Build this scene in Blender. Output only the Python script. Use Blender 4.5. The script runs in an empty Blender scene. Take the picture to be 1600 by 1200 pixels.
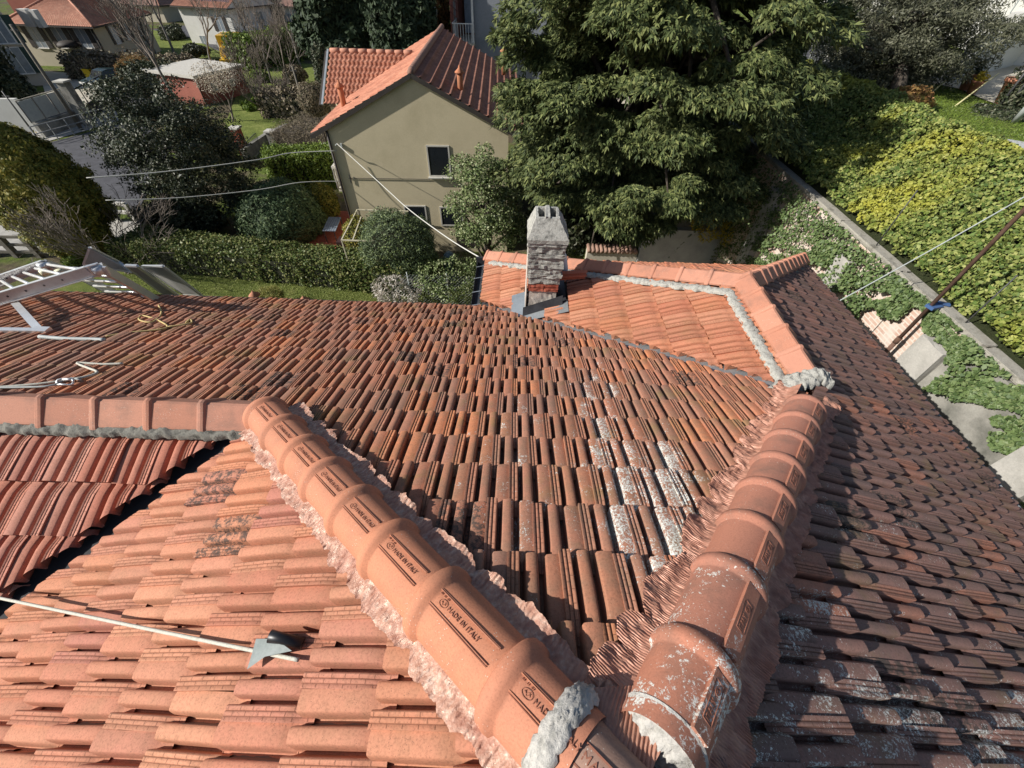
import bpy, bmesh, math, random
import numpy as np
from mathutils import Vector, Matrix, noise as mnoise
from bpy import context as C
rng = np.random.default_rng(7)
random.seed(7)
S = C.scene
COL = S.collection
# ------------------------------------------------------------------ camera
F_PX = 626.0
MC = np.array([[0.9994729225683172, -0.03246347259223817, 0.0],
               [0.023995889918264332, 0.7387762402217416, -0.6735234696362542],
               [0.02186491069676569, 0.6731684706157002, 0.7391658378531449]])
camd = bpy.data.cameras.new('camera')
cam = bpy.data.objects.new('camera', camd)
COL.objects.link(cam)
S.camera = cam
camd.sensor_width = 36; camd.sensor_fit = 'HORIZONTAL'
camd.lens = F_PX / 1600 * 36
camd.clip_start = 0.05; camd.clip_end = 1500
cam.matrix_world = Matrix(MC.tolist()).to_4x4()
# ------------------------------------------------------------------ world and sun
SUN_AZ, SUN_EL = math.radians(15.5), math.radians(33)   # light travels towards +X (a little +Y)
trav = Vector((math.cos(SUN_AZ)*math.cos(SUN_EL), math.sin(SUN_AZ)*math.cos(SUN_EL), -math.sin(SUN_EL)))
w = bpy.data.worlds.new('World'); S.world = w; w.use_nodes = True
nt = w.node_tree
sky = nt.nodes.new('ShaderNodeTexSky'); sky.sky_type = 'NISHITA'; sky.sun_disc = False
sky.sun_elevation = SUN_EL; sky.sun_rotation = math.atan2(-trav.x, -trav.y)
nt.links.new(sky.outputs[0], nt.nodes['Background'].inputs[0])
nt.nodes['Background'].inputs[1].default_value = 0.075
sl = bpy.data.lights.new('sun', 'SUN'); sl.energy = 5.0; sl.angle = math.radians(0.5); sl.color = (1.0, 0.955, 0.89)
sun = bpy.data.objects.new('sun', sl); COL.objects.link(sun)
sun.rotation_euler = trav.to_track_quat('-Z', 'Y').to_euler()
S.view_settings.view_transform = 'Standard'; S.view_settings.look = 'None'
S.view_settings.exposure = 0.45; S.view_settings.gamma = 1
# ------------------------------------------------------------------ pixel <-> place helpers (design aid: every result is a real place)
def ray(u, v):
    c = MC @ np.array([u-800.0, 600.0-v, -F_PX]); return c/np.linalg.norm(c)
GZ = -10.5
def G(u, v, z=GZ):
    r = ray(u, v); return r*(z/r[2])
def OY(u, v, y): r = ray(u, v); return r*(y/r[1])
def OX(u, v, x): r = ray(u, v); return r*(x/r[0])
def PIX(P):
    c = MC.T @ np.asarray(P, float); return 800-F_PX*c[0]/c[2], 600+F_PX*c[1]/c[2]
def top_z(x, y, v):                       # height at which a vertical over (x, y) reaches image row v
    lo, hi = -14.0, 12.0
    for _ in range(50):
        m = (lo+hi)/2
        c = MC.T @ np.array([x, y, m])
        if c[2] > -0.05 or 600+F_PX*c[1]/c[2] < v: hi = m
        else: lo = m
    return lo
# ------------------------------------------------------------------ object helpers
def setp(o, label=None, cat=None, group=None, kind=None):
    if label: o['label'] = label
    if cat: o['category'] = cat
    if group: o['group'] = group
    if kind: o['kind'] = kind
    return o
def thing(name, label, cat, loc=(0, 0, 0), group=None, rz=0.0):
    o = bpy.data.objects.new(name, None); COL.objects.link(o)
    o.location = loc; o.rotation_euler = (0, 0, rz); o.empty_display_size = 0.2
    return setp(o, label, cat, group)
def npmesh(name, V, Fq, mat=None, smooth=False, uv=None, attr=None, tri=False):
    V = np.asarray(V, np.float32).reshape(-1, 3); Fq = np.asarray(Fq, np.int32)
    k = Fq.shape[1]; n = len(Fq)
    me = bpy.data.meshes.new(name)
    me.vertices.add(len(V)); me.vertices.foreach_set('co', V.ravel())
    me.loops.add(n*k); me.loops.foreach_set('vertex_index', Fq.ravel())
    me.polygons.add(n); me.polygons.foreach_set('loop_start', np.arange(0, n*k, k, dtype=np.int32))
    me.polygons.foreach_set('loop_total', np.full(n, k, np.int32))
    if smooth: me.polygons.foreach_set('use_smooth', np.ones(n, bool))
    if uv is not None:
        l = me.uv_layers.new(name='UVMap'); l.data.foreach_set('uv', np.asarray(uv, np.float32)[Fq.ravel()].ravel())
    if attr is not None:
        a = me.attributes.new('rnd', 'FLOAT', 'POINT'); a.data.foreach_set('value', np.asarray(attr, np.float32))
    me.update(calc_edges=True)
    if mat: me.materials.append(mat)
    return me
def wmat(o):
    m = Matrix.Translation(o.location) @ o.rotation_euler.to_matrix().to_4x4()
    return wmat(o.parent) @ o.matrix_parent_inverse @ m if o.parent else m
def put(name, me, parent=None, world=True, **kw):
    o = bpy.data.objects.new(name, me); COL.objects.link(o)
    if parent:
        o.parent = parent
        if world: o.matrix_parent_inverse = wmat(parent).inverted()
    return setp(o, **kw)
class MB:
    """collects shapes for ONE mesh object; several material slots allowed"""
    def __init__(s): s.v = []; s.f = []; s.m = []; s.sm = []
    def add(s, vs, fs, mi=0, smooth=False):
        b = len(s.v); s.v += [tuple(map(float, p)) for p in vs]
        for f in fs: s.f.append([b+i for i in f]); s.m.append(mi); s.sm.append(smooth)
    def box(s, c, d, rz=0.0, mi=0, M=None):
        hx, hy, hz = d[0]/2, d[1]/2, d[2]/2
        vs = [Vector((x, y, z)) for x in (-hx, hx) for y in (-hy, hy) for z in (-hz, hz)]
        R = M if M is not None else Matrix.Rotation(rz, 3, 'Z')
        vs = [R @ p + Vector(c) for p in vs]
        s.add(vs, [(0, 1, 3, 2), (4, 6, 7, 5), (0, 4, 5, 1), (2, 3, 7, 6), (0, 2, 6, 4), (1, 5, 7, 3)], mi)
    def bar(s, a, b, wd, h=None, mi=0, up=(0, 0, 1)):
        a = Vector(a); b = Vector(b); h = h or wd; x = (b-a); L = x.length; x.normalize()
        y = Vector(up).cross(x)
        if y.length < 1e-3: y = Vector((0, 1, 0)).cross(x)
        y.normalize(); z = x.cross(y)
        R = Matrix((x, y, z)).transposed()
        s.box((a+b)/2, (L, wd, h), mi=mi, M=R)
    def tube(s, pts, r, n=6, mi=0, cap=True):
        pts = [Vector(p) for p in pts]; k = len(pts)
        rr = r if hasattr(r, '__len__') else [r]*k
        vs = []; up = Vector((0.13, 0.21, 1)).normalized()
        for i, p in enumerate(pts):
            d = (pts[min(i+1, k-1)]-pts[max(i-1, 0)])
            if d.length < 1e-7: d = Vector((0, 0, 1))
            d.normalize(); a = d.cross(up)
            if a.length < 0.05: a = d.cross(Vector((1, 0, 0)))
            a.normalize(); b = d.cross(a)
            for j in range(n):
                t = 2*math.pi*j/n; vs.append(p + (a*math.cos(t)+b*math.sin(t))*rr[i])
        fs = [(i*n+j, i*n+(j+1) % n, (i+1)*n+(j+1) % n, (i+1)*n+j) for i in range(k-1) for j in range(n)]
        if cap: fs += [tuple(range(n-1, -1, -1)), tuple((k-1)*n+j for j in range(n))]
        s.add(vs, fs, mi, True)
    def prism(s, poly, z0, z1, mi=0):
        n = len(poly); vs = [(p[0], p[1], z0) for p in poly]+[(p[0], p[1], z1) for p in poly]
        s.add(vs, [tuple(range(n-1, -1, -1)), tuple(range(n, 2*n))]+[(i, (i+1) % n, n+(i+1) % n, n+i) for i in range(n)], mi)
    def lathe(s, c, prof, n=16, mi=0):
        vs = [(c[0]+r*math.cos(2*math.pi*j/n), c[1]+r*math.sin(2*math.pi*j/n), c[2]+z) for r, z in prof for j in range(n)]
        k = len(prof)
        s.add(vs, [(i*n+j, i*n+(j+1) % n, (i+1)*n+(j+1) % n, (i+1)*n+j) for i in range(k-1) for j in range(n)]+[tuple(range(n-1, -1, -1)), tuple((k-1)*n+j for j in range(n))], mi, True)
    def mesh(s, name, mats):
        me = bpy.data.meshes.new(name); me.from_pydata(s.v, [], s.f)
        for m in (mats if isinstance(mats, (list, tuple)) else [mats]): me.materials.append(m)
        me.polygons.foreach_set('material_index', s.m); me.polygons.foreach_set('use_smooth', s.sm)
        me.update(); return me
    def build(s, name, mats, parent=None, world=True, **kw):
        return put(name, s.mesh(name, mats), parent, world, **kw)
def fbm(x, y, z, sc=1.0, o=3):
    return mnoise.fractal((x*sc, y*sc, z*sc), 1.0, 2.0, o)
# ------------------------------------------------------------------ materials
class NT:
    def __init__(s, name):
        s.m = bpy.data.materials.new(name); s.m.use_nodes = True; s.t = s.m.node_tree
        s.b = s.t.nodes['Principled BSDF']; s.o = s.t.nodes['Material Output']
    def n(s, typ, **kw):
        nd = s.t.nodes.new('ShaderNode'+typ)
        for k, v in kw.items():
            if k.startswith('i_'):
                key = k[2:]; key = int(key) if key.isdigit() else key.replace('_', ' ')
                nd.inputs[key].default_value = v
            else: setattr(nd, k, v)
        return nd
    def l(s, a, b): s.t.links.new(a, b)
    def ramp(s, fac, stops, interp='LINEAR'):
        r = s.n('ValToRGB'); r.color_ramp.interpolation = interp
        e = r.color_ramp.elements
        while len(e) < len(stops): e.new(0.5)
        for el, (p, c) in zip(e, stops):
            el.position = p; el.color = (c[0], c[1], c[2], 1) if hasattr(c, '__len__') else (c, c, c, 1)
        s.l(fac, r.inputs[0]); return r.outputs[0]
    def noise(s, sc, det=4, rough=0.6, vec=None, dist=0.0):
        n = s.n('TexNoise'); n.inputs['Scale'].default_value = sc; n.inputs['Detail'].default_value = det
        n.inputs['Roughness'].default_value = rough; n.inputs['Distortion'].default_value = dist
        s.l(vec if vec is not None else s.co(), n.inputs['Vector']); return n.outputs[0]
    def co(s):
        if not hasattr(s, '_c'): s._c = s.n('TexCoord')
        return s._c.outputs['Object']
    def mix(s, f, a, b, mode='MIX'):
        m = s.n('Mix', data_type='RGBA', blend_type=mode)
        for i, v in ((0, f), (6, a), (7, b)):
            if hasattr(v, 'is_linked') or hasattr(v, 'links'): s.l(v, m.inputs[i])
            else: m.inputs[i].default_value = v if i == 0 else (v[0], v[1], v[2], 1)
        return m.outputs[2]
    def math(s, op, a, b=0.0, c=0.0, clamp=False):
        m = s.n('Math', operation=op, use_clamp=clamp)
        for i, v in enumerate((a, b, c)):
            if hasattr(v, 'links'): s.l(v, m.inputs[i])
            else: m.inputs[i].default_value = v
        return m.outputs[0]
    def bump(s, h, st=0.3, d=0.01, nrm=None):
        b = s.n('Bump'); b.inputs['Strength'].default_value = st; b.inputs['Distance'].default_value = d
        s.l(h, b.inputs['Height'])
        if nrm is not None: s.l(nrm, b.inputs['Normal'])
        return b.outputs[0]
    def fin(s, col, rough=0.8, nrm=None, metal=0.0, spec=0.3):
        if hasattr(col, 'links'): s.l(col, s.b.inputs['Base Color'])
        else: s.b.inputs['Base Color'].default_value = (col[0], col[1], col[2], 1)
        if hasattr(rough, 'links'): s.l(rough, s.b.inputs['Roughness'])
        else: s.b.inputs['Roughness'].default_value = rough
        if hasattr(metal, 'links'): s.l(metal, s.b.inputs['Metallic'])
        else: s.b.inputs['Metallic'].default_value = metal
        s.b.inputs['Specular IOR Level'].default_value = spec
        if nrm is not None: s.l(nrm, s.b.inputs['Normal'])
        return s.m
def rough_mat(name, c1, c2, sc=6.0, rough=0.85, bst=0.4, bd=0.004, fine=60, metal=0.0, spec=0.3, c3=None):
    t = NT(name)
    n1 = t.noise(sc, 6, 0.65)
    st = [(0.3, c1), (0.7, c2)] if c3 is None else [(0.3, c1), (0.52, c2), (0.7, c3)]
    c = t.ramp(n1, st)
    n2 = t.noise(fine, 5, 0.7)
    c = t.mix(0.35, c, t.ramp(n2, [(0.3, 0.45), (0.7, 1.0)]), 'MULTIPLY')
    return t.fin(c, rough, t.bump(n2, bst, bd), metal, spec)
def flat_mat(name, c, rough=0.6, metal=0.0, spec=0.4, var=0.15, sc=4):
    t = NT(name); n = t.noise(sc, 4)
    k = 1-var
    return t.fin(t.ramp(n, [(0.3, tuple(x*k for x in c)), (0.7, tuple(min(1, x*(1+var)) for x in c))]), rough, None, metal, spec)
def leaf_mat(name, cols, rough=0.45, trans=0.25, spec=0.4, patch=None, psc=0.6):
    t = NT(name)
    g = t.n('NewGeometry')
    c = t.ramp(g.outputs['Random Per Island'], [(i/(len(cols)-1) if len(cols) > 1 else 0, q) for i, q in enumerate(cols)])
    if patch:
        c = t.mix(t.ramp(t.noise(psc, 4, 0.6), [(patch[1], 0), (patch[2], 1)]), c, t.mix(0.75, c, patch[0]))
    t.fin(c, rough, None, 0, spec)
    if trans > 0:
        tr = t.n('BsdfTranslucent'); t.l(c, tr.inputs[0])
        mx = t.n('MixShader'); mx.inputs[0].default_value = trans
        t.l(t.b.outputs[0], mx.inputs[1]); t.l(tr.outputs[0], mx.inputs[2]); t.l(mx.outputs[0], t.o.inputs[0])
    return t.m
TW = 0.248
def tile_mat(name, cols, dirt=(0.12, 0.10, 0.08), damt=0.5, lichen=None, bands=1.0, dark=0.0, stripe=0.0, ochre=0.0):
    """fired clay tile: tone per tile, weathering, brick-embossed band, optional lichen region"""
    t = NT(name)
    at = t.n('Attribute', attribute_name='rnd')
    uvn = t.n('UVMap'); sep = t.n('SeparateXYZ'); t.l(uvn.outputs[0], sep.inputs[0])
    U, Vv = sep.outputs[0], sep.outputs[1]
    c = t.ramp(at.outputs['Fac'], [(i/(len(cols)-1), q) for i, q in enumerate(cols)])
    big = t.noise(1.1, 5, 0.6); mid = t.noise(9, 6, 0.7); fine = t.noise(95, 4, 0.75)
    c = t.mix(t.math('MULTIPLY', t.ramp(mid, [(0.42, 0), (0.72, 1)]), damt), c, dirt)
    c = t.mix(t.math('MULTIPLY', t.ramp(big, [(0.45, 0), (0.7, 1)]), damt*0.55), c, dirt)
    sp = t.ramp(fine, [(0.30, 0.55), (0.5, 1.0), (0.75, 1.18)])
    c = t.mix(0.75, c, sp, 'MULTIPLY')
    # small pale / dark specks
    vor = t.n('TexVoronoi'); vor.inputs['Scale'].default_value = 120; t.l(t.co(), vor.inputs['Vector'])
    spk = t.math('LESS_THAN', vor.outputs['Distance'], 0.17)
    spk = t.math('MULTIPLY', spk, t.math('GREATER_THAN', t.noise(30, 2), 0.56))
    c = t.mix(t.math('MULTIPLY', spk, 0.7), c, (0.05, 0.035, 0.03))
    # brick-embossed band
    cmb = t.n('CombineXYZ'); t.l(Vv, cmb.inputs[0]); t.l(U, cmb.inputs[1])
    bk = t.n('TexBrick'); bk.inputs['Scale'].default_value = 1.0; bk.inputs['Mortar Size'].default_value = 0.0022
    bk.inputs['Brick Width'].default_value = 0.062; bk.inputs['Row Height'].default_value = 0.0172; bk.inputs['Mortar Smooth'].default_value = 0.25
    t.l(cmb.outputs[0], bk.inputs['Vector'])
    inb = t.math('MULTIPLY', t.math('LESS_THAN', U, TW*0.212), t.math('GREATER_THAN', U, 0.004))
    mort = t.math('MULTIPLY', bk.outputs['Fac'], inb)
    c = t.mix(t.math('MULTIPLY', mort, 0.55*bands), c, (0.09, 0.035, 0.02))
    if stripe > 0:                                     # patchy dark grey lines along the pans
        w1 = t.math('ABSOLUTE', t.math('SUBTRACT', U, t.math('ADD', 0.137*1.0, t.math('MULTIPLY', t.noise(7, 2), 0.02))))
        w1 = t.math('LESS_THAN', w1, t.math('MULTIPLY', t.noise(14, 3), 0.011))
        reg = t.math('GREATER_THAN', t.noise(1.6, 2), 0.50)
        c = t.mix(t.math('MULTIPLY', t.math('MULTIPLY', w1, reg), stripe), c, (0.16, 0.13, 0.11))
    if ochre > 0:
        oc = t.ramp(t.noise(2.2, 4, 0.7), [(0.55, 0), (0.68, 1)])
        c = t.mix(t.math('MULTIPLY', oc, ochre), c, (0.20, 0.15, 0.05))
    sel = t.math('GREATER_THAN', t.math('FRACT', t.math('MULTIPLY', at.outputs['Fac'], 37.3)), 0.955)
    blk = t.ramp(t.noise(26, 5, 0.8), [(0.46, 0), (0.54, 1)])
    c = t.mix(t.math('MULTIPLY', t.math('MULTIPLY', sel, blk), 0.85), c, (0.05, 0.045, 0.04))
    h = t.math('SUBTRACT', t.math('MULTIPLY', fine, 0.5), t.math('MULTIPLY', mort, 1.6*bands))
    if lichen:                                          # list of (x0,x1,y0,y1,amount): places where it grows
        sx = t.n('SeparateXYZ'); t.l(t.co(), sx.inputs[0])
        wob = t.math('MULTIPLY', t.math('SUBTRACT', t.noise(5.0, 3), 0.5), 0.5)
        tot = None
        for (x0, x1, y0, y1, am) in lichen:
            xx = t.math('ADD', sx.outputs[0], wob); yy = t.math('ADD', sx.outputs[1], t.math('MULTIPLY', wob, 1.5))
            def band(v, a, b):
                e = (b-a)*0.25
                m1 = t.n('MapRange', interpolation_type='SMOOTHSTEP', i_1=a, i_2=a+e); t.l(v, m1.inputs[0])
                m2 = t.n('MapRange', interpolation_type='SMOOTHSTEP', i_1=b-e, i_2=b); m2.inputs[3].default_value = 1; m2.inputs[4].default_value = 0; t.l(v, m2.inputs[0])
                return t.math('MULTIPLY', m1.outputs[0], m2.outputs[0])
            r = t.math('MULTIPLY', t.math('MULTIPLY', band(xx, x0, x1), band(yy, y0, y1)), am)
            tot = r if tot is None else t.math('MAXIMUM', tot, r)
        ln = t.noise(68, 5, 0.8, dist=0.4); cl = t.noise(7.5, 4, 0.6)
        s = t.math('ADD', t.math('MULTIPLY', ln, 1.0), t.math('MULTIPLY', cl, 0.55))
        s = t.math('ADD', s, t.math('MULTIPLY', tot, 0.235))
        s = t.math('ADD', s, t.math('MULTIPLY', t.math('SUBTRACT', at.outputs['Fac'], 0.45), 0.07))
        s = t.math('SUBTRACT', s, t.math('MULTIPLY', t.math('LESS_THAN', U, TW*0.52), t.math('MULTIPLY', at.outputs['Fac'], 0.16)))
        lm = t.ramp(s, [(0.99, 0), (1.03, 1)])
        lm = t.math('MULTIPLY', lm, t.ramp(t.noise(120, 3, 0.7), [(0.40, 0), (0.50, 1)]))
        c = t.mix(lm, c, t.ramp(ln, [(0.35, (0.42, 0.44, 0.40)), (0.7, (0.72, 0.72, 0.66))]))
        h = t.math('ADD', h, t.math('MULTIPLY', lm, 0.6))
    return t.fin(c, 0.82, t.bump(h, 0.55, 0.0035), 0, 0.25)
CLAYR = [(0.40, 0.135, 0.065), (0.47, 0.17, 0.085), (0.43, 0.165, 0.10), (0.50, 0.20, 0.105), (0.36, 0.115, 0.07)]
M_P1 = tile_mat('weathered_clay', [(0.30, 0.125, 0.075), (0.43, 0.175, 0.10), (0.36, 0.15, 0.095), (0.50, 0.19, 0.09), (0.27, 0.135, 0.095), (0.40, 0.18, 0.115), (0.38, 0.16, 0.10)], dirt=(0.17, 0.125, 0.085), damt=0.6,
                lichen=[(0.35, 1.30, 0.1, 2.0, 1.0), (0.50, 1.0, 1.3, 3.3, 0.8), (-0.5, 1.0, 0.3, 2.6, 0.38)], ochre=0.45)
M_P3 = tile_mat('bright_clay', [(0.47, 0.19, 0.11), (0.52, 0.225, 0.14), (0.45, 0.175, 0.11), (0.55, 0.25, 0.15), (0.42, 0.165, 0.12), (0.50, 0.22, 0.135), (0.54, 0.22, 0.12)], dirt=(0.30, 0.16, 0.09), damt=0.5, stripe=0.9)
M_P4 = tile_mat('red_clay', [(0.42, 0.15, 0.095), (0.47, 0.19, 0.125), (0.38, 0.14, 0.10), (0.50, 0.23, 0.16)], dirt=(0.2, 0.09, 0.06), damt=0.4)
M_P5 = tile_mat('orange_clay', [(0.48, 0.18, 0.095), (0.52, 0.215, 0.125), (0.44, 0.16, 0.095), (0.54, 0.25, 0.15), (0.42, 0.165, 0.105), (0.50, 0.20, 0.11)], dirt=(0.30, 0.15, 0.08), damt=0.5, ochre=0.12)
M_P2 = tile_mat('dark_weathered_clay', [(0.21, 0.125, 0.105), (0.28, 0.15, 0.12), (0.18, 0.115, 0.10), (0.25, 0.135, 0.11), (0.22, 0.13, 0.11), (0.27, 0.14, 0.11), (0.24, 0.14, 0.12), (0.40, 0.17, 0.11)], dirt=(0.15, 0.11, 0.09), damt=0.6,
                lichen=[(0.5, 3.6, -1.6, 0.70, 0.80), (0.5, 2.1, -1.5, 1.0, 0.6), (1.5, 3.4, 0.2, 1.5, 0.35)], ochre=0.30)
def clay_cap(name, cols, lichen=0.0, soot=0.25):
    t = NT(name); at = t.n('ObjectInfo')
    c = t.ramp(at.outputs['Random'], [(i/(len(cols)-1), q) for i, q in enumerate(cols)])
    f = t.noise(130, 4, 0.75); m = t.noise(5, 5, 0.65)
    c = t.mix(0.6, c, t.ramp(f, [(0.3, 0.6), (0.5, 1.0), (0.75, 1.15)]), 'MULTIPLY')
    c = t.mix(t.math('MULTIPLY', t.ramp(m, [(0.48, 0), (0.75, 1)]), soot), c, (0.10, 0.085, 0.07))
    vo = t.n('TexVoronoi'); vo.inputs['Scale'].default_value = 75; t.l(t.co(), vo.inputs['Vector'])
    sk = t.math('MULTIPLY', t.math('LESS_THAN', vo.outputs['Distance'], 0.13), t.math('GREATER_THAN', t.noise(6, 3), 0.54))
    c = t.mix(t.math('MULTIPLY', sk, 0.8), c, (0.55, 0.52, 0.45))
    h = f
    if lichen > 0:
        ln = t.noise(48, 5, 0.8, dist=0.5); cl = t.noise(4.5, 3, 0.6)
        sx = t.n('SeparateXYZ'); t.l(t.co(), sx.inputs[0]); mr = t.n('MapRange', i_1=0.25, i_2=1.1); mr.inputs[3].default_value = lichen; mr.inputs[4].default_value = -0.16; t.l(sx.outputs[1], mr.inputs[0])
        s = t.math('ADD', ln, t.math('ADD', t.math('MULTIPLY', cl, 0.75), mr.outputs[0]))
        lm = t.math('MULTIPLY', t.ramp(s, [(0.99, 0), (1.02, 1)]), t.ramp(t.noise(150, 3, 0.7), [(0.38, 0), (0.48, 1)]))
        c = t.mix(lm, c, (0.66, 0.66, 0.60)); h = t.math('ADD', f, lm)
    return t.fin(c, 0.78, t.bump(h, 0.4, 0.0025), 0, 0.3)
M_CAPA = clay_cap('smooth_clay', [(0.46, 0.19, 0.11), (0.50, 0.205, 0.115), (0.44, 0.185, 0.115)], soot=0.3)
M_CAPB = clay_cap('lichened_clay', [(0.42, 0.175, 0.11), (0.36, 0.16, 0.11), (0.44, 0.18, 0.11)], lichen=0.03, soot=0.6)
M_CAPC = clay_cap('angular_clay', [(0.43, 0.19, 0.12), (0.38, 0.165, 0.105), (0.46, 0.215, 0.14), (0.41, 0.19, 0.13)], soot=0.5)
M_CAPG = clay_cap('greyed_clay', [(0.30, 0.19, 0.14), (0.33, 0.2, 0.15)], soot=0.35)
M_MORT = rough_mat('cement_mortar', (0.20, 0.19, 0.165), (0.44, 0.43, 0.385), 26, 0.95, 1.0, 0.012, 70, c3=(0.34, 0.33, 0.295))
M_MORTD = rough_mat('dark_mortar', (0.06, 0.06, 0.05), (0.22, 0.21, 0.18), 18, 0.95, 0.9, 0.008, 70, c3=(0.13, 0.13, 0.11))
M_MORTW = rough_mat('pale_mortar', (0.24, 0.235, 0.21), (0.52, 0.50, 0.46), 22, 0.95, 0.9, 0.008, 80, c3=(0.48, 0.46, 0.42))
M_ZINC = rough_mat('zinc_sheet', (0.36, 0.40, 0.42), (0.52, 0.56, 0.58), 3, 0.45, 0.1, 0.002, 40, metal=0.7, spec=0.5)
M_LEAD = rough_mat('dark_gutter_metal', (0.035, 0.037, 0.042), (0.07, 0.072, 0.08), 5, 0.5, 0.1, 0.002, 40, metal=0.4)
M_DARK = flat_mat('roof_underlay', (0.03, 0.028, 0.03), 0.9)
M_STUC = rough_mat('pale_render', (0.55, 0.50, 0.42), (0.65, 0.60, 0.50), 1.5, 0.9, 0.2, 0.003, 80)
def foil_mat(name):
    t = NT(name); a = t.noise(26, 5, 0.7); b = t.noise(7, 4, 0.6)
    c = t.ramp(a, [(0.3, (0.33, 0.15, 0.10)), (0.5, (0.46, 0.26, 0.185)), (0.68, (0.60, 0.46, 0.37))])
    c = t.mix(t.ramp(b, [(0.45, 0), (0.7, 0.5)]), c, (0.40, 0.17, 0.12))
    m = t.ramp(a, [(0.45, 0.05), (0.7, 0.4)])
    return t.fin(c, t.ramp(b, [(0.3, 0.32), (0.7, 0.6)]), t.bump(t.noise(70, 4, 0.7, dist=1.2), 0.9, 0.006), m, 0.5)
M_FOIL = foil_mat('crinkled_flashing')
def pleat_mat(name):
    t = NT(name); a = t.noise(20, 4, 0.7)
    c = t.ramp(a, [(0.3, (0.34, 0.15, 0.10)), (0.6, (0.47, 0.24, 0.165)), (0.75, (0.56, 0.33, 0.24))])
    return t.fin(c, 0.5, t.bump(a, 0.3, 0.004), 0.15, 0.5)
M_PLEAT = pleat_mat('pleated_flashing')
M_CHIM = rough_mat('sooty_concrete', (0.10, 0.10, 0.09), (0.42, 0.41, 0.37), 10, 0.95, 1.0, 0.01, 45, c3=(0.24, 0.235, 0.21))
M_BRK = rough_mat('old_brick', (0.30, 0.06, 0.035), (0.42, 0.13, 0.08), 8, 0.9, 0.5, 0.004, 60)
M_PLAS = rough_mat('chimney_plaster', (0.45, 0.36, 0.29), (0.66, 0.62, 0.56), 6, 0.9, 0.4, 0.004, 60)
M_ALU = rough_mat('aluminium', (0.62, 0.62, 0.61), (0.74, 0.74, 0.73), 9, 0.36, 0.05, 0.001, 90, metal=0.55, spec=0.5)
M_BLK = flat_mat('black_plastic', (0.012, 0.012, 0.014), 0.4)
M_ROPE = rough_mat('pale_rope', (0.50, 0.48, 0.40), (0.66, 0.64, 0.55), 60, 0.9, 0.8, 0.003, 250)
M_ROPEY = rough_mat('yellow_rope', (0.45, 0.33, 0.13), (0.60, 0.47, 0.22), 60, 0.9, 0.5, 0.003, 250)
M_GREYSH = rough_mat('grey_sheet', (0.34, 0.37, 0.36), (0.46, 0.49, 0.47), 6, 0.6, 0.1, 0.001, 60)

# ================================================================== THE NEAR HOUSE (roof the photographer stands on)
T1, T2, T3, T4, T5, T6 = 0.449, 0.46, 0.392, 0.45, 0.42, 0.50
AX, AY, AZ = 0.353, -0.115, -1.60
def z1(x, y): return -1.65-T1*y
def z2(x, y): return AZ-T2*(x-AX)
def z3(x, y): return AZ-T3*(AX-x)
def z4(x, y): return -2.47-T4*(1.84-y)
def z5(x, y): return -2.93+T5*(x-2.47)
def z6(x, y): return -2.77-T6*(y-4.35)
RX, RY0, RY1 = 2.87, 2.62, 4.35        # ridge of the right wing
EX2, EY1, EX5, EY6 = 5.47, 5.42, -0.60, 7.28
def hipA(x): return AY+0.879*(AX-x)    # plan line of the hip between the far and the left slope
def hipB(x): return AY+1.087*(x-AX)
def val15(x): return 5.16-0.935*x
def val34(x): return 3.467+0.871*x
def hipC(x): return RY1+0.85*(RX-x)
def hipD(x): return RY1+1.05*(x-RX)
house = thing('house', 'near house whose terracotta hipped roof fills the foreground, with round hip caps and a chimney', 'house', (1.0, 2.0, GZ))

# ---- tile template: cross profile (u 0..1 of the tile width, h in metres) as separate smooth strips
def arc(u0, u1, h0, h1, n, kind):
    out = []
    for i in range(n+1):
        t = i/n
        s = math.sin(t*math.pi/2) if kind == 'up' else (1-math.cos(t*math.pi/2) if kind == 'dn' else (1-math.cos(t*math.pi))/2)
        out.append((u0+(u1-u0)*t, h0+(h1-h0)*s))
    return out
def tile_profile(detail):
    R = 0.004; B = 0.057
    band = [(0.0, B), (0.060, B), (0.066, B-R), (0.076, B-R), (0.082, B), (0.135, B), (0.141, B-R), (0.151, B-R), (0.157, B), (0.212, B)]
    if not detail: band = [(0.0, B), (0.212, B)]
    n = 6 if detail else 3
    wave = ([(0.224, 0.049), (0.232, 0.030), (0.240, -0.008), (0.252, -0.022), (0.285, -0.022)]+arc(0.292, 0.375, -0.016, 0.050, n, 'up')+[(0.46, 0.054), (0.53, 0.053), (0.565, 0.045), (0.577, 0.022), (0.585, -0.006), (0.597, -0.022), (0.655, -0.022)]
            +arc(0.663, 0.75, -0.016, 0.044, n, 'up')+[(0.86, 0.048), (0.95, 0.047), (1.02, 0.042)])
    return [[(0.0, 0.010), (0.0, B)], band, [(0.212, B), (0.226, 0.049)], wave]
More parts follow.
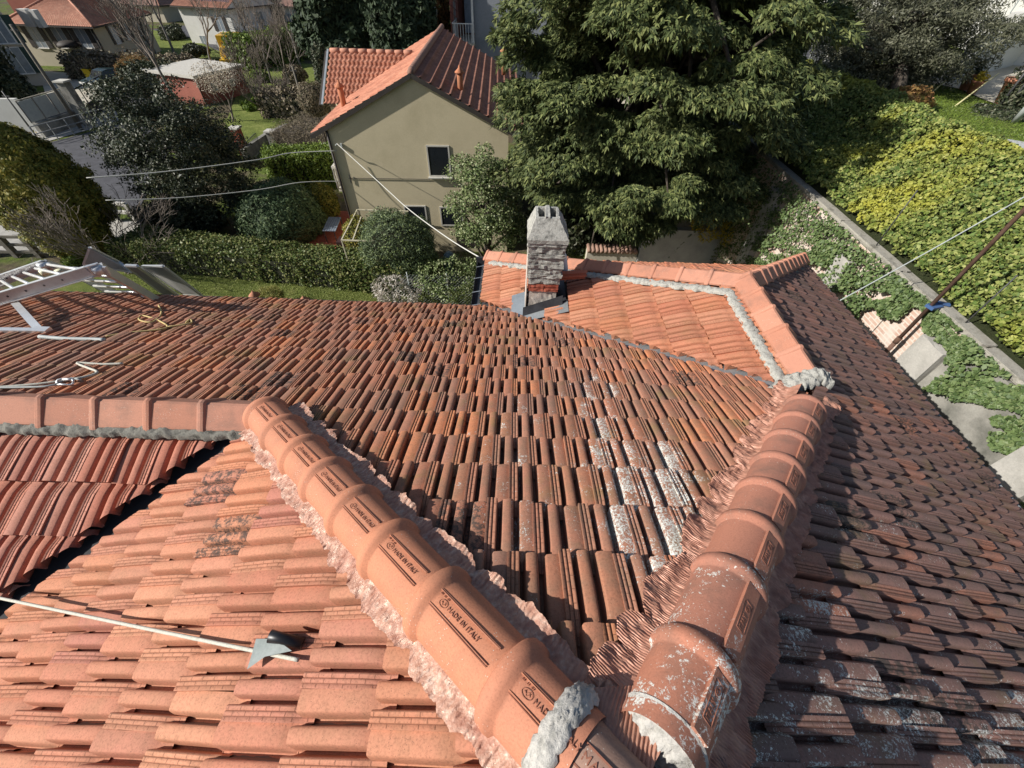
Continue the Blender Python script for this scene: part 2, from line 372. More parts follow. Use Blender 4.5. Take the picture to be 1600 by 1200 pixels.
def tile_field(name, zf, d, org, expo, rows, cols, mat, inside, cuts, parent, jit=1.0, detail=True, nl=4, flip_band=None, seed=1, lift=0.016, gaps=(), g0=0.45):
    r = np.random.default_rng(seed)
    d = np.array(d, float); R = np.array([d[1], -d[0], 0.0])
    slope = (zf(org[0]+d[0], org[1]+d[1])-zf(org[0], org[1]))
    D = np.array([d[0], d[1], slope]); D /= np.linalg.norm(D)
    N = np.cross(R, D); N = N if N[2] > 0 else -N
    O = np.array([org[0], org[1], zf(org[0], org[1])])-N*0.050
    strips = tile_profile(detail); L = 0.415
    V0 = []; F0 = []
    for st in strips:                       # top surface + end face of each strip
        k = len(st); b = len(V0); vs = np.array([0, 0.062, 0.082, 0.105, 0.135, 0.19, 0.30, L]); nl = len(vs)-1
        for q in vs:
            for (u, h) in st: V0.append((u*TW, q, (h if h < 0 else h*(g0+(1-g0)*min(1.0, max(0.0, (q-0.060)/0.085))**0.7)*(0.85+0.15*q/L))+lift*q/L+(0 if q < L else -0.002)))
        for i in range(nl):
            for j in range(k-1): F0.append((b+i*k+j, b+(i+1)*k+j, b+(i+1)*k+j+1, b+i*k+j+1))
        b2 = len(V0)
        for (u, h) in st: V0.append((u*TW, L, h+lift-0.002))
        for (u, h) in st: V0.append((u*TW, L-0.006, max(-0.016, h-0.020)+lift-0.006))
        for j in range(k-1): F0.append((b2+j, b2+k+j, b2+k+j+1, b2+j+1))
    V0 = np.array(V0); F0 = np.array(F0); nv = len(V0)
    VV = []; FF = []; UV = []; AT = []; cnt = 0
    for i in range(*rows):
        ro_ = float(r.normal())*0.006*jit
        for j in range(*cols):
            e0, e1, e2, e3, e4, e5, a = r.normal(0, 1, 3).tolist()+r.normal(0, 1, 3).tolist()+[r.random()]
            cen = O+D*(i*expo-L/2)+R*(j*TW+TW/2+(i % 2)*TW/2)
            if (i, j) in gaps or not inside(cen[0], cen[1], 0.42): continue
            x = V0[:, 0]-TW/2; y = V0[:, 1]-L/2; h = V0[:, 2]
            ang = e0*0.008*jit
            x2 = x*math.cos(ang)-y*math.sin(ang)+e1*0.0022*jit+ro_; y2 = x*math.sin(ang)+y*math.cos(ang)+e2*0.005*jit
            h2 = h+e3*0.0018*jit+x*e4*0.018*jit+(y+L/2)*e5*0.010*jit
            P = cen+np.outer(x2, R)+np.outer(y2, D)+np.outer(h2, N)
            VV.append(P); FF.append(F0+cnt); cnt += nv
            UV.append(np.stack([V0[:, 0], V0[:, 1]+0.031*(j % 2)], 1)); AT.append(np.full(nv, a))
    me = npmesh(name, np.concatenate(VV), np.concatenate(FF), mat, True, np.concatenate(UV), np.concatenate(AT))
    bm = bmesh.new(); bm.from_mesh(me)
    for (px, py, nx, ny) in cuts:
        bmesh.ops.bisect_plane(bm, geom=bm.verts[:]+bm.edges[:]+bm.faces[:], plane_co=(px, py, 0), plane_no=(nx, ny, 0), dist=1e-5)
    dead = [f for f in bm.faces if not inside(f.calc_center_median().x, f.calc_center_median().y, 0.0)]
    bmesh.ops.delete(bm, geom=dead, context='FACES')
    bm.to_mesh(me); bm.free()
    return put(name, me, parent)
def lcut(fn, x0=0.0, off=0.0):           # vertical cutting plane over the plan line y = fn(x)+off
    m = fn(1.0)-fn(0.0); return (x0, fn(x0)+off, -m, 1.0)
# far slope (in front of the photographer)
def in1(x, y, m):
    if x < -1.87: a = y > 1.90-m
    else: a = y > hipA(x)+0.02-m
    b = y > hipB(x)+0.02-m if x > AX else True
    c = y < val15(x)-0.10+m
    return a and b and c and y < EY1+0.10+m
E1 = 0.348; c1 = 1/math.sqrt(1+T1*T1)
tile_field('far_roof_slope', z1, (0, 1), (0.13, 0.391*c1), E1, (0, 18), (-58, 12), M_P1, in1,
           [lcut(hipA, 0, 0.02), lcut(hipB, 0, 0.02), lcut(val15, 0, -0.10), (0, 1.90, 0, 1), (-1.87, 0, 1, 0)], house, 1.0, seed=11, lift=0.040, g0=0.6)
# dark slope to the right
def in2(x, y, m):
    if y < RY0: a = x > AX and y < hipB(x)-0.02+m
    elif y < RY1: a = x > RX+0.02-m
    else: a = y < hipD(x)-0.02+m and x > RX-m
    return a and y > -2.2-m and x < EX2+0.06+m
c2 = 1/math.sqrt(1+T2*T2)
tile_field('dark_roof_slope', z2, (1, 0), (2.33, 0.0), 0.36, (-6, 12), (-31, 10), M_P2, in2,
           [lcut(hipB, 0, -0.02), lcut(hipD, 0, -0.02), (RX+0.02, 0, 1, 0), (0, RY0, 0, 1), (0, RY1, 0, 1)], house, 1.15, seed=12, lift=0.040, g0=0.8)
# bright slope to the left
def in3(x, y, m):
    return x < AX and y < hipA(x)-0.02+m and y < val34(x)-0.035+m and y > -1.6-m
tile_field('bright_roof_slope', z3, (-1, 0), (-0.47, 0.03), 0.352, (-3, 12), (-8, 9), M_P3, in3,
           [lcut(hipA, 0, -0.02), lcut(val34, 0, -0.035)], house, 1.5, seed=13, nl=5, lift=0.027, gaps=[])
# wing to the left: slope facing the photographer
def in4(x, y, m):
    return y < 1.74+m and y > val34(x)+0.13-m and y > -0.4-m and x < -1.7+m
tile_field('wing_front_slope', z4, (0, -1), (-2.10, 1.35), 0.365, (0, 7), (-2, 22), M_P4, in4,
           [lcut(val34, 0, 0.13), (0, 1.74, 0, 1)], house, 1.2, seed=14, nl=5, lift=0.036)
# right wing: slope facing left
def in5(x, y, m):
    return x > EX5-m and x < RX-0.02+m and y > val15(x)+0.07-m and y < hipC(x)-0.02+m and not (0.12 < x < 0.74 and 5.0 < y < 5.7)
tile_field('orange_roof_slope', z5, (-1, 0), (2.24, 4.0), 0.385, (-2, 9), (-13, 16), M_P5, in5,
           [lcut(val15, 0, 0.07), lcut(hipC, 0, -0.02), (RX-0.02, 0, 1, 0), (0.12, 0, 1, 0), (0.74, 0, 1, 0), (0, 5.0, 0, 1), (0, 5.7, 0, 1)], house, 1.3, seed=15, lift=0.032)
def in6(x, y, m):
    return y > (hipC(x) if x < RX else hipD(x))+0.02-m and y < EY6+m and y > RY1
tile_field('rear_roof_slope', z6, (0, 1), (0.0, 4.7), 0.36, (0, 9), (-3, 23), M_P5, in6,
           [lcut(hipC, 0, 0.02), lcut(hipD, 0, 0.02), (RX, 0, 1, 0)], house, 1.0, detail=False, seed=16)
# ---- underlay decks
def deck(name, pts, zf, mat=M_DARK, dz=-0.105, th=0.05):
    m = MB(); n = len(pts)
    vs = [(x, y, zf(x, y)+dz) for x, y in pts]+[(x, y, zf(x, y)+dz-th) for x, y in pts]
    m.add(vs, [tuple(range(n)), tuple(range(2*n-1, n-1, -1))]+[(i, n+i, n+(i+1) % n, (i+1) % n) for i in range(n)])
    return m.build(name, mat, house)
VX, VY = 2.80, 2.55
deck('roof_deck', [(-13, 1.84), (-1.87, 1.84), (AX, AY), (VX, VY), (-0.3, 5.42), (-13, 5.42)], z1)
deck('roof_deck', [(AX, -2.3), (EX2, -2.3), (EX2, 7.0), (RX, RY1), (RX, RY0), (AX, AY)], z2)
deck('roof_deck', [(AX, -2.3), (AX, AY), (-1.87, 1.84), (-3.98, 0.0), (-3.98, -2.3)], z3)
deck('roof_deck', [(-13, 1.84), (-1.87, 1.84), (-4.6, -0.54), (-13, -0.54)], z4)
deck('roof_deck', [(VX, VY), (RX, RY1), (EX5+0.02, 7.25), (EX5+0.02, 5.7)], z5)
deck('roof_deck', [(RX, RY1), (EX2, 7.15), (EX5, 7.15)], z6)
# ---- walls under the eaves
m = MB()
m.prism([(-12.6, -0.2), (-4.2, -0.2), (-4.2, -2.2), (5.0, -2.2), (5.0, 6.7), (-0.2, 6.7), (-0.2, 5.0), (-12.6, 5.0)], GZ, -4.45)
m.build('wall', M_STUC, house)
# ---- gutters
m = MB()
def gut(m, a, b, r=0.065):
    a = Vector(a); b = Vector(b); d = (b-a).normalized(); s = d.cross(Vector((0, 0, 1)))
    vs = []; k = 9
    for p in (a, b):
        for j in range(k):
            t = math.pi*j/(k-1); vs.append(p+s*math.cos(t)*r-Vector((0, 0, 1))*math.sin(t)*r)
        for j in range(k):
            t = math.pi*(k-1-j)/(k-1); vs.append(p+s*math.cos(t)*(r-0.006)-Vector((0, 0, 1))*math.sin(t)*(r-0.006))
    n = 2*k
    m.add(vs, [(j, n+j, n+(j+1) % n, (j+1) % n) for j in range(n)]+[tuple(range(n)), tuple(range(2*n-1, n-1, -1))], 0, False)
gut(m, (-12.8, 5.50, -4.135), (-0.72, 5.50, -4.135)); m.build('gutter', M_LEAD, house)
m = MB(); gut(m, (-0.70, 5.42, -4.31), (-0.70, 7.25, -4.31), 0.075)
for yy in (5.75, 6.15, 6.6, 7.0): m.bar((-0.78, yy, -4.30), (-0.60, yy, -4.255), 0.015, 0.006, 1)
m.box((-0.70, 7.24, -4.30), (0.19, 0.05, 0.16), 0, 0)
m.build('gutter', [M_LEAD, M_ZINC], house)
m = MB(); gut(m, (5.56, -2.3, -4.04), (5.56, 7.0, -4.04), 0.07); m.build('gutter', M_ZINC, house)
# ---- valley sheets
def sheet(name, pts, mat, w, ns=40, amp=0.006, lift=0.0, seed=0, crinkle=30, thick=False):
    """strip along plan polyline pts [(x,y,z)], width w, ruffled"""
    m = MB(); rows = []
    P = [Vector(p) for p in pts]
    nw = 6
    for i in range(ns+1):
        t = i/ns*(len(P)-1); k = min(int(t), len(P)-2); f = t-k
        p = P[k].lerp(P[k+1], f); d = (P[k+1]-P[k]).normalized(); s = Vector((d.y, -d.x, 0)).normalized()
        for j in range(nw+1):
            q = p+s*(j/nw-0.5)*w
            q = q+Vector((0, 0, lift+amp*fbm(q.x+seed, q.y, 0, crinkle, 2)))
            rows.append(q)
    fs = [(i*(nw+1)+j, i*(nw+1)+j+1, (i+1)*(nw+1)+j+1, (i+1)*(nw+1)+j) for i in range(ns) for j in range(nw)]
    m.add(rows, fs, 0, True); return m.build(name, mat, house)
def V15(x, dz=0.0): return (x, val15(x), max(z1(x, val15(x)), z5(x, val15(x)))+dz)
def V34(x, dz=0.0): return (x, val34(x), z3(x, val34(x))+dz)
sheet('valley_flashing', [V15(-0.3, -0.03), V15(2.75, -0.03)], M_ZINC, 0.40, 60, 0.012, seed=2, crinkle=12)
sheet('valley_flashing', [V34(-4.0, -0.062), V34(-1.95, -0.062)], M_DARK, 0.36, 30, 0.004)
# ---- ridge and hip caps
def cap_mesh(name, p0, p1, prof, mat, ring=0.024, ringlen=0.075, taper=0.94, lip=True, groove=True, ring_at_end=True, over=0.05):
    """one cap from p0 (upper end, covers its neighbour) to p1; prof = [(side, height)] cross-section; collar at p1"""
    p0 = Vector(p0); p1 = Vector(p1); d = (p1-p0); L = d.length; d.normalize()
    s = Vector((d.y, -d.x, 0)).normalized(); n = s.cross(d); n = n if n.z > 0 else -n
    m = MB(); k = len(prof)
    pr = np.array(prof)
    # stations: (distance, scale, extra outward)
    st = [(-over, taper, 0), (L-ringlen-0.012, 1.0, 0), (L-ringlen, 1.0, 0.002), (L-ringlen+0.012, 1.0, ring*0.8), (L-ringlen*0.5, 1.0, ring), (L-0.010, 1.0, ring*0.85), (L, 1.0, ring*0.45), (L, 1.0, -0.012)]
    cen = np.array([0, pr[:, 1].max()*0.35])
    rings = []
    for (t, sc, ex) in st:
        row = []
        for (a, h) in prof:
            v = np.array([a, h])-cen; nn = v/np.linalg.norm(v)
            q = cen+v*sc+nn*ex
            if h <= min(x[1] for x in prof)+1e-6: q[1] = h
            row.append(p0+d*t+s*q[0]+n*q[1])
        rings.append(row)
    vs = [v for r_ in rings for v in r_]
    m.add(vs, [(i*k+j, i*k+j+1, (i+1)*k+j+1, (i+1)*k+j) for i in range(len(st)-1) for j in range(k-1)], 0, k > 8)
    # underside closing face at the collar
    me = m.mesh(name, mat)
    return me, (p0, d, s, n, L)
def rnd_prof(r, hgt, n=16):
    out = [(-r, -0.02)]
    for i in range(n+1):
        t = math.pi*(1-i/n); out.append((r*math.cos(t), hgt*math.sin(t)))
    return out+[(r, -0.02)]
def lettering(txt, size, p0, d, s, n, along, side, hgt, mat, parent, ext=0.0015, flip=1, r=0.15):
    cu = bpy.data.curves.new('lettering', 'FONT'); cu.body = txt; cu.size = size; cu.extrude = ext; cu.align_x = 'LEFT'; cu.align_y = 'CENTER'; cu.space_character = 1.1; cu.resolution_u = 2
    o = bpy.data.objects.new('tmp', cu); COL.objects.link(o)
    me = bpy.data.meshes.new_from_object(o.evaluated_get(C.evaluated_depsgraph_get())); bpy.data.objects.remove(o)
    X = d*flip; Z = n; Y = Z.cross(X)
    Mx = Matrix((X, Y, Z)).transposed().to_4x4(); Mx.translation = p0+d*along+s*side+n*hgt
    me.transform(Mx); me.materials.clear(); me.materials.append(mat)
    return put('lettering', me, parent)
M_EMB = flat_mat('embossed_mark', (0.25, 0.10, 0.062), 0.8)  # darker than the clay: shade of the relief put into the colour
def emblem(p0, d, s, n, along, side, hgt, mat, parent, sc=1.0):
    m = MB(); c = p0+d*along+s*side+n*hgt
    def P(a, b): return c+d*a*sc+s*b*sc
    ring_ = [P(0.020*math.cos(t), 0.013*math.sin(t)) for t in np.linspace(0, 2*math.pi, 19)]
    m.tube(ring_, 0.0011, 4)
    m.tube([P(-0.010, 0.006), P(0.0, -0.007), P(0.010, 0.006)], 0.0011, 4)
    m.tube([P(-0.012, -0.002), P(-0.004, 0.007), P(0.004, -0.001), P(0.013, 0.002)], 0.0009, 4)
    m.build('emblem', mat, parent)
# hip A: along the crest from the apex down to the left ridge; caps laid so each collar points down the hip
dA = Vector((-2.22, 1.955, z1(0, 1.84)-z1(0, AY))).normalized()
def hpt(ax, d, t): return Vector(ax)+d*t
apexA = Vector((AX, AY, AZ+0.02)); LA = (Vector((-1.87, 1.84, z1(0, 1.84)+0.02))-apexA).length
PROF_A = rnd_prof(0.138, 0.125)
# collar positions read along the crest (t from apex)
def t_on(ax, d, u, v, up):               # parameter on the crest line nearest to the sight line of a pixel
    r = Vector(ray(u, v)); p = Vector(ax)+Vector((0, 0, up)); w0 = p
    a = d.dot(d); b = d.dot(r); c = r.dot(r); dd = d.dot(w0); e = r.dot(w0)
    return (b*e-c*dd)/(a*c-b*b)
ringsA = [(398, 628), (432, 657), (462, 690), (500, 725), (545, 772), (598, 830), (672, 915), (800, 1040)]
tsA = [t_on(apexA, dA, u, v, 0.12) for u, v in ringsA][::-1]
tsA = [0.47, 0.90, 1.29, 1.645, 2.0, 2.35, 2.72, 3.10]
tsA[-1] = min(tsA[-1], LA+0.10)
prev = 0.20
for i, t in enumerate(tsA):
    p0 = hpt(apexA, dA, prev+0.0); p1 = hpt(apexA, dA, t)
    me, (q, d, s, n, L) = cap_mesh('ridge_tile', p0, p1, PROF_A, M_CAPA)
    o = put('ridge_tile', me, house)
    # raised maker's panel; dark bars paint in the shade of its grooves
    m = MB()
    for sd in (-0.030, 0.030):
        m.bar(q+d*0.03+s*sd+n*0.124, q+d*(L-0.07)+s*sd+n*0.1245, 0.003, 0.004, up=n)
    m.build('panel_edge', M_CAPA, o)
    m = MB()
    for sd in (-0.036, 0.036):
        m.bar(q+d*0.03+s*sd+n*0.1215, q+d*(L-0.07)+s*sd+n*0.1215, 0.0025, 0.003, up=n)
    m.build('painted_groove_shade', M_EMB, o)
    if L > 0.2:
        emblem(q, d, s, n, L-0.125, 0.0, 0.1262, M_EMB, o)
        lettering('MADE IN ITALY', 0.023, q, d, s, n, L-0.152, 0.0, 0.1255, M_EMB, o, flip=-1)
        if i < 3: lettering('06  11  03', 0.011, q, d, s, n, L-0.085, 0.022, 0.1255, M_EMB, o, flip=-1)
    prev = t
# end cap beyond the mortar joint (greyish)
p0 = hpt(apexA, dA, -0.28); p1 = hpt(apexA, dA, 0.20)
me, (q, d, s, n, L) = cap_mesh('ridge_tile', p0, p1, rnd_prof(0.112, 0.105), M_CAPG, ring=0.004)
o = put('ridge_tile', me, house)
m = MB()
for sd in (-0.03, 0.03): m.bar(q+d*0.0+s*sd+n*0.1045, q+d*(L-0.03)+s*sd+n*0.1045, 0.005, 0.004, up=n)
m.build('panel_edge', M_EMB, o); lettering('MADE IN ITALY', 0.034, q, d, s, n, L-0.06, 0.0, 0.1065, M_EMB, o, flip=-1)
# hip B
apexB = Vector((AX, AY, AZ+0.03)); eB = Vector((RX, RY0, -2.745)); dB = (eB-apexB).normalized(); LB = (eB-apexB).length
ringsB = [(1261, 621), (1247, 652), (1236, 675), (1221, 714), (1204, 757), (1187, 815), (1153, 890), (1100, 1020)]
tsB = [t_on(apexB, dB, u, v, 0.15) for u, v in ringsB][::-1]
tsB = [0.53, 0.97, 1.34, 1.70, 2.05, 2.42, 2.78, 3.17]
PROF_B = rnd_prof(0.136, 0.132)
prev = 0.22
for i, t in enumerate(tsB):
    p0 = hpt(apexB, dB, prev); p1 = hpt(apexB, dB, t)
    me, (q, d, s, n, L) = cap_mesh('ridge_tile', p0, p1, PROF_B, M_CAPB, ring=0.022)
    o = put('ridge_tile', me, house)
    cs = 0.42; off = 0.136*math.sin(cs); hh = 0.132*math.cos(cs)
    n2 = (n*math.cos(cs)+s*math.sin(cs)).normalized(); s2 = d.cross(n2) if s.dot(d.cross(n2)) > 0 else -d.cross(n2)
    c0 = q+s*off+n*hh
    m = MB(); R = Matrix((d, s2, n2)).transposed()
    m.box(c0+d*(L/2-0.03)+n2*0.002, (L-0.09, 0.062, 0.014), M=R)
    m.build('maker_panel', M_CAPB, o)
    if L > 0.2:
        m = MB()
        for a_, b_ in (((-.07, -.018), (.07, -.018)), ((.07, -.018), (.07, .018)), ((.07, .018), (-.07, .018)), ((-.07, .018), (-.07, -.018))):
            m.tube([c0+d*(L/2-0.02+a_[0])+s2*a_[1]+n2*0.0095, c0+d*(L/2-0.02+b_[0])+s2*b_[1]+n2*0.0095], 0.0013, 4)
        m.build('panel_frame', M_EMB, o)
        emblem(c0, d, s2, n2, L/2+0.02, 0, 0.0098, M_EMB, o, 0.7)
        lettering('ITALY', 0.026, c0, d, s2, n2, L/2-0.085, 0, 0.0092, M_EMB, o, flip=1)
    prev = t
# angular caps
def ang_prof(wd, h, top=0.012):
    return [(-wd, -0.02), (-wd, 0.0), (-wd*0.93, 0.012), (-top, h), (top, h), (wd*0.93, 0.012), (wd, 0.0), (wd, -0.02)]
def ang_chain(a, b, n_, prof, mat=M_CAPC, seed=0, ring=0.026, first=0.0):
    a = Vector(a); b = Vector(b); r = random.Random(seed)
    for i in range(n_):
        p = a.lerp(b, i/n_)+Vector((0, 0, r.uniform(-.004, .004))); q = a.lerp(b, (i+1)/n_)+Vector((0, 0, r.uniform(-.004, .004)))
        me, _ = cap_mesh('ridge_tile', p, q, prof, mat, ring=ring, ringlen=0.062, taper=0.95)
        put('ridge_tile', me, house)
ang_chain((-1.92, 1.84, -2.475), (-9.5, 1.84, -2.475), 19, ang_prof(0.15, 0.13), seed=3)
ang_chain((RX, RY0+0.12, -2.77), (RX, RY1+0.05, -2.77), 5, ang_prof(0.16, 0.12), seed=4)
eC = Vector((EX5+0.05, hipC(EX5+0.05), z5(EX5+0.05, 0)+0.005))
ang_chain((RX-0.05, RY1+0.04, -2.775), eC, 12, ang_prof(0.15, 0.10), seed=5)
eD = Vector((EX2, hipD(EX2), z2(EX2, 0)+0.005))
ang_chain((RX+0.05, RY1+0.05, -2.775), eD, 11, ang_prof(0.15, 0.11), seed=6)
# ---- mortar beds
def mortar(name, pts, w, h, mat, seed=0, dens=50, lump=0.5):
    m = MB(); P = [Vector(p) for p in pts]
    L = sum((P[i+1]-P[i]).length for i in range(len(P)-1)); ns = max(8, int(L*dens)); nw = 9
    acc = [0]
    for i in range(len(P)-1): acc.append(acc[-1]+(P[i+1]-P[i]).length)
    vs = []
    for i in range(ns+1):
        t = i/ns*L; k = 0
        while k < len(P)-2 and acc[k+1] < t: k += 1
        f = (t-acc[k])/(acc[k+1]-acc[k]); p = P[k].lerp(P[k+1], f); d = (P[k+1]-P[k]).normalized(); s = Vector((d.y, -d.x, 0)).normalized()
        e1 = 1+0.45*fbm(t+seed, 0, seed, 9, 3)
        for j in range(nw+1):
            a = math.pi*j/nw
            off = -math.cos(a)*w/2*(e1 if j > nw/2 else 1+0.45*fbm(t+seed+9, 3, seed, 9, 3)); hh = math.sin(a)*h
            q = p+s*off+Vector((0, 0, hh)); nz = fbm(q.x*1.0+seed, q.y, q.z, 22, 4)
            q += Vector((0, 0, 1))*nz*h*lump+s*fbm(q.x, q.y+7, q.z, 30, 2)*0.010
            if j in (0, nw): q.z = p.z-0.02
            vs.append(q)
    m.add(vs, [(i*(nw+1)+j, i*(nw+1)+j+1, (i+1)*(nw+1)+j+1, (i+1)*(nw+1)+j) for i in range(ns) for j in range(nw)], 0, True)
    return m.build(name, mat, house)
mortar('mortar_bed', [(-1.95, 1.70, -2.51), (-9.5, 1.70, -2.51)], 0.12, 0.035, M_MORTD, 1, 60, 0.5)
mortar('mortar_bed', [(RX-0.21, RY0+0.10, -2.84), (RX-0.22, RY1-0.10, -2.84), (EX5+0.1, hipC(EX5+0.1)-0.25, z5(EX5+0.1, 0)+0.01)], 0.13, 0.032, M_MORT, 2, 70, 0.5)
mortar('mortar_bed', [(RX+0.10, RY1+0.0, -2.86), (EX2-0.1, hipD(EX2-0.1)-0.24, z2(EX2-0.1, 0)+0.0)], 0.10, 0.03, M_MORTD, 5)
# lump where hip and wing ridge meet
mortar('mortar_bed', [(RX-0.42, RY0-0.12, -2.86), (RX-0.18, RY0+0.02, -2.76), (RX+0.04, RY0+0.08, -2.70), (RX+0.16, RY0+0.07, -2.76)], 0.20, 0.06, M_MORT, 3, 80, 0.6)
# band of cement over the joint of hip A
def arc_band(name, ax, d, t, r, h, wlen, mat, amp, seed, a0=0.0, a1=math.pi, base=0.0):
    m = MB(); s = Vector((d.y, -d.x, 0)).normalized(); n = s.cross(d); n = n if n.z > 0 else -n
    na, nl = 44, 14; vs = []
    for i in range(nl+1):
        for j in range(na+1):
            a = a0+(a1-a0)*j/na; f = i/nl
            edge = math.sin(f*math.pi)**0.5
            q = Vector(ax)+d*(t+(f-0.5)*wlen*(1+0.25*fbm(a*3+seed, 0, 0, 2, 2)))
            rr = 1+base+(amp*(0.55+0.6*abs(fbm(a*4+seed, f*3, seed, 2.2, 4))))*edge/r
            q = q+s*(-math.cos(a)*r*rr)+n*(math.sin(a)*h*rr)
            vs.append(q)
    m.add(vs, [(i*(na+1)+j, i*(na+1)+j+1, (i+1)*(na+1)+j+1, (i+1)*(na+1)+j) for i in range(nl) for j in range(na)], 0, True)
    return m.build(name, mat, house)
arc_band('mortar_joint', apexA, dA, 0.225, 0.140, 0.126, 0.085, M_MORTW, 0.036, 4)
# cement filling the open end of hip B
m = MB(); s = Vector((dB.y, -dB.x, 0)).normalized(); n = s.cross(dB); n = n if n.z > 0 else -n
vs = []; nr, na = 12, 40
for i in range(nr+1):
    for j in range(na+1):
        a = -0.12+(math.pi+0.24)*j/na; f = i/nr
        q = apexB+dB*(0.235-0.085*math.sqrt(max(0, 1-f*f))-0.02*fbm(a*2, f*3, 2, 2.5, 4)*(1 if i < nr else 0))
        q += s*(-math.cos(a)*0.134*f)+n*(math.sin(a)*0.130*f)
        vs.append(q)
m.add(vs, [(i*(na+1)+j, i*(na+1)+j+1, (i+1)*(na+1)+j+1, (i+1)*(na+1)+j) for i in range(nr) for j in range(na)], 0, True)
m.build('mortar_plug', M_MORTW, house)
# ---- crinkled flashing strips along the hips
def foil(name, ax, d, t0, t1, side, zf, r_in, r_out, mat, seed, pleat=0.003, freq=60, ragged=0.05, curl=0.03, crump=0.008):
    """soft metal strip dressed over the tiles: scalloped outer edge that curls up, fine creases across its length"""
    m = MB(); s = Vector((d.y, -d.x, 0)).normalized()*side; ns = int((t1-t0)*(freq*9 if pleat > 0.002 and freq > 70 else 320)); nw = 10; vs = []
    for i in range(ns+1):
        t = t0+(t1-t0)*i/ns; cell = (t+0.11*math.sin(seed+t*7))/0.31; ph = cell-math.floor(cell)
        ro = r_out+ragged*(0.9*math.sin(ph*math.pi)**0.6-0.55)+0.022*fbm(t*14+seed, seed, 0, 1, 4)+0.025*fbm(t*4+seed, seed, 0, 1, 2)
        up_ = curl*(0.4+0.9*abs(fbm(t*3.1+seed*3, 1, 2, 1, 2)))*(0.35+math.sin(ph*math.pi))
        for j in range(nw+1):
            f = j/nw; q = Vector(ax)+d*(t+0.018*f*fbm(t*8, seed, 3, 1, 2))+s*(r_in+(ro-r_in)*f)
            zz = zf(q.x, q.y)+0.050
            if f < 0.35: zz = zz*(f/0.35)+q.z*(1-f/0.35) if q.z > zz else zz
            zz += math.sin((t+0.02*fbm(t*5, f*2+seed, 0, 1, 2))*freq*2*math.pi)*pleat*(0.5+f)*(0.6+0.8*abs(fbm(t*4, f, seed, 1, 2)))
            zz += crump*fbm(t*17+seed, f*2.5, seed, 1.3, 4)+crump*0.5*fbm(t*55, f*6, seed, 1, 2)+up_*f*f
            vs.append((q.x, q.y, zz))
    m.add(vs, [(i*(nw+1)+j, i*(nw+1)+j+1, (i+1)*(nw+1)+j+1, (i+1)*(nw+1)+j) for i in range(ns) for j in range(nw)], 0, True)
    return m.build(name, mat, house)
# s = (d.y,-d.x): for hip A (d towards -x,+y) s points to +x,+y (far slope); for hip B s points to +x,-y (dark slope)
foil('hip_flashing', apexA, dA, 0.16, LA-0.06, 1, z1, 0.10, 0.225, M_FOIL, 1, pleat=0.0022, freq=42, curl=0.045)
foil('hip_flashing', apexA, dA, -0.25, LA-0.02, -1, z3, 0.10, 0.212, M_FOIL, 2, pleat=0.0015, freq=42, curl=0.010, crump=0.010, ragged=0.028)
foil('hip_flashing', apexB, dB, 0.10, LB-0.05, -1, z1, 0.10, 0.245, M_PLEAT, 3, pleat=0.0032, freq=88, curl=0.05, ragged=0.08)
foil('hip_flashing', apexB, dB, -0.1, LB-0.15, 1, z2, 0.10, 0.235, M_PLEAT, 4, pleat=0.0032, freq=88, curl=0.03)
# pleated sheet in the crotch between both hips
m = MB(); vs = []; nu_, nv_ = 220, 40
cA0 = apexA+dA*(-0.05); cA1 = apexA+dA*0.40; cB0 = apexB+dB*(-0.05); cB1 = apexB+dB*0.42
for i in range(nu_+1):
    for j in range(nv_+1):
        a = i/nu_; b = j/nv_
        p = (cA0.lerp(cA1, b)).lerp(cB0.lerp(cB1, b), a)
        z = max(z1(p.x, p.y), min(z1(p.x, p.y)+0.03, AZ+0.02))+0.055+0.0035*math.sin((p.x*0.85-p.y*0.5+0.01*fbm(p.x, p.y, 3, 6, 2))*2*math.pi/0.0125)+0.016*fbm(p.x, p.y, 0, 7, 3)
        vs.append((p.x, p.y, z))
m.add(vs, [(i*(nv_+1)+j, i*(nv_+1)+j+1, (i+1)*(nv_+1)+j+1, (i+1)*(nv_+1)+j) for i in range(nu_) for j in range(nv_)], 0, True)
m.build('apex_flashing', M_PLEAT, house)
# ---- chimney
ch = bpy.data.objects.new('chimney', None); COL.objects.link(ch); ch.parent = house
ch.location = Vector((0.42, 5.3, -3.9))-house.location
CX0, CX1, CY0, CY1 = 0.19, 0.655, 5.08, 5.56
def rough_box(m, x0, x1, y0, y1, z0, z1, mi=0, seg=0.04, amp=0.006, seed=0):
    bmx = bmesh.new(); bmesh.ops.create_cube(bmx, size=1.0)
    cuts = max(1, int((x1-x0)/seg))
    bmesh.ops.subdivide_edges(bmx, edges=bmx.edges[:], cuts=min(cuts, 10), use_grid_fill=True)
    for v in bmx.verts:
        p = Vector(((x0+x1)/2+v.co.x*(x1-x0), (y0+y1)/2+v.co.y*(y1-y0), (z0+z1)/2+v.co.z*(z1-z0)))
        k = fbm(p.x+seed, p.y, p.z, 14, 3)*amp
        c = Vector(((x0+x1)/2, (y0+y1)/2, (z0+z1)/2)); v.co = p+(p-c).normalized()*k*2
    bmx.verts.index_update()
    m.add([v.co.copy() for v in bmx.verts], [[v.index for v in f.verts] for f in bmx.faces], mi, False); bmx.free()
m = MB(); rough_box(m, CX0+0.02, CX1-0.03, CY0+0.02, CY1-0.02, -4.05, -3.50, seed=1); m.build('plastered_base', M_PLAS, ch)
m = MB()
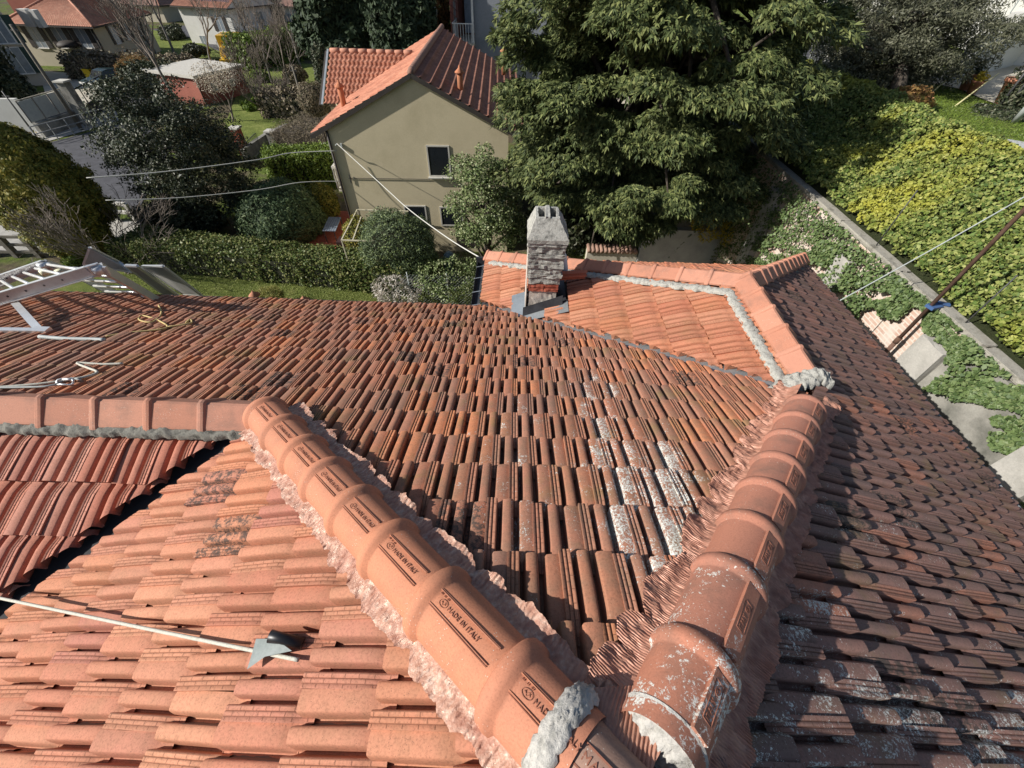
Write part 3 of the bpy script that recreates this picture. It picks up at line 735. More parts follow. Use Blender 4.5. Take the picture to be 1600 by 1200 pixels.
for k, zz in enumerate((-3.50, -3.435)):
    for i in range(2): rough_box(m, CX0+0.012+i*0.222, CX0+0.012+i*0.222+0.215, CY0, CY1-0.01, zz+0.004, zz+0.058, seed=3+k+i)
m.build('brick_course', M_BRK, ch)
zz = -3.37
for k in range(4):
    h = [0.165, 0.165, 0.165, 0.165][k]
    m = MB(); e = 0.0+0.006*k
    rough_box(m, CX0-e, CX1+e, CY0-e, CY1+e, zz+0.004, zz+h-0.055, amp=0.010, seed=10+k)
    rough_box(m, CX0-e-0.016, CX1+e+0.016, CY0-e-0.016, CY1+e+0.016, zz+h-0.052, zz+h-0.003, amp=0.009, seed=20+k)
    m.build('flue_block', M_CHIM, ch); zz += h
# pale slab paints the sunlit brightness of the left side
m = MB(); m.box((CX0-0.006-0.015, (CY0+CY1)/2, -3.35), (0.012, CY1-CY0-0.02, 1.15)); m.build('painted_sunlit_side', M_PLAS, ch)
# hood with two openings
ZT = -2.42; ZB = zz
m = MB()
a = (CX0-0.045, CX1+0.045, CY0-0.045, CY1+0.045, ZB); a2 = (CX0-0.045, CX1+0.045, CY0-0.045, CY1+0.045, ZB+0.05)
b = (CX0+0.055, CX1-0.095, CY0+0.10, CY1-0.03, ZT)
def ringpts(q, n=7):
    x0, x1, y0, y1, z = q; out = []
    for (p, r) in (((x0, y0), (x1, y0)), ((x1, y0), (x1, y1)), ((x1, y1), (x0, y1)), ((x0, y1), (x0, y0))):
        for i in range(n): out.append((p[0]+(r[0]-p[0])*i/n, p[1]+(r[1]-p[1])*i/n, z))
    return out
lay = [ringpts(a), ringpts(a2)]
for f in (0.15, 0.3, 0.5, 0.7, 0.85, 1.0): lay.append(ringpts(tuple(a2[i]+(b[i]-a2[i])*f for i in range(5))))
lay.append(ringpts((b[0]+0.035, b[1]-0.035, b[2]+0.035, b[3]-0.035, ZT+0.002))); lay.append(ringpts((b[0]+0.035, b[1]-0.035, b[2]+0.035, b[3]-0.035, ZT-0.16)))
n_ = len(lay[0]); vs = []
for L_ in lay:
    for p in L_:
        k = fbm(p[0], p[1], p[2], 18, 3)*0.010; vs.append((p[0]+k, p[1]+k*0.7, p[2]+k*0.5))
m.add(vs, [(i*n_+j, i*n_+(j+1) % n_, (i+1)*n_+(j+1) % n_, (i+1)*n_+j) for i in range(len(lay)-1) for j in range(n_)])
m.add([(b[0]+.03, b[2]+.03, ZT-0.15), (b[1]-.03, b[2]+.03, ZT-0.15), (b[1]-.03, b[3]-.03, ZT-0.15), (b[0]+.03, b[3]-.03, ZT-0.15)], [(0, 1, 2, 3)], 1)  # black sheet paints the darkness inside the two openings
mx_ = (b[0]+b[1])/2
rough_box(m, mx_-0.030, mx_+0.030, b[2]+0.0, b[3]-0.0, ZT-0.15, ZT+0.018, amp=0.012, seed=50)
m.build('chimney_hood', [M_CHIM, M_BLK], ch)
m = MB()      # metal apron round the chimney
def P5p(x, y, dz=0.0): return (x, y, z5(x, y)+dz)
m.add([P5p(-0.05, 5.0, .02), P5p(0.19, 5.0, .02), P5p(0.19, 5.62, .02), P5p(-0.05, 5.62, .02)], [(0, 1, 2, 3)])
m.add([P5p(-0.12, 4.88, .012), P5p(0.80, 4.78, .012), P5p(0.80, 5.07, .012), P5p(-0.12, 5.07, .012)], [(0, 1, 2, 3)])
m.add([P5p(0.13, 4.985, .02), P5p(0.72, 4.985, .02), P5p(0.72, 5.03, .15), P5p(0.13, 5.03, .15)], [(0, 1, 2, 3)], 1)
m.add([P5p(0.66, 5.03, .02), P5p(0.78, 5.03, .02), P5p(0.78, 5.62, .02), P5p(0.66, 5.62, .02)], [(0, 1, 2, 3)], 1)
m.build('chimney_flashing', [M_ZINC, M_LEAD], ch)
M_WHP = flat_mat('white_plastic', (0.72, 0.71, 0.68), 0.4, var=0.05)
m = MB(); m.tube([(0.66, 5.50, -3.02), (0.70, 5.45, -3.12), (0.735, 5.38, -3.28), (0.745, 5.36, -3.36)], [0.04, 0.055, 0.055, 0.05], 14); m.build('vent_pipe', M_WHP, ch)
# loose tile leaning against the chimney
def loose_tile(parent_kw, c, M3, mat, name='loose_tile'):
    V0 = []; F0 = []
    for st in tile_profile(True):
        b0 = len(V0); k = len(st)
        for y in (-0.2, 0.2):
            for (u, h) in st: V0.append(((u-0.5)*TW, y, h))
        for j in range(k-1): F0.append((b0+j, b0+k+j, b0+k+j+1, b0+j+1))
    V = np.array(V0) @ np.array(M3).T+np.array(c)
    me = npmesh(name, V, F0, mat, True, np.array(V0)[:, :2]+np.array([TW/2, .2]), np.full(len(V0), 0.4))
    return put(name, me, None, **parent_kw)
Rt = (Matrix.Rotation(math.radians(100), 3, 'Z') @ Matrix.Rotation(math.radians(52), 3, 'Y'))
loose_tile(dict(label='loose terracotta tile leaning on the shaded right side of the chimney', cat='roof tile'), (0.86, 5.28, -3.36), [list(r) for r in Rt], M_P5)
# ================================================================== THINGS LYING ON THE ROOF
def rope(name, pts, r, mat, label, cat='rope', n=7, twist=True, group=None):
    m = MB()
    P = [Vector(p) for p in pts]; out = []
    for i in range(len(P)-1):
        a = P[max(i-1, 0)]; b = P[i]; c = P[i+1]; d = P[min(i+2, len(P)-1)]
        L = (c-b).length; k = max(2, int(L/0.04)) if twist else 6
        k = min(k, 80)
        for j in range(k):
            t = j/k; out.append(0.5*((2*b)+(c-a)*t+(2*a-5*b+4*c-d)*t*t+(3*b-a-3*c+d)*t*t*t))
    out.append(P[-1]); m.tube(out, r, n); return m.build(name, mat, None, label=label, cat=cat, group=group)
def on3(u, v, up): 
    r = ray(u, v); nn = np.array([-T3, 0, 1.0]); return r*((AZ-T3*AX+up)/nn.dot(r))
def on1(u, v, up):
    r = ray(u, v); nn = np.array([0, T1, 1.0]); return r*((-1.65+up)/nn.dot(r))
ra = on3(-60, 922, 0.22); rb = on3(466, 1031, 0.03)
rope('climbing_rope', [ra, ra+(rb-ra)*0.5+np.array([0, 0, -0.012]), rb], 0.0085, M_ROPE, 'taut pale climbing rope crossing the bright tiles at the lower left', twist=True)
t_ = thing('vent_stub', 'short black plastic vent pipe poking through the bright tiles on a grey sheet', 'vent pipe', tuple(on3(425, 1010, 0)))
pc = on3(430, 998, 0.045)
m = MB(); q0 = Vector(pc)
m.tube([q0+Vector((0.14, -0.02, 0.03)), q0+Vector((0.05, -0.005, 0.045)), q0+Vector((0.0, 0.0, 0.055)), q0+Vector((-0.004, 0, 0.056))], [0.022, 0.022, 0.026, 0.017], 14)
m.build('pipe', M_BLK, t_)
m = MB()
crn = [(400, 998), (430, 998), (456, 1017), (414, 1026), (386, 1046), (394, 1020)]
top = [Vector(on3(u, v, 0.062)) for u, v in crn]; m.add(top, [tuple(range(6))])
m.build('grey_sheet', rough_mat('lead_patch', (0.17, 0.20, 0.19), (0.28, 0.31, 0.30), 8, 0.6, 0.2, 0.002, 60), t_)
# hinged aluminium ladder folded over the eave
lad = thing('folding_ladder', 'folding aluminium ladder bent over the far eave, standing on the dark tiles at left', 'ladder', (-6.0, 4.2, -3.5))
def lp(u, v, y): return Vector(OY(u, v, y))
M_PLASY = flat_mat('yellowed_plastic', (0.62, 0.60, 0.42), 0.5)
fr = [lp(-70, 492, 4.0), lp(0, 466, 4.1), lp(140, 424, 4.35), lp(158, 419, 4.45)]
fr2 = [lp(160, 419, 4.5), lp(262, 478, 5.4), lp(285, 500, 5.75)]
rr_ = [lp(-70, 462, 5.0), lp(0, 438, 5.1), lp(72, 413, 5.3)]
rr2 = [lp(74, 413, 5.3), lp(120, 428, 5.8), lp(215, 478, 6.4)]
def rail(name, pts):
    m = MB()
    for a, b in zip(pts[:-1], pts[1:]):
        m.bar(a, b, 0.028, 0.15)
        d = (b-a).normalized()
        m.bar(a+Vector((0, -0.02, 0.071)), b+Vector((0, -0.02, 0.071)), 0.035, 0.010); m.bar(a+Vector((0, -0.02, -0.071)), b+Vector((0, -0.02, -0.071)), 0.035, 0.010)
        L = (b-a).length
        for k in range(int(L/0.25)):
            c = a+d*(0.12+k*0.25); m.bar(c+Vector((0, -0.021, 0)), c+Vector((0, -0.012, 0)), 0.018, mi=1)
    m.build(name, [M_ALU, M_BLK], lad)
rail('rail', fr); rail('rail', fr2); rail('rail', rr_); rail('rail', rr2)
def L3(a, b, t): return a+(b-a)*t
for i in range(9):
    t = i/8; m = MB()
    m.tube([L3(fr[0], fr[2], t), L3(rr_[0], rr_[2], t)], 0.021, 10); m.build('rung', M_ALU, lad)
for i in range(7):
    t = 0.05+i/7.5; m = MB()
    m.tube([L3(fr2[0], fr2[1], t), L3(rr2[0], rr2[2], t)], 0.022, 10); m.build('rung', M_ALU, lad)
for c in (fr[3], rr_[2]):
    m = MB()
    m.lathe((c.x, c.y-0.05, c.z-0.05), [(0.02, 0), (0.062, 0.005), (0.062, 0.1), (0.02, 0.105)], 16)
    m.bar(c+Vector((-0.1, -0.03, 0)), c+Vector((0.1, -0.03, -0.02)), 0.03, 0.12); m.build('hinge', M_ALU, lad)
m = MB()
ft = Vector(on1(62, 516, 0.05)); m.bar(lp(24, 474, 4.1), ft, 0.075, 0.03); m.bar(ft+Vector((0.06, 0, 0)), Vector(on1(-60, 515, 0.05)), 0.055, 0.035)
m.box(ft+Vector((0.03, 0, 0.0)), (0.16, 0.08, 0.05)); m.build('foot_stay', M_ALU, lad)
m = MB()
for u, v in ((68, 424), (92, 424)): p = lp(u, v, 5.0); m.lathe((p.x, p.y, p.z-0.05), [(0.01, 0), (0.05, 0.005), (0.05, 0.07), (0.01, 0.075)], 12)
m.build('end_cap', M_PLASY, lad)
m = MB()
for a_, b_ in (((128, 463), (190, 475)), ((160, 430), (215, 455))): m.bar(lp(*a_, 5.6), lp(*b_, 5.9), 0.03, 0.05)
m.build('brace', M_ALU, lad)
def panel(label, q, th=0.03, mat=None):
    P = [Vector(p) for p in q]; n = (P[1]-P[0]).cross(P[2]-P[0]).normalized()*th
    m = MB(); m.add(P+[p+n for p in P], [(0, 1, 2, 3), (7, 6, 5, 4), (0, 4, 5, 1), (1, 5, 6, 2), (2, 6, 7, 3), (3, 7, 4, 0)])
    for a, b in ((0, 1), (1, 2), (2, 3), (3, 0)): m.bar(P[a]+n*0.5, P[b]+n*0.5, th*1.5, 0.03, 1)
    return m.build('platform_panel', [mat or M_PANEL, M_ALU], None, label=label, cat='panel', group='grey platform panels beside the ladder')
M_PANEL = rough_mat('grey_panel', (0.30, 0.295, 0.28), (0.42, 0.41, 0.39), 3, 0.7, 0.1, 0.002, 60)
panel('grey platform board standing upright behind the ladder hinge', [lp(140, 386, 5.9), lp(130, 412, 5.8), lp(205, 424, 6.2), lp(184, 408, 6.3)])
panel('grey platform board hanging down past the eave to the right of the ladder', [lp(222, 417, 6.3), lp(254, 417, 6.1), lp(314, 462, 6.6), lp(286, 460, 6.9)])
panel('narrow grey platform board between the ladder and the right-hand board', [lp(196, 416, 5.8), lp(214, 417, 5.8), lp(280, 464, 6.7), lp(262, 466, 6.6)])
rope('yellow_rope', [on1(248, 477, .05), on1(252, 490, .04), on1(238, 503, .03), on1(218, 500, .03), on1(222, 493, .03), on1(246, 500, .03), on1(262, 511, .04), on1(240, 516, .03), on1(200, 520, .03), on1(165, 526, .03)], 0.012, M_ROPEY, 'thin yellow rope looped on the dark tiles below the ladder', n=5)
rope('yellow_rope', [on1(291, 504, .04), on1(297, 499, .05), on1(300, 503, .04), on1(294, 506, .05), on1(262, 511, .04)], 0.012, M_ROPEY, 'small knotted tail of yellow rope right of the loop', n=5)
rope('metal_pole', [on1(62, 526, .05), on1(100, 529, .05), on1(140, 530, .05), on1(163, 531, .05)], 0.022, M_GREYSH, 'grey pole lying on the dark tiles under the ladder foot', 'pole', n=8)
rope('cord', [on1(192, 568, .04), on1(160, 569, .04), on1(121, 567, .05), on1(138, 575, .05), on1(151, 580, .05), on1(149, 584, .04), on1(128, 590, .04), on1(60, 600, .04), on1(-30, 607, .04)], 0.011, M_ROPE, 'white cord bent in a sharp corner on the tiles near the left ridge', n=6)
rope('cord', [on1(126, 594, .05), on1(112, 591, .06), on1(92, 598, .05), on1(70, 604, .04), on1(-30, 606, .04)], 0.009, M_GREYSH, 'grey cord running off the left edge just above the ridge caps', n=6)
cb = thing('carabiner', 'metal carabiner clipped to the cords above the left ridge caps', 'carabiner', tuple(on1(102, 597, .05)))
m = MB(); c0 = Vector(on1(102, 597, .06)); m.tube([c0+Vector((0.07*math.cos(t), 0.035*math.sin(t), 0.01*math.sin(3*t))) for t in np.linspace(0, 2*math.pi, 17)], 0.009, 6); m.build('ring', M_ALU, cb)
m = MB(); m.tube([c0+Vector((-0.04, 0.03, 0)), c0+Vector((0.04, 0.033, 0))], 0.013, 8); m.build('gate_sleeve', M_ALU, cb)
# ================================================================== GROUND
def ground_mat():
    t = NT('garden_ground'); a = t.noise(0.35, 6, 0.65); b = t.noise(3.5, 6, 0.7); c_ = t.noise(30, 4, 0.8)
    g = t.ramp(b, [(0.3, (0.055, 0.085, 0.018)), (0.55, (0.12, 0.16, 0.032)), (0.75, (0.19, 0.22, 0.06))])
    s = t.ramp(b, [(0.3, (0.07, 0.055, 0.035)), (0.7, (0.16, 0.13, 0.085))])
    col = t.mix(t.ramp(a, [(0.42, 0), (0.55, 1)]), g, s)
    col = t.mix(0.6, col, t.ramp(c_, [(0.3, 0.5), (0.7, 1.2)]), 'MULTIPLY')
    return t.fin(col, 0.95, t.bump(c_, 0.8, 0.05), 0, 0.1)
M_GR = ground_mat()
def lawn_mat(name, k=1.0):
    t = NT(name); b = t.noise(1.2, 5, 0.7); c_ = t.noise(28, 5, 0.8)
    g = t.ramp(b, [(0.3, (0.09*k, 0.12*k, 0.03*k)), (0.55, (0.15*k, 0.18*k, 0.045*k)), (0.75, (0.24*k, 0.25*k, 0.085*k))])
    col = t.mix(0.7, g, t.ramp(c_, [(0.3, 0.45), (0.7, 1.25)]), 'MULTIPLY')
    return t.fin(col, 0.95, t.bump(c_, 0.9, 0.05), 0, 0.1)
M_LAWN = lawn_mat('lawn'); M_LAWN2 = lawn_mat('spring_lawn', 1.15)
M_ASPH = rough_mat('asphalt', (0.05, 0.05, 0.055), (0.10, 0.10, 0.11), 2, 0.9, 0.3, 0.004, 90)
M_CONC = rough_mat('light_concrete', (0.30, 0.29, 0.26), (0.46, 0.44, 0.40), 2.5, 0.92, 0.4, 0.006, 40)
M_CONCD = rough_mat('stained_concrete', (0.10, 0.10, 0.085), (0.26, 0.25, 0.22), 1.6, 0.92, 0.5, 0.006, 40, c3=(0.36, 0.35, 0.31))
M_PAVE = rough_mat('pale_paving', (0.42, 0.38, 0.30), (0.54, 0.50, 0.41), 1.2, 0.9, 0.2, 0.004, 30)
m = MB()
gx = np.linspace(-400, 400, 41); gy = np.linspace(-60, 740, 41)
vs = [(x, y, GZ-0.02) for y in gy for x in gx]
m.add(vs, [(j*41+i, j*41+i+1, (j+1)*41+i+1, (j+1)*41+i) for j in range(40) for i in range(40)])
m.build('ground', M_GR, None, kind='structure')
def flat(name, pix, mat, dz, z=GZ, **kw):
    m = MB(); P = [G(u, v, z) for u, v in pix]
    m.add([(p[0], p[1], z+dz) for p in P], [tuple(range(len(P)))]); return m.build(name, mat, None, kind='structure', **kw)
flat('lawn', [(-200, 500), (180, 425), (760, 425), (800, 560), (-300, 650)], M_LAWN, 0.004)
flat('road', [(-260, 420), (-30, 330), (110, 300), (215, 330), (262, 240), (240, 200), (190, 193), (66, 226), (-80, 235), (-260, 280)], M_ASPH, 0.008)
flat('path', [(-260, 385), (-30, 352), (200, 345), (250, 352), (210, 392), (-30, 392), (-260, 440)], M_CONC, 0.012)
flat('pavement', [(40, 195), (60, 225), (185, 190), (185, 175), (160, 160)], M_CONC, 0.012)
flat('street', [(50, 190), (180, 160), (210, 180), (330, 190), (250, 150), (150, 120), (60, 160)], M_ASPH, 0.008)
flat('driveway', [(60, 110), (75, 160), (120, 175), (165, 150), (180, 125), (150, 118)], M_PAVE, 0.016)
flat('lawn', [(215, 65), (250, 108), (345, 92), (350, 84), (300, 60), (230, 45)], M_LAWN2, 0.02)
flat('lawn', [(385, 110), (350, 200), (400, 250), (500, 190), (500, 100), (470, 100)], M_LAWN2, 0.02)
flat('terrace_paving', [(455, 400), (480, 330), (545, 330), (560, 430)], M_BRK, 0.012)
flat('drive', [(150, 60), (300, 108), (420, 60), (400, 40), (280, 40)], M_ASPH, 0.006)
t = NT('upper_ground'); sx = t.n('SeparateXYZ'); t.l(t.co(), sx.inputs[0]); b_ = t.noise(1.2, 5, 0.7); c_ = t.noise(28, 5, 0.8)
g_ = t.ramp(b_, [(0.3, (0.10, 0.135, 0.03)), (0.55, (0.16, 0.20, 0.05)), (0.75, (0.24, 0.25, 0.09))]); g_ = t.mix(0.7, g_, t.ramp(c_, [(0.3, 0.45), (0.7, 1.25)]), 'MULTIPLY')
s_ = t.ramp(c_, [(0.3, (0.02, 0.03, 0.012)), (0.7, (0.06, 0.065, 0.03))])  # dark litter tone, also painting in the shaded gaps between ivy leaves
M_HILL = t.fin(t.mix(t.math('LESS_THAN', sx.outputs[0], 10.35), g_, s_), 0.95, t.bump(c_, 0.9, 0.05), 0, 0.1)
# hillside to the right (upper garden) and middle terrace
BX, BT = 7.18, 10.2
def hill_z(x, y):
    if x < BX: return -3.95
    return -3.93+(x-BX)/(BT-BX)*1.03 if x < BT else -2.90+0.006*(x-BT)
m = MB(); xs = [7.12, 8, 9, BT, 12, 16, 24, 40, 90, 200]; ys = list(np.linspace(-8, 60, 30))+[90, 140, 260]
m.add([(x, y, hill_z(x, y)) for y in ys for x in xs], [(j*len(xs)+i, j*len(xs)+i+1, (j+1)*len(xs)+i+1, (j+1)*len(xs)+i) for j in range(len(ys)-1) for i in range(len(xs)-1)], 0, True)
m.build('hillside', M_HILL, None, kind='structure')
m = MB(); m.prism([(2.6, 13.3), (7.1, 13.3), (7.1, 60), (1.5, 60), (1.5, 19)], GZ-0.5, -7.45); m.build('terrace_ground', M_GR, None, kind='structure')
# ---- retaining wall
rw = thing('retaining_wall', 'tall retaining wall of pale brick and concrete with a light coping, ivy hanging over it', 'wall', (7.05, 6, GZ))
t = NT('limewashed_brick'); bk = t.n('TexBrick'); cx = t.n('CombineXYZ'); sp_ = t.n('SeparateXYZ'); t.l(t.co(), sp_.inputs[0]); t.l(sp_.outputs[1], cx.inputs[0]); t.l(sp_.outputs[2], cx.inputs[1]); t.l(cx.outputs[0], bk.inputs['Vector'])
for k, v in (('Scale', 1.0), ('Brick Width', 0.25), ('Row Height', 0.075), ('Mortar Size', 0.014), ('Mortar Smooth', 0.4), ('Bias', 0.0)): bk.inputs[k].default_value = v
bk.inputs['Color1'].default_value = (0.42, 0.25, 0.19, 1); bk.inputs['Color2'].default_value = (0.52, 0.40, 0.32, 1); bk.inputs['Mortar'].default_value = (0.56, 0.50, 0.43, 1)
cc = t.mix(t.ramp(t.noise(2.5, 5, 0.7), [(0.42, 0), (0.62, 0.85)]), bk.outputs['Color'], (0.55, 0.50, 0.44))
M_WBR = t.fin(cc, 0.9, t.bump(bk.outputs['Fac'], -0.4, 0.01), 0, 0.2)
m = MB(); m.box((7.12, 11.0, (-3.95+GZ)/2), (0.14, 38, -3.95-GZ)); m.build('brick_face', M_WBR, rw)
m = MB()
for i in range(19):
    y = -7.4+i*2.0; z = -3.90+0.05*fbm(y, 0, 0, 0.6, 2)
    rough_box(m, 7.0, 7.21, y+0.01, y+1.98, z-0.05, z+0.04, seg=0.10, amp=0.022, seed=i)
m.build('coping', rough_mat('worn_coping', (0.16, 0.15, 0.12), (0.36, 0.34, 0.29), 5, 0.95, 0.9, 0.012, 40, c3=(0.27, 0.25, 0.21)), rw)
for yy, zl, w_ in ((7.75, -5.2, 0.42), (5.05, -9, 0.5), (2.9, -9, 0.5), (11.2, -9, 0.45)):
    m = MB(); rough_box(m, 6.84, 7.05, yy-w_/2, yy+w_/2, max(zl, -6.5), -4.25, seg=0.1, amp=0.01, seed=yy); m.build('pilaster', M_CONC, rw)
m = MB(); rough_box(m, 6.97, 7.05, 1.2, 4.9, -5.6, -4.0, seg=0.3, amp=0.01, seed=2); m.build('concrete_panel', M_CONCD, rw)
# posts on the wall
M_RUST = rough_mat('rusty_steel', (0.10, 0.055, 0.035), (0.17, 0.10, 0.075), 6, 0.85, 0.4, 0.003, 80)
M_WIRE = flat_mat('dark_wire', (0.05, 0.05, 0.05), 0.5)
pt = thing('steel_pole', 'tall rusty brown steel pole clamped to the retaining wall', 'pole', (6.84, 5.55, GZ))
m = MB(); m.tube([(6.84, 5.55, -9.5), (6.84, 5.55, -4.6)], 0.036, 12); m.tube([(6.84, 5.55, -4.6), (6.84, 5.55, 3.0)], 0.030, 12); m.build('shaft', M_RUST, pt)
M_BLUE = flat_mat('blue_strap', (0.05, 0.10, 0.22), 0.5)
m = MB(); m.tube([(6.84, 5.55, -4.66), (6.84, 5.55, -4.54)], 0.044, 12); m.build('sleeve_joint', M_RUST, pt)
m = MB(); m.box((6.90, 5.55, -3.86), (0.22, 0.13, 0.05), 0.3); m.box((7.05, 5.60, -3.83), (0.20, 0.06, 0.03), -0.4); m.build('clamp', [M_BLUE], pt)
for (u0, v0, u1, v1), lb in (((1368, 385, 1432, 297), 'thin dark rod standing on the wall coping nearest the far end'), ((1497, 515, 1590, 430), 'thin dark rod standing on the wall coping closest to the photographer'), ((1170, 300, 1170, 300), None)):
    if not lb: continue
    b0 = OX(u0, v0, 7.12); z1_ = top_z(b0[0], b0[1], v1)
    m = MB(); m.tube([b0, (b0[0], b0[1], z1_)], 0.011, 6); m.build('fence_rod', M_WIRE, None, label=lb, cat='rod', group='fence rods on the retaining wall')
p0 = np.array([5.5, 5.9, -4.0]); p1 = OX(1640, 285, 8.0)
rope('overhead_cable', [G(1308, 472, -4.02), (np.array(G(1308, 472, -4.02))+p1)/2-np.array([0, 0, .03]), p1], 0.010, M_GREYSH, 'grey cable stretched from the dark eave up over the ivy bank', 'cable', n=5, twist=False)
# ---- low walls of the middle terrace
m = MB(); q = G(1150, 353, -6.3); rough_box(m, 4.3, 7.05, 12.9, 13.15, GZ, -6.3, seg=0.4, amp=0.01, seed=4)
M_GRPL = rough_mat('grey_plaster', (0.30, 0.30, 0.29), (0.44, 0.44, 0.42), 2, 0.9, 0.3, 0.005, 40)
m.build('terrace_wall', M_GRPL, None, label='low grey plastered wall at the end of the passage behind the rear roof', cat='wall')
wl = thing('planter_wall', 'low plastered wall with a tiled coping in front of the big evergreen', 'wall', (3.4, 13.1, GZ))
m = MB(); rough_box(m, 2.5, 4.28, 13.0, 13.25, GZ, -7.2, seg=0.3, amp=0.008, seed=6); m.build('wall_body', M_PAVE, wl)
m = MB()
for i in range(12): m.tube([(2.55+i*0.148, 12.93, -7.18), (2.55+i*0.148, 13.3, -7.13)], 0.07, 8)
m.build('coping_tiles', M_P5 and M_CAPG, wl)
# ================================================================== FOLIAGE TOOLS
LR = np.random.default_rng(21)
def unit(a): return a/np.maximum(np.linalg.norm(a, axis=1, keepdims=True), 1e-9)
def leaf_cloud(name, P, N, size, mat, parent, aspect=0.5, tilt=0.7, droop=0.0, kind=None, fold=False, **kw):
    n = len(P); r = LR
    D = unit(N+tilt*r.normal(size=(n, 3)))
    T = unit(np.cross(D, r.normal(size=(n, 3))))
    if droop: T = unit(T*(1-droop)+np.array([0, 0, -1.0])*droop+0.35*unit(N)*droop)
    B = unit(np.cross(D, T)); L = (size*(0.6+0.8*r.random(n)))[:, None]; W = L*aspect
    V = np.stack([P-T*L*0.5, P+B*W*0.5+T*L*0.05, P+T*L*0.5, P-B*W*0.5+T*L*0.05], 1)
    if fold: V[:, (1, 3)] += (D*W*0.25)[:, None, :]
    me = npmesh(name, V.reshape(-1, 3), np.arange(4*n).reshape(n, 4), mat)
    return put(name, me, parent, **kw)
def spray_cloud(name, P, C, size, mat, parent, blades=3):
    """feathery conifer sprays: narrow blades fanned in one drooping plane, pointing out from the trunk"""
    n = len(P); r = LR
    out = P-np.array(C); out[:, 2] *= 0.35; T0 = unit(unit(out)*0.9+np.array([0, 0, -0.40])+0.45*r.normal(size=(n, 3)))
    Nn = unit(np.cross(T0, np.cross(np.array([0, 0, 1.0])+0.5*r.normal(size=(n, 3)), T0))); B0 = np.cross(Nn, T0); Vs = []
    for k in range(blades):
        a = (k-(blades-1)/2)*0.62+0.15*r.normal(size=(n, 1)); T = T0*np.cos(a)+B0*np.sin(a); B = np.cross(Nn, T)
        L = (size*(0.6+0.8*r.random(n)))[:, None]*(1.0 if k == (blades-1)/2 else 0.75); W = L*0.24
        Vs.append(np.stack([P, P+T*L*0.45+B*W*0.5-Nn*L*0.03, P+T*L-Nn*L*0.12, P+T*L*0.45-B*W*0.5-Nn*L*0.03], 1))
    V = np.concatenate(Vs).reshape(-1, 3)
    return put(name, npmesh(name, V, np.arange(len(V)).reshape(-1, 4), mat), parent)
def dirs_(n, r=LR): return unit(r.normal(size=(n, 3)))
def wob(D, seed, k=2.5, a=1.0):
    rr = np.random.default_rng(seed); o = np.zeros(len(D))
    for i in range(5):
        f = rr.normal(size=3)*k*(1+0.6*i); o += np.sin(D @ f+rr.random()*6.28)/(1+0.5*i)
    return a*o/2.5
def clumps(c, rad, nc, rc, nper, seed, flat=0.75, inner=0.35, bottom=-0.75, cone=0.0, shell=0.55):
    """leaf positions/normals on many clumps scattered through a crown of radii rad"""
    rr = np.random.default_rng(seed); rad = np.array(rad); Ps = []; Ns = []
    D = unit(rr.normal(size=(nc*3, 3))); D = D[D[:, 2] > bottom][:nc]
    q = (shell+(1-shell)*rr.random(len(D)))
    k = 1+0.16*wob(D, seed)
    C0 = D*(q*k)[:, None]
    if cone: C0[:, :2] *= (1-cone*(C0[:, 2:3]+1)/2)
    C0 = C0*rad+np.array(c)
    for i in range(len(D)):
        m = int(nper*(0.6+0.8*rr.random())); d = unit(rr.normal(size=(m, 3)))
        d[:, 2] = np.where(d[:, 2] < -0.3, -d[:, 2]*0.6, d[:, 2]); d = unit(d)
        r_ = rc*(0.6+0.8*rr.random())*(inner+(1-inner)*rr.random(m)**0.5)
        Ps.append(C0[i]+d*np.array([1, 1, flat])*r_[:, None]); Ns.append(unit(d+0.5*D[i]+np.array([0, 0, .3])))
    return np.concatenate(Ps), np.concatenate(Ns), C0
M_BARK = rough_mat('bark', (0.045, 0.035, 0.028), (0.12, 0.10, 0.08), 8, 0.95, 0.8, 0.01, 50)
M_BARKG = rough_mat('grey_bark', (0.12, 0.11, 0.10), (0.26, 0.24, 0.21), 8, 0.95, 0.5, 0.006, 50)
M_TWIG = rough_mat('bare_twigs', (0.15, 0.12, 0.10), (0.28, 0.24, 0.20), 8, 0.95, 0.3, 0.004, 50)
L_CED = leaf_mat('cedar_sprays', [(0.03, 0.045, 0.018), (0.055, 0.075, 0.026), (0.08, 0.105, 0.036), (0.20, 0.22, 0.08), (0.10, 0.12, 0.045), (0.045, 0.06, 0.024)], 0.6, 0.07, 0.15)  # palest stops stand in for sunlit sprays
L_DKC = leaf_mat('dark_conifer', [(0.02, 0.032, 0.018), (0.035, 0.055, 0.028), (0.05, 0.07, 0.035), (0.028, 0.045, 0.025)], 0.6, 0.05, 0.15)
L_HOLM = leaf_mat('glossy_dark_leaves', [(0.022, 0.032, 0.016), (0.035, 0.048, 0.022), (0.05, 0.06, 0.028), (0.13, 0.13, 0.085)], 0.5, 0.08, 0.28)
L_THU = leaf_mat('yellow_thuja', [(0.10, 0.12, 0.02), (0.17, 0.17, 0.03), (0.34, 0.27, 0.06), (0.12, 0.13, 0.025), (0.22, 0.20, 0.04)], 0.6, 0.15, 0.2)
L_HED = leaf_mat('hedge_leaves', [(0.05, 0.085, 0.02), (0.09, 0.13, 0.03), (0.15, 0.18, 0.05), (0.25, 0.24, 0.09), (0.07, 0.11, 0.025)], 0.5, 0.15, 0.28)
L_HED2 = leaf_mat('fresh_hedge_leaves', [(0.08, 0.13, 0.02), (0.13, 0.19, 0.03), (0.20, 0.26, 0.05)], 0.45, 0.2, 0.3)
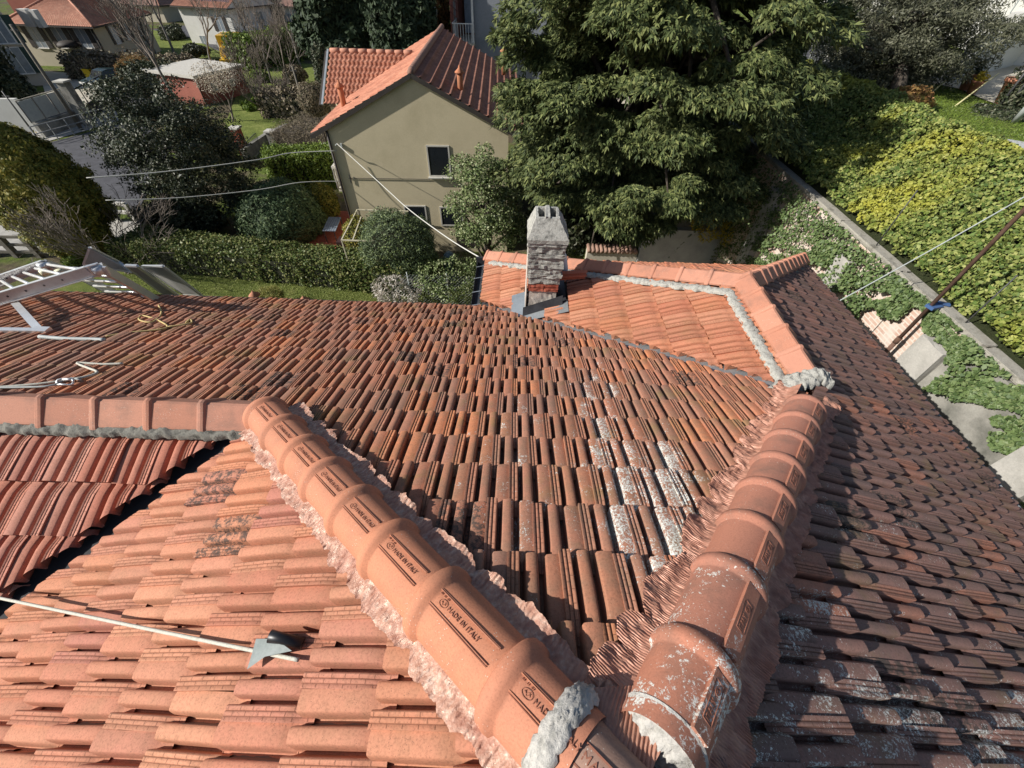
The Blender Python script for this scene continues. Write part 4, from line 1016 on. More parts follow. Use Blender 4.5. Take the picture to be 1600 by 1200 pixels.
L_IVY = leaf_mat('ivy_leaves', [(0.07, 0.10, 0.025), (0.12, 0.155, 0.035), (0.19, 0.22, 0.055), (0.30, 0.31, 0.10), (0.12, 0.18, 0.04), (0.05, 0.085, 0.02)], 0.55, 0.12, 0.2, patch=((0.46, 0.42, 0.05), 0.52, 0.70), psc=0.5)
L_IVYD = leaf_mat('wall_ivy_leaves', [(0.05, 0.085, 0.03), (0.08, 0.12, 0.04), (0.11, 0.16, 0.055), (0.17, 0.21, 0.09)], 0.5, 0.1, 0.25)
L_BRO = leaf_mat('light_broad_leaves', [(0.07, 0.11, 0.035), (0.13, 0.18, 0.06), (0.22, 0.26, 0.11), (0.33, 0.35, 0.20)], 0.5, 0.15, 0.28)
L_OLI = leaf_mat('olive_leaves', [(0.06, 0.065, 0.038), (0.09, 0.095, 0.055), (0.15, 0.15, 0.10), (0.045, 0.05, 0.03)], 0.5, 0.1, 0.3)
L_BRWN = leaf_mat('russet_leaves', [(0.26, 0.13, 0.05), (0.35, 0.19, 0.07), (0.22, 0.18, 0.05), (0.42, 0.22, 0.10)], 0.6, 0.15, 0.2)
L_YEL = leaf_mat('yellow_flowers', [(0.45, 0.33, 0.03), (0.62, 0.46, 0.05), (0.2, 0.2, 0.04)], 0.6, 0.2, 0.2)
L_WHT = leaf_mat('dry_pale_stems', [(0.45, 0.41, 0.36), (0.60, 0.56, 0.50), (0.3, 0.24, 0.18)], 0.7, 0.1, 0.2)
L_GRS = leaf_mat('tuft_grass', [(0.30, 0.30, 0.09), (0.40, 0.36, 0.13), (0.18, 0.22, 0.05)], 0.6, 0.2, 0.2)
def trunk_mesh(m, base, top, r0, r1, seed=0, n=9, bend=0.3, k=7):
    rr = random.Random(seed); b = Vector(base); t = Vector(top); L = (t-b).length; pts = []; rad = []
    off = Vector((rr.uniform(-1, 1), rr.uniform(-1, 1), 0))*bend
    for i in range(k+1):
        f = i/k; pts.append(b.lerp(t, f)+off*math.sin(f*math.pi)*L*0.12+Vector((rr.uniform(-1, 1), rr.uniform(-1, 1), 0))*L*0.008*(0 < i < k)); rad.append(r0+(r1-r0)*f)
    m.tube(pts, rad, n); return pts
def limbs(m, pts, targets, r, seed=0, n=5):
    rr = random.Random(seed)
    for t in targets:
        t = Vector(t); f = rr.uniform(0.35, 0.95); i = min(int(f*(len(pts)-1)), len(pts)-2); a = pts[i].lerp(pts[i+1], f*(len(pts)-1)-i)
        mid = a.lerp(t, 0.5)+Vector((rr.uniform(-1, 1), rr.uniform(-1, 1), rr.uniform(-.2, 1)))*(t-a).length*0.10
        m.tube([a, a.lerp(mid, 0.5), mid, mid.lerp(t, 0.6), t], [r, r*0.8, r*0.6, r*0.4, r*0.15], n)
def depth(P): return float(-(MC.T @ np.asarray(P, float))[2])
def crown_at(u, v, y, pw, ph):
    P = OY(u, v, y); k = depth(P)/F_PX; return P, pw*k, ph*k
def tree(name, label, cat, u, v, y, pw, ph, ground, mat, nc, nper, ls, rcf=0.28, seed=1, aspect=0.5, tilt=0.7, droop=0.0, ry=None, bark=None, group=None, inner=0.35, flat=0.75, cone=0.0, shell=0.55, bottom=-0.75, tr=0.16, nl=26, tbase=None, fold=False):
    P, rx, rz = crown_at(u, v, y, pw, ph); ry = ry or rx
    gz = ground; tb = tbase or (P[0], P[1])
    o = thing(name, label, cat, (tb[0], tb[1], gz), group)
    LP, LN, C0 = clumps(P, (rx, ry, rz), nc, rcf*min(rx, rz), nper, seed, flat, inner, bottom, cone, shell)
    leaf_cloud('crown', LP, LN, ls, mat, o, aspect, tilt, droop, fold=fold)
    m = MB(); pts = trunk_mesh(m, (tb[0], tb[1], gz), (P[0], P[1], P[2]+rz*0.35), tr, tr*0.3, seed)
    m.build('trunk', bark or M_BARK, o)
    m = MB(); idx = np.random.default_rng(seed).permutation(len(C0))[:nl]
    limbs(m, pts, [C0[i] for i in idx], tr*0.38, seed); m.build('branches', bark or M_BARK, o)
    return o, P, rx, rz
def hedge(name, label, quad, z0, z1, mat, dens, ls, group=None, seed=0, rough=0.10, tilt=0.6, aspect=0.7, core=None, cat='hedge', fold=True):
    """quad = plan corners; leaves over top and sides, added dark solid core inside blocks see-through"""
    q = [Vector((p[0], p[1], 0)) for p in quad]; o = thing(name, label, cat, (sum(p.x for p in q)/4, sum(p.y for p in q)/4, z0), group)
    rr = np.random.default_rng(seed); Ps = []; Ns = []
    c = sum((p for p in q), Vector())/4
    n = len(q)
    area = 0.5*abs(sum(q[i].x*q[(i+1) % n].y-q[(i+1) % n].x*q[i].y for i in range(n)))
    k = int(area*dens); a = rr.random((k, 2)); A = np.array([list(p) for p in q])
    P = (A[0]*(1-a[:, :1])+A[1]*a[:, :1])*(1-a[:, 1:])+(A[3]*(1-a[:, :1])+A[2]*a[:, :1])*a[:, 1:]
    P[:, 2] = z1; Ps.append(P); Ns.append(np.tile([0, 0, 1.0], (k, 1)))
    for i in range(n):
        p0 = A[i]; p1 = A[(i+1) % n]; L = np.linalg.norm(p1-p0); k = int(L*(z1-z0)*dens)
        a = rr.random((k, 2)); P = p0+(p1-p0)*a[:, :1]; P[:, 2] = z0+(z1-z0)*a[:, 1]
        nn = np.array([p1[1]-p0[1], p0[0]-p1[0], 0])/L
        if np.dot(nn, (p0+p1)/2-np.array(c)) < 0: nn = -nn
        Ps.append(P); Ns.append(np.tile(nn, (k, 1)))
    P = np.concatenate(Ps); N = np.concatenate(Ns)
    d = rough*(wob(P, seed+1, 1.3)+0.7*wob(P, seed+2, 4.0))+rough*0.6*rr.normal(size=len(P))-0.03
    d = np.minimum(d, rough*1.9)
    e = np.clip((P[:, 2]-(z1-0.25))/0.25, 0, 1); inw = unit(np.array([c.x, c.y, 0])-P*np.array([1, 1, 0]))
    P = P+N*d[:, None]+inw*(e*0.10)[:, None]
    leaf_cloud('foliage', P, N, ls, mat, o, aspect, tilt, fold=fold)
    m = MB(); s = 0.87
    m.prism([(c.x+(p.x-c.x)*(1-0.12/max(0.5, (p-c).length)), c.y+(p.y-c.y)*(1-0.25/max(0.6, (p-c).length))) for p in q], z0, z1-0.16); m.build('branches', core or M_CORE, o)  # added solid dark core, not separate twigs; blocks the view through
    return o
M_CORE = rough_mat('dark_inner_core', (0.018, 0.022, 0.010), (0.05, 0.05, 0.03), 9, 1.0, 1.0, 0.05, 30)  # near-black fill for added cores, painted like the dark inside of foliage
def bush(name, label, u, v, y, pw, ph, ground, mat, n, ls, seed=0, lump=0.18, aspect=0.5, tilt=0.7, droop=0.0, cat='shrub', group=None, fold=False, core=True, ry=1.0):
    P, rx, rz = crown_at(u, v, y, pw, ph); o = thing(name, label, cat, (P[0], P[1], ground), group)
    D = dirs_(n); D = D[D[:, 2] > -0.6]; k = 1+lump*wob(D, seed, 3.0)+lump*0.5*wob(D, seed+5, 8.0)+0.05*LR.normal(size=len(D))
    Q = P+D*k[:, None]*np.array([rx, rx*ry, rz]); leaf_cloud('foliage', Q, D, ls, mat, o, aspect, tilt, droop, fold=fold)
    if core:
        bmx = bmesh.new(); bmesh.ops.create_icosphere(bmx, subdivisions=3, radius=1.0)
        for vv in bmx.verts:
            d = np.array([list(vv.co)]); kk = 0.84*(1+lump*wob(d, seed, 3.0)[0]); vv.co = Vector((P[0]+d[0, 0]*kk*rx, P[1]+d[0, 1]*kk*rx*ry, P[2]+d[0, 2]*kk*rz))
        me = bpy.data.meshes.new('stems'); bmx.to_mesh(me); bmx.free(); me.materials.append(M_CORE)
        for p in me.polygons: p.use_smooth = True
        put('stems', me, o)  # added solid dark core filling the bush
    m = MB(); m.tube([(P[0], P[1], ground), (P[0], P[1], P[2])], [0.07, 0.03], 6); m.build('trunk', M_BARK, o)
    return o
def bare_tree(name, label, base, h, seed, mat=None, spread=0.55, lv=5, r0=0.13, lean=(0, 0), cat='bare tree', group=None, multi=1, rmin=0.006):
    rr = random.Random(seed); o = thing(name, label, cat, tuple(base), group)
    m = MB(); tk = MB()
    def grow(p, d, L, r, k, mm):
        n = 3; pts = [p]; q = p
        for i in range(n):
            d = (d+Vector((rr.gauss(0, .11), rr.gauss(0, .11), rr.gauss(0.04, .08)))).normalized(); q = q+d*L/n; pts.append(q)
        mm.tube(pts, [r*(1-0.35*i/n) for i in range(n+1)], 5 if k > lv-2 else 3, cap=False)
        if k <= 0: return
        nb = rr.choice((3, 3, 4)) if k > 1 else 4
        for b in range(nb):
            a = rr.uniform(0, 2*math.pi); s = d.orthogonal().normalized(); s2 = d.cross(s)
            nd = (d*1.0+(s*math.cos(a)+s2*math.sin(a))*spread*rr.uniform(0.6, 1.4)+Vector((0, 0, .12))).normalized()
            st = pts[rr.choice((1, 2, 3, 3))] if b else pts[-1]
            grow(st, nd, L*rr.uniform(0.58, 0.82), max(rmin, r*0.58), k-1, m)
    for i in range(multi):
        grow(Vector(base)+Vector((rr.uniform(-.2, .2), rr.uniform(-.2, .2), 0))*(multi > 1), Vector((lean[0]+rr.gauss(0, .12)*multi, lean[1]+rr.gauss(0, .12)*multi, 1)).normalized(), h*0.34, r0, lv, tk)
    tk.build('trunk', mat or M_BARKG, o); m.build('branches', mat or M_TWIG, o); return o
# ================================================================== TREES AND PLANTS NEAR THE HOUSE
# big evergreen
def big_tree():
    y = 14.6; P = np.array([3.45, y-0.6, -2.2]); gz = -7.45
    o = thing('evergreen_tree', 'very large drooping evergreen with a dark forked trunk behind the rear roof', 'tree', (3.75, 14.5, gz))
    LP, LN, C0 = clumps(P, (4.2, 4.1, 4.9), 520, 0.60, 720, 31, flat=0.5, inner=0.45, bottom=-0.95, shell=0.42)
    k = (LP[:, 2] > -5.75-0.4*np.abs(wob(LP*0.5, 77, 1.0))) & (LP[:, 0]-3.45 < 4.1-0.7*np.maximum(0, -3.2-LP[:, 2])+0.3*wob(LP, 78, 1.0))
    k &= LR.random(len(k)) < 0.62
    spray_cloud('crown', LP[k], (3.7, 14.5, 0), 0.17, L_CED, o)
    m = MB(); pts = trunk_mesh(m, (3.75, 14.5, gz), (3.9, 14.8, 1.0), 0.34, 0.10, 5, 12)
    trunk_mesh(m, (3.95, 14.5, -6.6), (6.0, 14.2, -2.5), 0.15, 0.05, 6, 9); m.build('trunk', M_BARK, o)
    m = MB(); idx = np.random.default_rng(4).permutation(len(C0))[:90]; limbs(m, pts, [C0[i] for i in idx], 0.11, 9); m.build('branches', M_BARK, o)
big_tree()
tree('broadleaf_tree', 'light green broadleaf evergreen between the beige house and the chimney', 'tree', 764, 322, 14.2, 54, 84, GZ, L_BRO, 90, 210, 0.085, 0.34, 41, aspect=0.55, fold=True)
tree('dark_tree', 'tall dark glossy-leaved tree in the left garden beside the street', 'tree', 298, 262, 20.8, 88, 122, GZ, L_HOLM, 170, 330, 0.12, 0.28, 42, aspect=0.5, shell=0.5, tbase=(-17.2, 20.9))
def conical(name, label, base, z0, z1, r, mat, n, ls, seed, group=None, power=0.8, cat='tree', droop=0.0, tilt=0.6, aspect=0.4, lump=0.16, prof=None):
    o = thing(name, label, cat, (base[0], base[1], GZ), group); rr = np.random.default_rng(seed)
    t = rr.random(n)**0.75; a = rr.random(n)*2*math.pi; D = np.stack([np.cos(a), np.sin(a), np.full(n, .35)], 1)
    pr = (np.sin(np.clip(t*1.15+0.12, 0, 1.27)*math.pi/1.27)**power)
    R = r*pr*(1+lump*wob(np.stack([np.cos(a)*1.5, np.sin(a)*1.5, t*7], 1), seed, 2.0)+lump*0.6*wob(np.stack([np.cos(a)*4, np.sin(a)*4, t*20], 1), seed+3, 2.0))*(0.72+0.28*rr.random(n)**0.4)
    P = np.stack([base[0]+np.cos(a)*R, base[1]+np.sin(a)*R, z0+(z1-z0)*t+0.1*rr.normal(size=n)], 1)
    leaf_cloud('crown', P, unit(D), ls, mat, o, aspect, tilt, droop)
    m = MB(); m.tube([(base[0], base[1], GZ), (base[0], base[1], z0+(z1-z0)*0.5), (base[0], base[1], z1-0.3)], [r*0.12, r*0.07, 0.02], 8); m.build('trunk', M_BARK, o)
    m = MB(); pp = []
    for i in range(9):
        f = i/8; ff = min(max(f*1.15+0.12, 0), 1.27); pp.append((max(0.02, r*0.66*math.sin(ff*math.pi/1.27)**power), z0-GZ+(z1-z0)*f*0.96))
    m.lathe((base[0], base[1], GZ), pp, 14); m.build('branches', M_CORE, o)  # added solid dark core filling the cone
    return o
conical('thuja_tree', 'yellow-green conical thuja with brown bare shrub growing over it at the left', (-20.6, 17.3), GZ+0.2, top_z(-20.6, 17.3, 195), 2.0, L_THU, 60000, 0.15, 51, power=0.7, tilt=0.45, lump=0.28)
bush('round_conifer', 'dark green rounded conifer bush with feathery tips in front of the green hedge', 442, 342, 19.9, 60, 50, GZ, L_DKG := leaf_mat('round_conifer_leaves', [(0.03, 0.055, 0.025), (0.05, 0.085, 0.035), (0.08, 0.12, 0.05), (0.14, 0.18, 0.08)], 0.6, 0.08, 0.2), 26000, 0.17, 61, 0.10, aspect=0.25, droop=0.3, tilt=0.4)
bush('golden_shrub', 'yellowish low shrub at the corner of the beige house', 507, 318, 21.5, 20, 30, GZ, L_THU, 6000, 0.12, 62, 0.15)
bush('trimmed_shrub', 'small yellow-green shrub beside the dark planter on the terrace', 563, 372, 17.2, 24, 30, GZ, L_THU, 5000, 0.10, 63, 0.15)
bush('grass_clump', 'tuft of straw-coloured grass on the lawn by the eave', 418, 464, 13.3, 20, 10, GZ, L_GRS, 2500, 0.28, 64, 0.2, aspect=0.08, droop=0.0, tilt=1.5, core=False, cat='grass tuft')
bush('pale_dry_shrub', 'whitish dry-stemmed shrub against the end of the long hedge', 622, 455, 14.2, 34, 20, GZ, L_WHT, 3500, 0.16, 65, 0.3, aspect=0.18, tilt=1.4, core=False)
bush('yellow_forsythia', 'yellow-flowering shrub leaning over the grey terrace wall', 1122, 350, 13.2, 36, 30, -7.45, L_YEL, 3500, 0.13, 66, 0.35, aspect=0.2, tilt=1.3, core=False)
bush('dark_undergrowth', 'dark leafy undergrowth below the big evergreen, left of its trunk', 880, 352, 15.2, 60, 34, -7.45, L_HOLM, 9000, 0.14, 67, 0.25)
bush('dark_undergrowth', 'dark leafy undergrowth below the big evergreen, right of its trunk', 1035, 350, 15.6, 55, 30, -7.45, L_HOLM, 8000, 0.14, 68, 0.25)
bush('wild_shrub', 'tangled bush behind the wire mesh next to the rear gutter', 700, 432, 14.6, 46, 22, GZ, L_BRO, 4500, 0.10, 69, 0.3, tilt=1.0, core=False)
bush('lime_bush', 'small bright green bush in front of the thuja', 115, 406, 16.2, 13, 9, GZ, L_HED2, 1800, 0.10, 70, 0.15)
# long hedge in front, other hedges
hedge('long_hedge', 'long clipped evergreen hedge running behind the eave lawn, sunlit along its top', [(-18.2, 16.0), (-4.6, 14.6), (-4.4, 16.0), (-17.6, 17.6)], GZ, GZ+1.25, L_HED, 760, 0.095, seed=1, rough=0.11)
hedge('green_hedge', 'thick bright green hedge between the round conifer and the beige house', [(-14.6, 24.6), (-9.9, 26.2), (-10.4, 28.4), (-15.6, 26.6)], GZ, GZ+1.9, L_HED2, 420, 0.12, seed=2, rough=0.14)
M_THICKET = rough_mat('thicket_core', (0.05, 0.04, 0.03), (0.12, 0.10, 0.075), 9, 1.0, 1.0, 0.05, 30)
L_BARE = leaf_mat('brown_thicket', [(0.12, 0.10, 0.07), (0.20, 0.16, 0.11), (0.26, 0.22, 0.16), (0.09, 0.09, 0.04)], 0.8, 0.0, 0.1)
hedge('bare_hedge', 'brown leafless hedge under the curved kerb left of the beige house', [(-16.8, 30.2), (-11.4, 29.5), (-11.9, 33.6), (-16.2, 34.6)], GZ, GZ+1.8, L_BARE, 300, 0.20, seed=3, rough=0.2, aspect=0.10, tilt=1.2, core=M_THICKET, fold=False)
hedge('tall_hedge', 'tall dark hedge row beside the yellow truck', [(-33.5, 57.5), (-30.5, 56.8), (-24.4, 72.5), (-27.5, 74.5)], GZ, GZ+2.8, L_HED2, 110, 0.26, seed=4, rough=0.25)
hedge('drive_hedge', 'brownish hedge along the foot of the cream house', [(-47.0, 50.6), (-33.5, 49.5), (-33.0, 51.6), (-47.0, 53.0)], GZ, GZ+1.9, L_BARE, 90, 0.25, seed=5, rough=0.3, core=M_THICKET)
hedge('gate_hedge', 'dark hedge next to the black gate', [(-36.6, 44.5), (-33.0, 44.0), (-33.0, 47.5), (-36.6, 48.0)], GZ, GZ+2.2, L_HOLM, 90, 0.25, seed=6, rough=0.3)
hedge('left_wall_hedge', 'dark ivy mass on top of the white garden wall at the left edge', [(-50, 35.2), (-39.0, 35.4), (-40.2, 39.0), (-50, 39.0)], GZ+2.0, GZ+4.6, L_HOLM, 90, 0.24, seed=7, rough=0.35)
hedge('far_hedge', 'dark green hedge behind the left lawn', [(-22.0, 39.5), (-15.4, 38.8), (-15.4, 41.8), (-22.0, 42.5)], GZ, GZ+1.6, L_BARE, 110, 0.22, seed=8, rough=0.3)
hedge('mesh_hedge', 'dark hedge by the street behind the wire fence, left of the long hedge', [(-19.6, 19.6), (-15.8, 18.6), (-15.6, 20.6), (-18.4, 21.6)], GZ, GZ+1.1, L_HOLM, 420, 0.09, seed=9, rough=0.1)
# pergola plant and frame
bush('climber_mass', 'grey-green climber heaped on the pergola in front of the beige house', 626, 384, 16.3, 58, 52, GZ, L_BRO2 := leaf_mat('climber_leaves', [(0.06, 0.09, 0.045), (0.10, 0.135, 0.07), (0.15, 0.19, 0.10), (0.19, 0.24, 0.07)], 0.55, 0.1, 0.2), 34000, 0.10, 71, 0.26, aspect=0.3, tilt=0.9)
M_PGL = flat_mat('cream_steel', (0.48, 0.44, 0.32), 0.6)
pg = thing('pergola', 'cream metal pergola frame under the climber', 'pergola', (-6.5, 16.5, GZ))
zt = -8.35
for pts in (((-7.35, 18.1, zt), (-5.0, 18.1, zt)), ((-7.35, 18.1, zt), (-7.2, 15.3, zt)), ((-7.0, 17.5, zt-0.02), (-6.75, 15.3, zt-0.02)), ((-7.35, 18.1, zt), (-7.35, 18.1, GZ)), ((-7.2, 15.3, zt), (-7.2, 15.3, GZ)), ((-4.6, 15.3, zt), (-4.6, 15.3, GZ)), ((-7.2, 15.3, zt), (-4.6, 15.3, zt))):
    m = MB(); m.bar(pts[0], pts[1], 0.045); m.build('beam' if pts[0][2] == pts[1][2] else 'post', M_PGL, pg)
# ivy bank on the right and ivy on the wall
def ivy():
    rr = np.random.default_rng(5)
    n = 135000; X = BX-0.1+(BT-BX+0.35)*rr.random(n); Y = 1.0+rr.random(n)**1.15*26
    H = 0.16+0.10*wob(np.stack([X*2, Y*2, 0*X], 1), 3, 1.0)+0.07*wob(np.stack([X*6, Y*6, 0*X], 1), 4, 1.0)+0.11*rr.random(n)+0.045*wob(np.stack([X*14, Y*14, 0*X], 1), 6, 1.0)
    Z = np.array([hill_z(x, y) for x, y in zip(X, Y)])+np.maximum(H, 0.02)+0.30*np.exp(-((X-9.6)/0.5)**2)
    # margin near the coping stays thin
    k = (X > BX+0.03+0.10*wob(np.stack([Y*3, Y*0, Y*0], 1), 8, 1.0))
    P = np.stack([X, Y, Z], 1)[k]
    N = np.tile([-0.55, -0.35, 0.75], (len(P), 1))
    o = leaf_cloud('ivy_bank', P, N, 0.066, L_IVY, None, 0.8, 0.75, 0.3, fold=True)
    setp(o, kind='stuff', label='sunlit ivy with yellow patches covering the bank above the retaining wall', cat='ivy')
    # ivy hanging on the wall face
    n = 100000; Y = 0.5+rr.random(n)*19.5; D = rr.random(n)**0.8
    lim = 0.75+0.85*wob(np.stack([Y*1.1, Y*0, Y*0], 1), 12, 1.0)+0.35*wob(np.stack([Y*4, Y*0, Y*0], 1), 13, 1.0)
    lim = np.where(Y < 6.6, lim*0.62-0.12, lim*0.8+0.35)+np.where(Y > 9.0, 1.2, 0)+np.where(Y > 11.5, 2.5, 0)-np.where((Y > 4.6) & (Y < 5.9), 0.35, 0)
    dd = D*2.6*np.maximum(lim, 0.3)/1.3
    k = (dd < lim*1.25) & (lim > 0.05) & (wob(np.stack([Y*9, dd*9, Y*0], 1), 14, 1.0) > -0.55+0.4*dd/np.maximum(lim, .1))
    P = np.stack([7.0-0.04-0.16*rr.random(n)*np.minimum(1, lim), Y, -3.88-dd], 1)[k]
    o = leaf_cloud('wall_ivy', P, np.tile([-0.9, 0, 0.5], (len(P), 1)), 0.062, L_IVYD, None, 0.85, 0.45, 0.4, fold=True)
    setp(o, kind='stuff', label='darker ivy hanging down the face of the retaining wall', cat='ivy')
    # overgrown corner between wall end and terrace
    n = 24000; X = 5.3+1.9*rr.random(n); Y = 12.9+14*rr.random(n)
    Z = -7.45+(X-5.3)/1.9*3.4+0.25*wob(np.stack([X*2, Y*2, 0*X], 1), 7, 1.0)+0.1*rr.random(n)
    P = np.stack([X, Y, Z], 1); o = leaf_cloud('slope_ivy', P, np.tile([-0.8, -0.2, 0.6], (n, 1)), 0.11, L_IVYD, None, 0.85, 0.45, 0.3, fold=True)
    setp(o, kind='stuff', label='dark ivy on the steep earth beyond the end of the wall', cat='ivy')
ivy()
M_ROCK = rough_mat('dry_earth', (0.20, 0.17, 0.13), (0.42, 0.38, 0.32), 2.5, 0.95, 1.0, 0.03, 25)
m = MB(); m.add([(5.2, 13.2, -7.5), (7.2, 13.2, -4.0), (7.2, 30, -4.0), (5.2, 30, -7.5)], [(0, 1, 2, 3)]); m.add([(5.2, 13.2, -7.5), (7.2, 13.2, -7.5), (7.2, 13.2, -4.0)], [(0, 1, 2)])
m.build('earth_slope', M_ROCK, None, kind='structure')
# upper garden
tree('olive_tree', 'wide grey-green olive tree with a dark leaning trunk in the upper garden', 'tree', 1412, 60, 17.0, 138, 88, -2.9, L_OLI, 330, 260, 0.10, 0.26, 81, aspect=0.28, tilt=1.0, bark=M_BARK, tbase=(11.4, 15.0), tr=0.22, shell=0.35, bottom=-0.9)
bush('russet_shrub', 'orange-brown leafed shrub on the upper lawn below the olive tree', 1422, 158, 13.6, 26, 17, -2.9, L_BRWN, 5000, 0.07, 82, 0.25, core=False)
bush('dark_low_shrub', 'low dark green shrub by the upper patio', 1560, 186, 13.2, 44, 14, -2.9, L_HOLM, 5000, 0.07, 83, 0.2)
bush('reddish_shrub', 'small reddish shrub at the right edge of the upper garden', 1592, 247, 10.6, 14, 10, -2.9, L_BRWN, 1600, 0.05, 84, 0.3, core=False)
bush('patio_plant', 'dark leafy plant at the right edge of the patio', 1592, 150, 14.0, 22, 22, -2.9, L_HOLM, 2500, 0.08, 85, 0.3)
def up(u, v, z=-2.88): return G(u, v, z)
M_SLAB = rough_mat('stone_slab', (0.36, 0.37, 0.37), (0.50, 0.50, 0.49), 3, 0.9, 0.2, 0.003, 50)
for a, b, lb in ((1488, 1511, 'first'), (1513, 1555, 'middle'), (1558, 1610, 'last')):
    m = MB(); P = [up(a, 209+(a-1488)*0.12), up(b, 212+(b-1488)*0.12), up(b-7, 222+(b-1488)*0.12), up(a-4, 217+(a-1488)*0.12)]
    m.prism([(p[0], p[1]) for p in P], -2.88, -2.84); m.build('stepping_slab', M_SLAB, None, label={'first': 'smallest grey stepping slab, nearest the ivy, on the upper lawn', 'middle': 'middle grey stepping slab on the upper lawn', 'last': 'grey stepping slab at the right edge of the upper lawn'}[lb], cat='paving slab', group='stepping slabs')
m = MB(); P = [up(u, v, -2.85) for u, v in ((1440, 128), (1500, 140), (1540, 158), (1640, 190), (1660, 60), (1560, 50), (1480, 110))]
m.add([(p[0], p[1], -2.83) for p in P], [tuple(range(len(P)))]); m.build('patio', M_PAVE, None, kind='structure')
M_TERR = rough_mat('plant_pot_clay', (0.36, 0.15, 0.09), (0.50, 0.24, 0.15), 5, 0.9, 0.2, 0.002, 50)
def pot(u, v, label, s, plant=None):
    p = up(u, v, -2.83); o = thing('plant_pot', label, 'plant pot', tuple(p), 'plant pots on the patio')
    m = MB(); m.lathe(p, [(0.15*s, 0), (0.24*s, 0.40*s), (0.27*s, 0.41*s), (0.27*s, 0.47*s), (0.23*s, 0.47*s), (0.21*s, 0.40*s), (0.02, 0.39*s)], 18); m.build('pot_body', M_TERR, o)
    rr = np.random.default_rng(int(u)); n = 260; D = unit(rr.normal(size=(n, 3))+np.array([0, 0, .7]))
    leaf_cloud('foliage', np.array(p)+np.array([0, 0, .5*s])+D*0.32*s*rr.random((n, 1)), D, 0.09, plant or L_HOLM, o, 0.4, 0.9)
pot(1566, 162, 'large flared terracotta pot on the sunny patio', 1.25)
pot(1506, 140, 'dark terracotta pot in the shade beside the patio wall', 0.9)
pot(1516, 146, 'small red pot with a yellow-edged plant by the patio edge', 0.7, L_YEL)
M_BAMB = flat_mat('bamboo_cane', (0.50, 0.46, 0.24), 0.6)
for i, ((u0, v0, u1, v1), lb) in enumerate((((1452, 148, 1545, 68), 'long bamboo cane leaning behind the russet shrub'), ((1492, 166, 1560, 115), 'bamboo cane slanting over the middle of the upper lawn'))):
    a = up(u0, v0); b = OY(u1, v1, a[1]+1.3); m = MB(); m.tube([a, b], 0.022, 6); m.build('bamboo_cane', M_BAMB, None, label=lb, cat='cane', group='bamboo canes')
for (u0, v0, u1, v1), lb in (((1558, 170, 1585, 90), 'dark slender post by the large pot'), ((1570, 172, 1605, 100), 'dark slender post nearest the right edge')):
    a = up(u0, v0); m = MB(); m.tube([a, (a[0], a[1], top_z(a[0], a[1], v1))], 0.03, 6); m.build('garden_post', M_WIRE, None, label=lb, cat='post', group='dark garden posts')
m = MB(); a = up(1583, 192); b = OY(1640, 130, a[1]-0.3); m.tube([a, a+(b-a)*0.4, b], 0.07, 12); m.build('drain_pipe', M_GREYSH, None, label='thick grey pipe standing at the right edge of the upper lawn', cat='pipe')
# ================================================================== BUILDINGS BEYOND
def far_tiles(name, c1, c2, c3, axis_noise=3.0):
    t = NT(name); uvn = t.n('UVMap'); sep = t.n('SeparateXYZ'); t.l(uvn.outputs[0], sep.inputs[0])
    vo = t.n('TexVoronoi'); vo.inputs['Scale'].default_value = 1.0; vo.inputs['Randomness'].default_value = 0.2; t.l(uvn.outputs[0], vo.inputs['Vector'])
    sepc = t.n('SeparateColor'); t.l(vo.outputs['Color'], sepc.inputs[0])
    c = t.ramp(sepc.outputs[0], [(0, c1), (0.5, c2), (1, c3)])
    c = t.mix(t.math('MULTIPLY', t.ramp(t.noise(0.8, 5, 0.7), [(0.4, 0), (0.7, 1)]), 0.45), c, tuple(0.45*x+0.02 for x in c1))
    return t.fin(c, 0.85, t.bump(t.noise(40, 3), 0.3, 0.01), 0, 0.2)
T_RED = far_tiles('red_roof_tiles', (0.33, 0.13, 0.08), (0.40, 0.165, 0.105), (0.46, 0.21, 0.135))
T_BRN = far_tiles('brown_roof_tiles', (0.22, 0.10, 0.07), (0.27, 0.125, 0.085), (0.31, 0.15, 0.105))
T_PINK = far_tiles('pink_roof_tiles', (0.40, 0.19, 0.13), (0.46, 0.22, 0.15), (0.50, 0.27, 0.19))
T_MAUVE = far_tiles('dull_roof_tiles', (0.25, 0.15, 0.12), (0.30, 0.18, 0.15), (0.34, 0.21, 0.17))
def slope(name, a, b, c, d, mat, parent, tw=0.26, rl=0.36, amp=0.035, step=0.03, dz=0.0, rib=0.0):
    """a-b eave, d-c ridge; corrugated, stepped in courses"""
    a, b, c, d = (Vector(p) for p in (a, b, c, d))
    W = max((b-a).length, (c-d).length); H = max((d-a).length, (c-b).length)
    nc = max(2, int(W/tw))*4; nr = max(2, int(H/rl)); n = (b-a).cross(d-a).normalized(); n = n if n.z > 0 else -n
    fs_ = []
    for i in range(nr):
        fs_ += [(i/nr+1e-4, step), ((i+1)/nr-1e-4, 0.0)] if not rib else [(i/nr+1e-4, step+rib), ((i+0.16)/nr, step+rib), ((i+0.24)/nr, step*0.8), ((i+1)/nr-1e-4, 0.0)]
    V = []; UV = []
    for f, s in fs_:
        l = a.lerp(d, f); r = b.lerp(c, f)
        for j in range(nc+1):
            g = j/nc; p = l.lerp(r, g)+n*(s+amp*abs(math.sin(g*nc/4*math.pi))+dz); V.append(p[:]); UV.append((g*nc/4, f*nr))
    k = nc+1; F = [(i*k+j, i*k+j+1, (i+1)*k+j+1, (i+1)*k+j) for i in range(len(fs_)-1) for j in range(nc)]
    return put(name, npmesh(name, V, F, mat, False, np.array(UV)), parent)
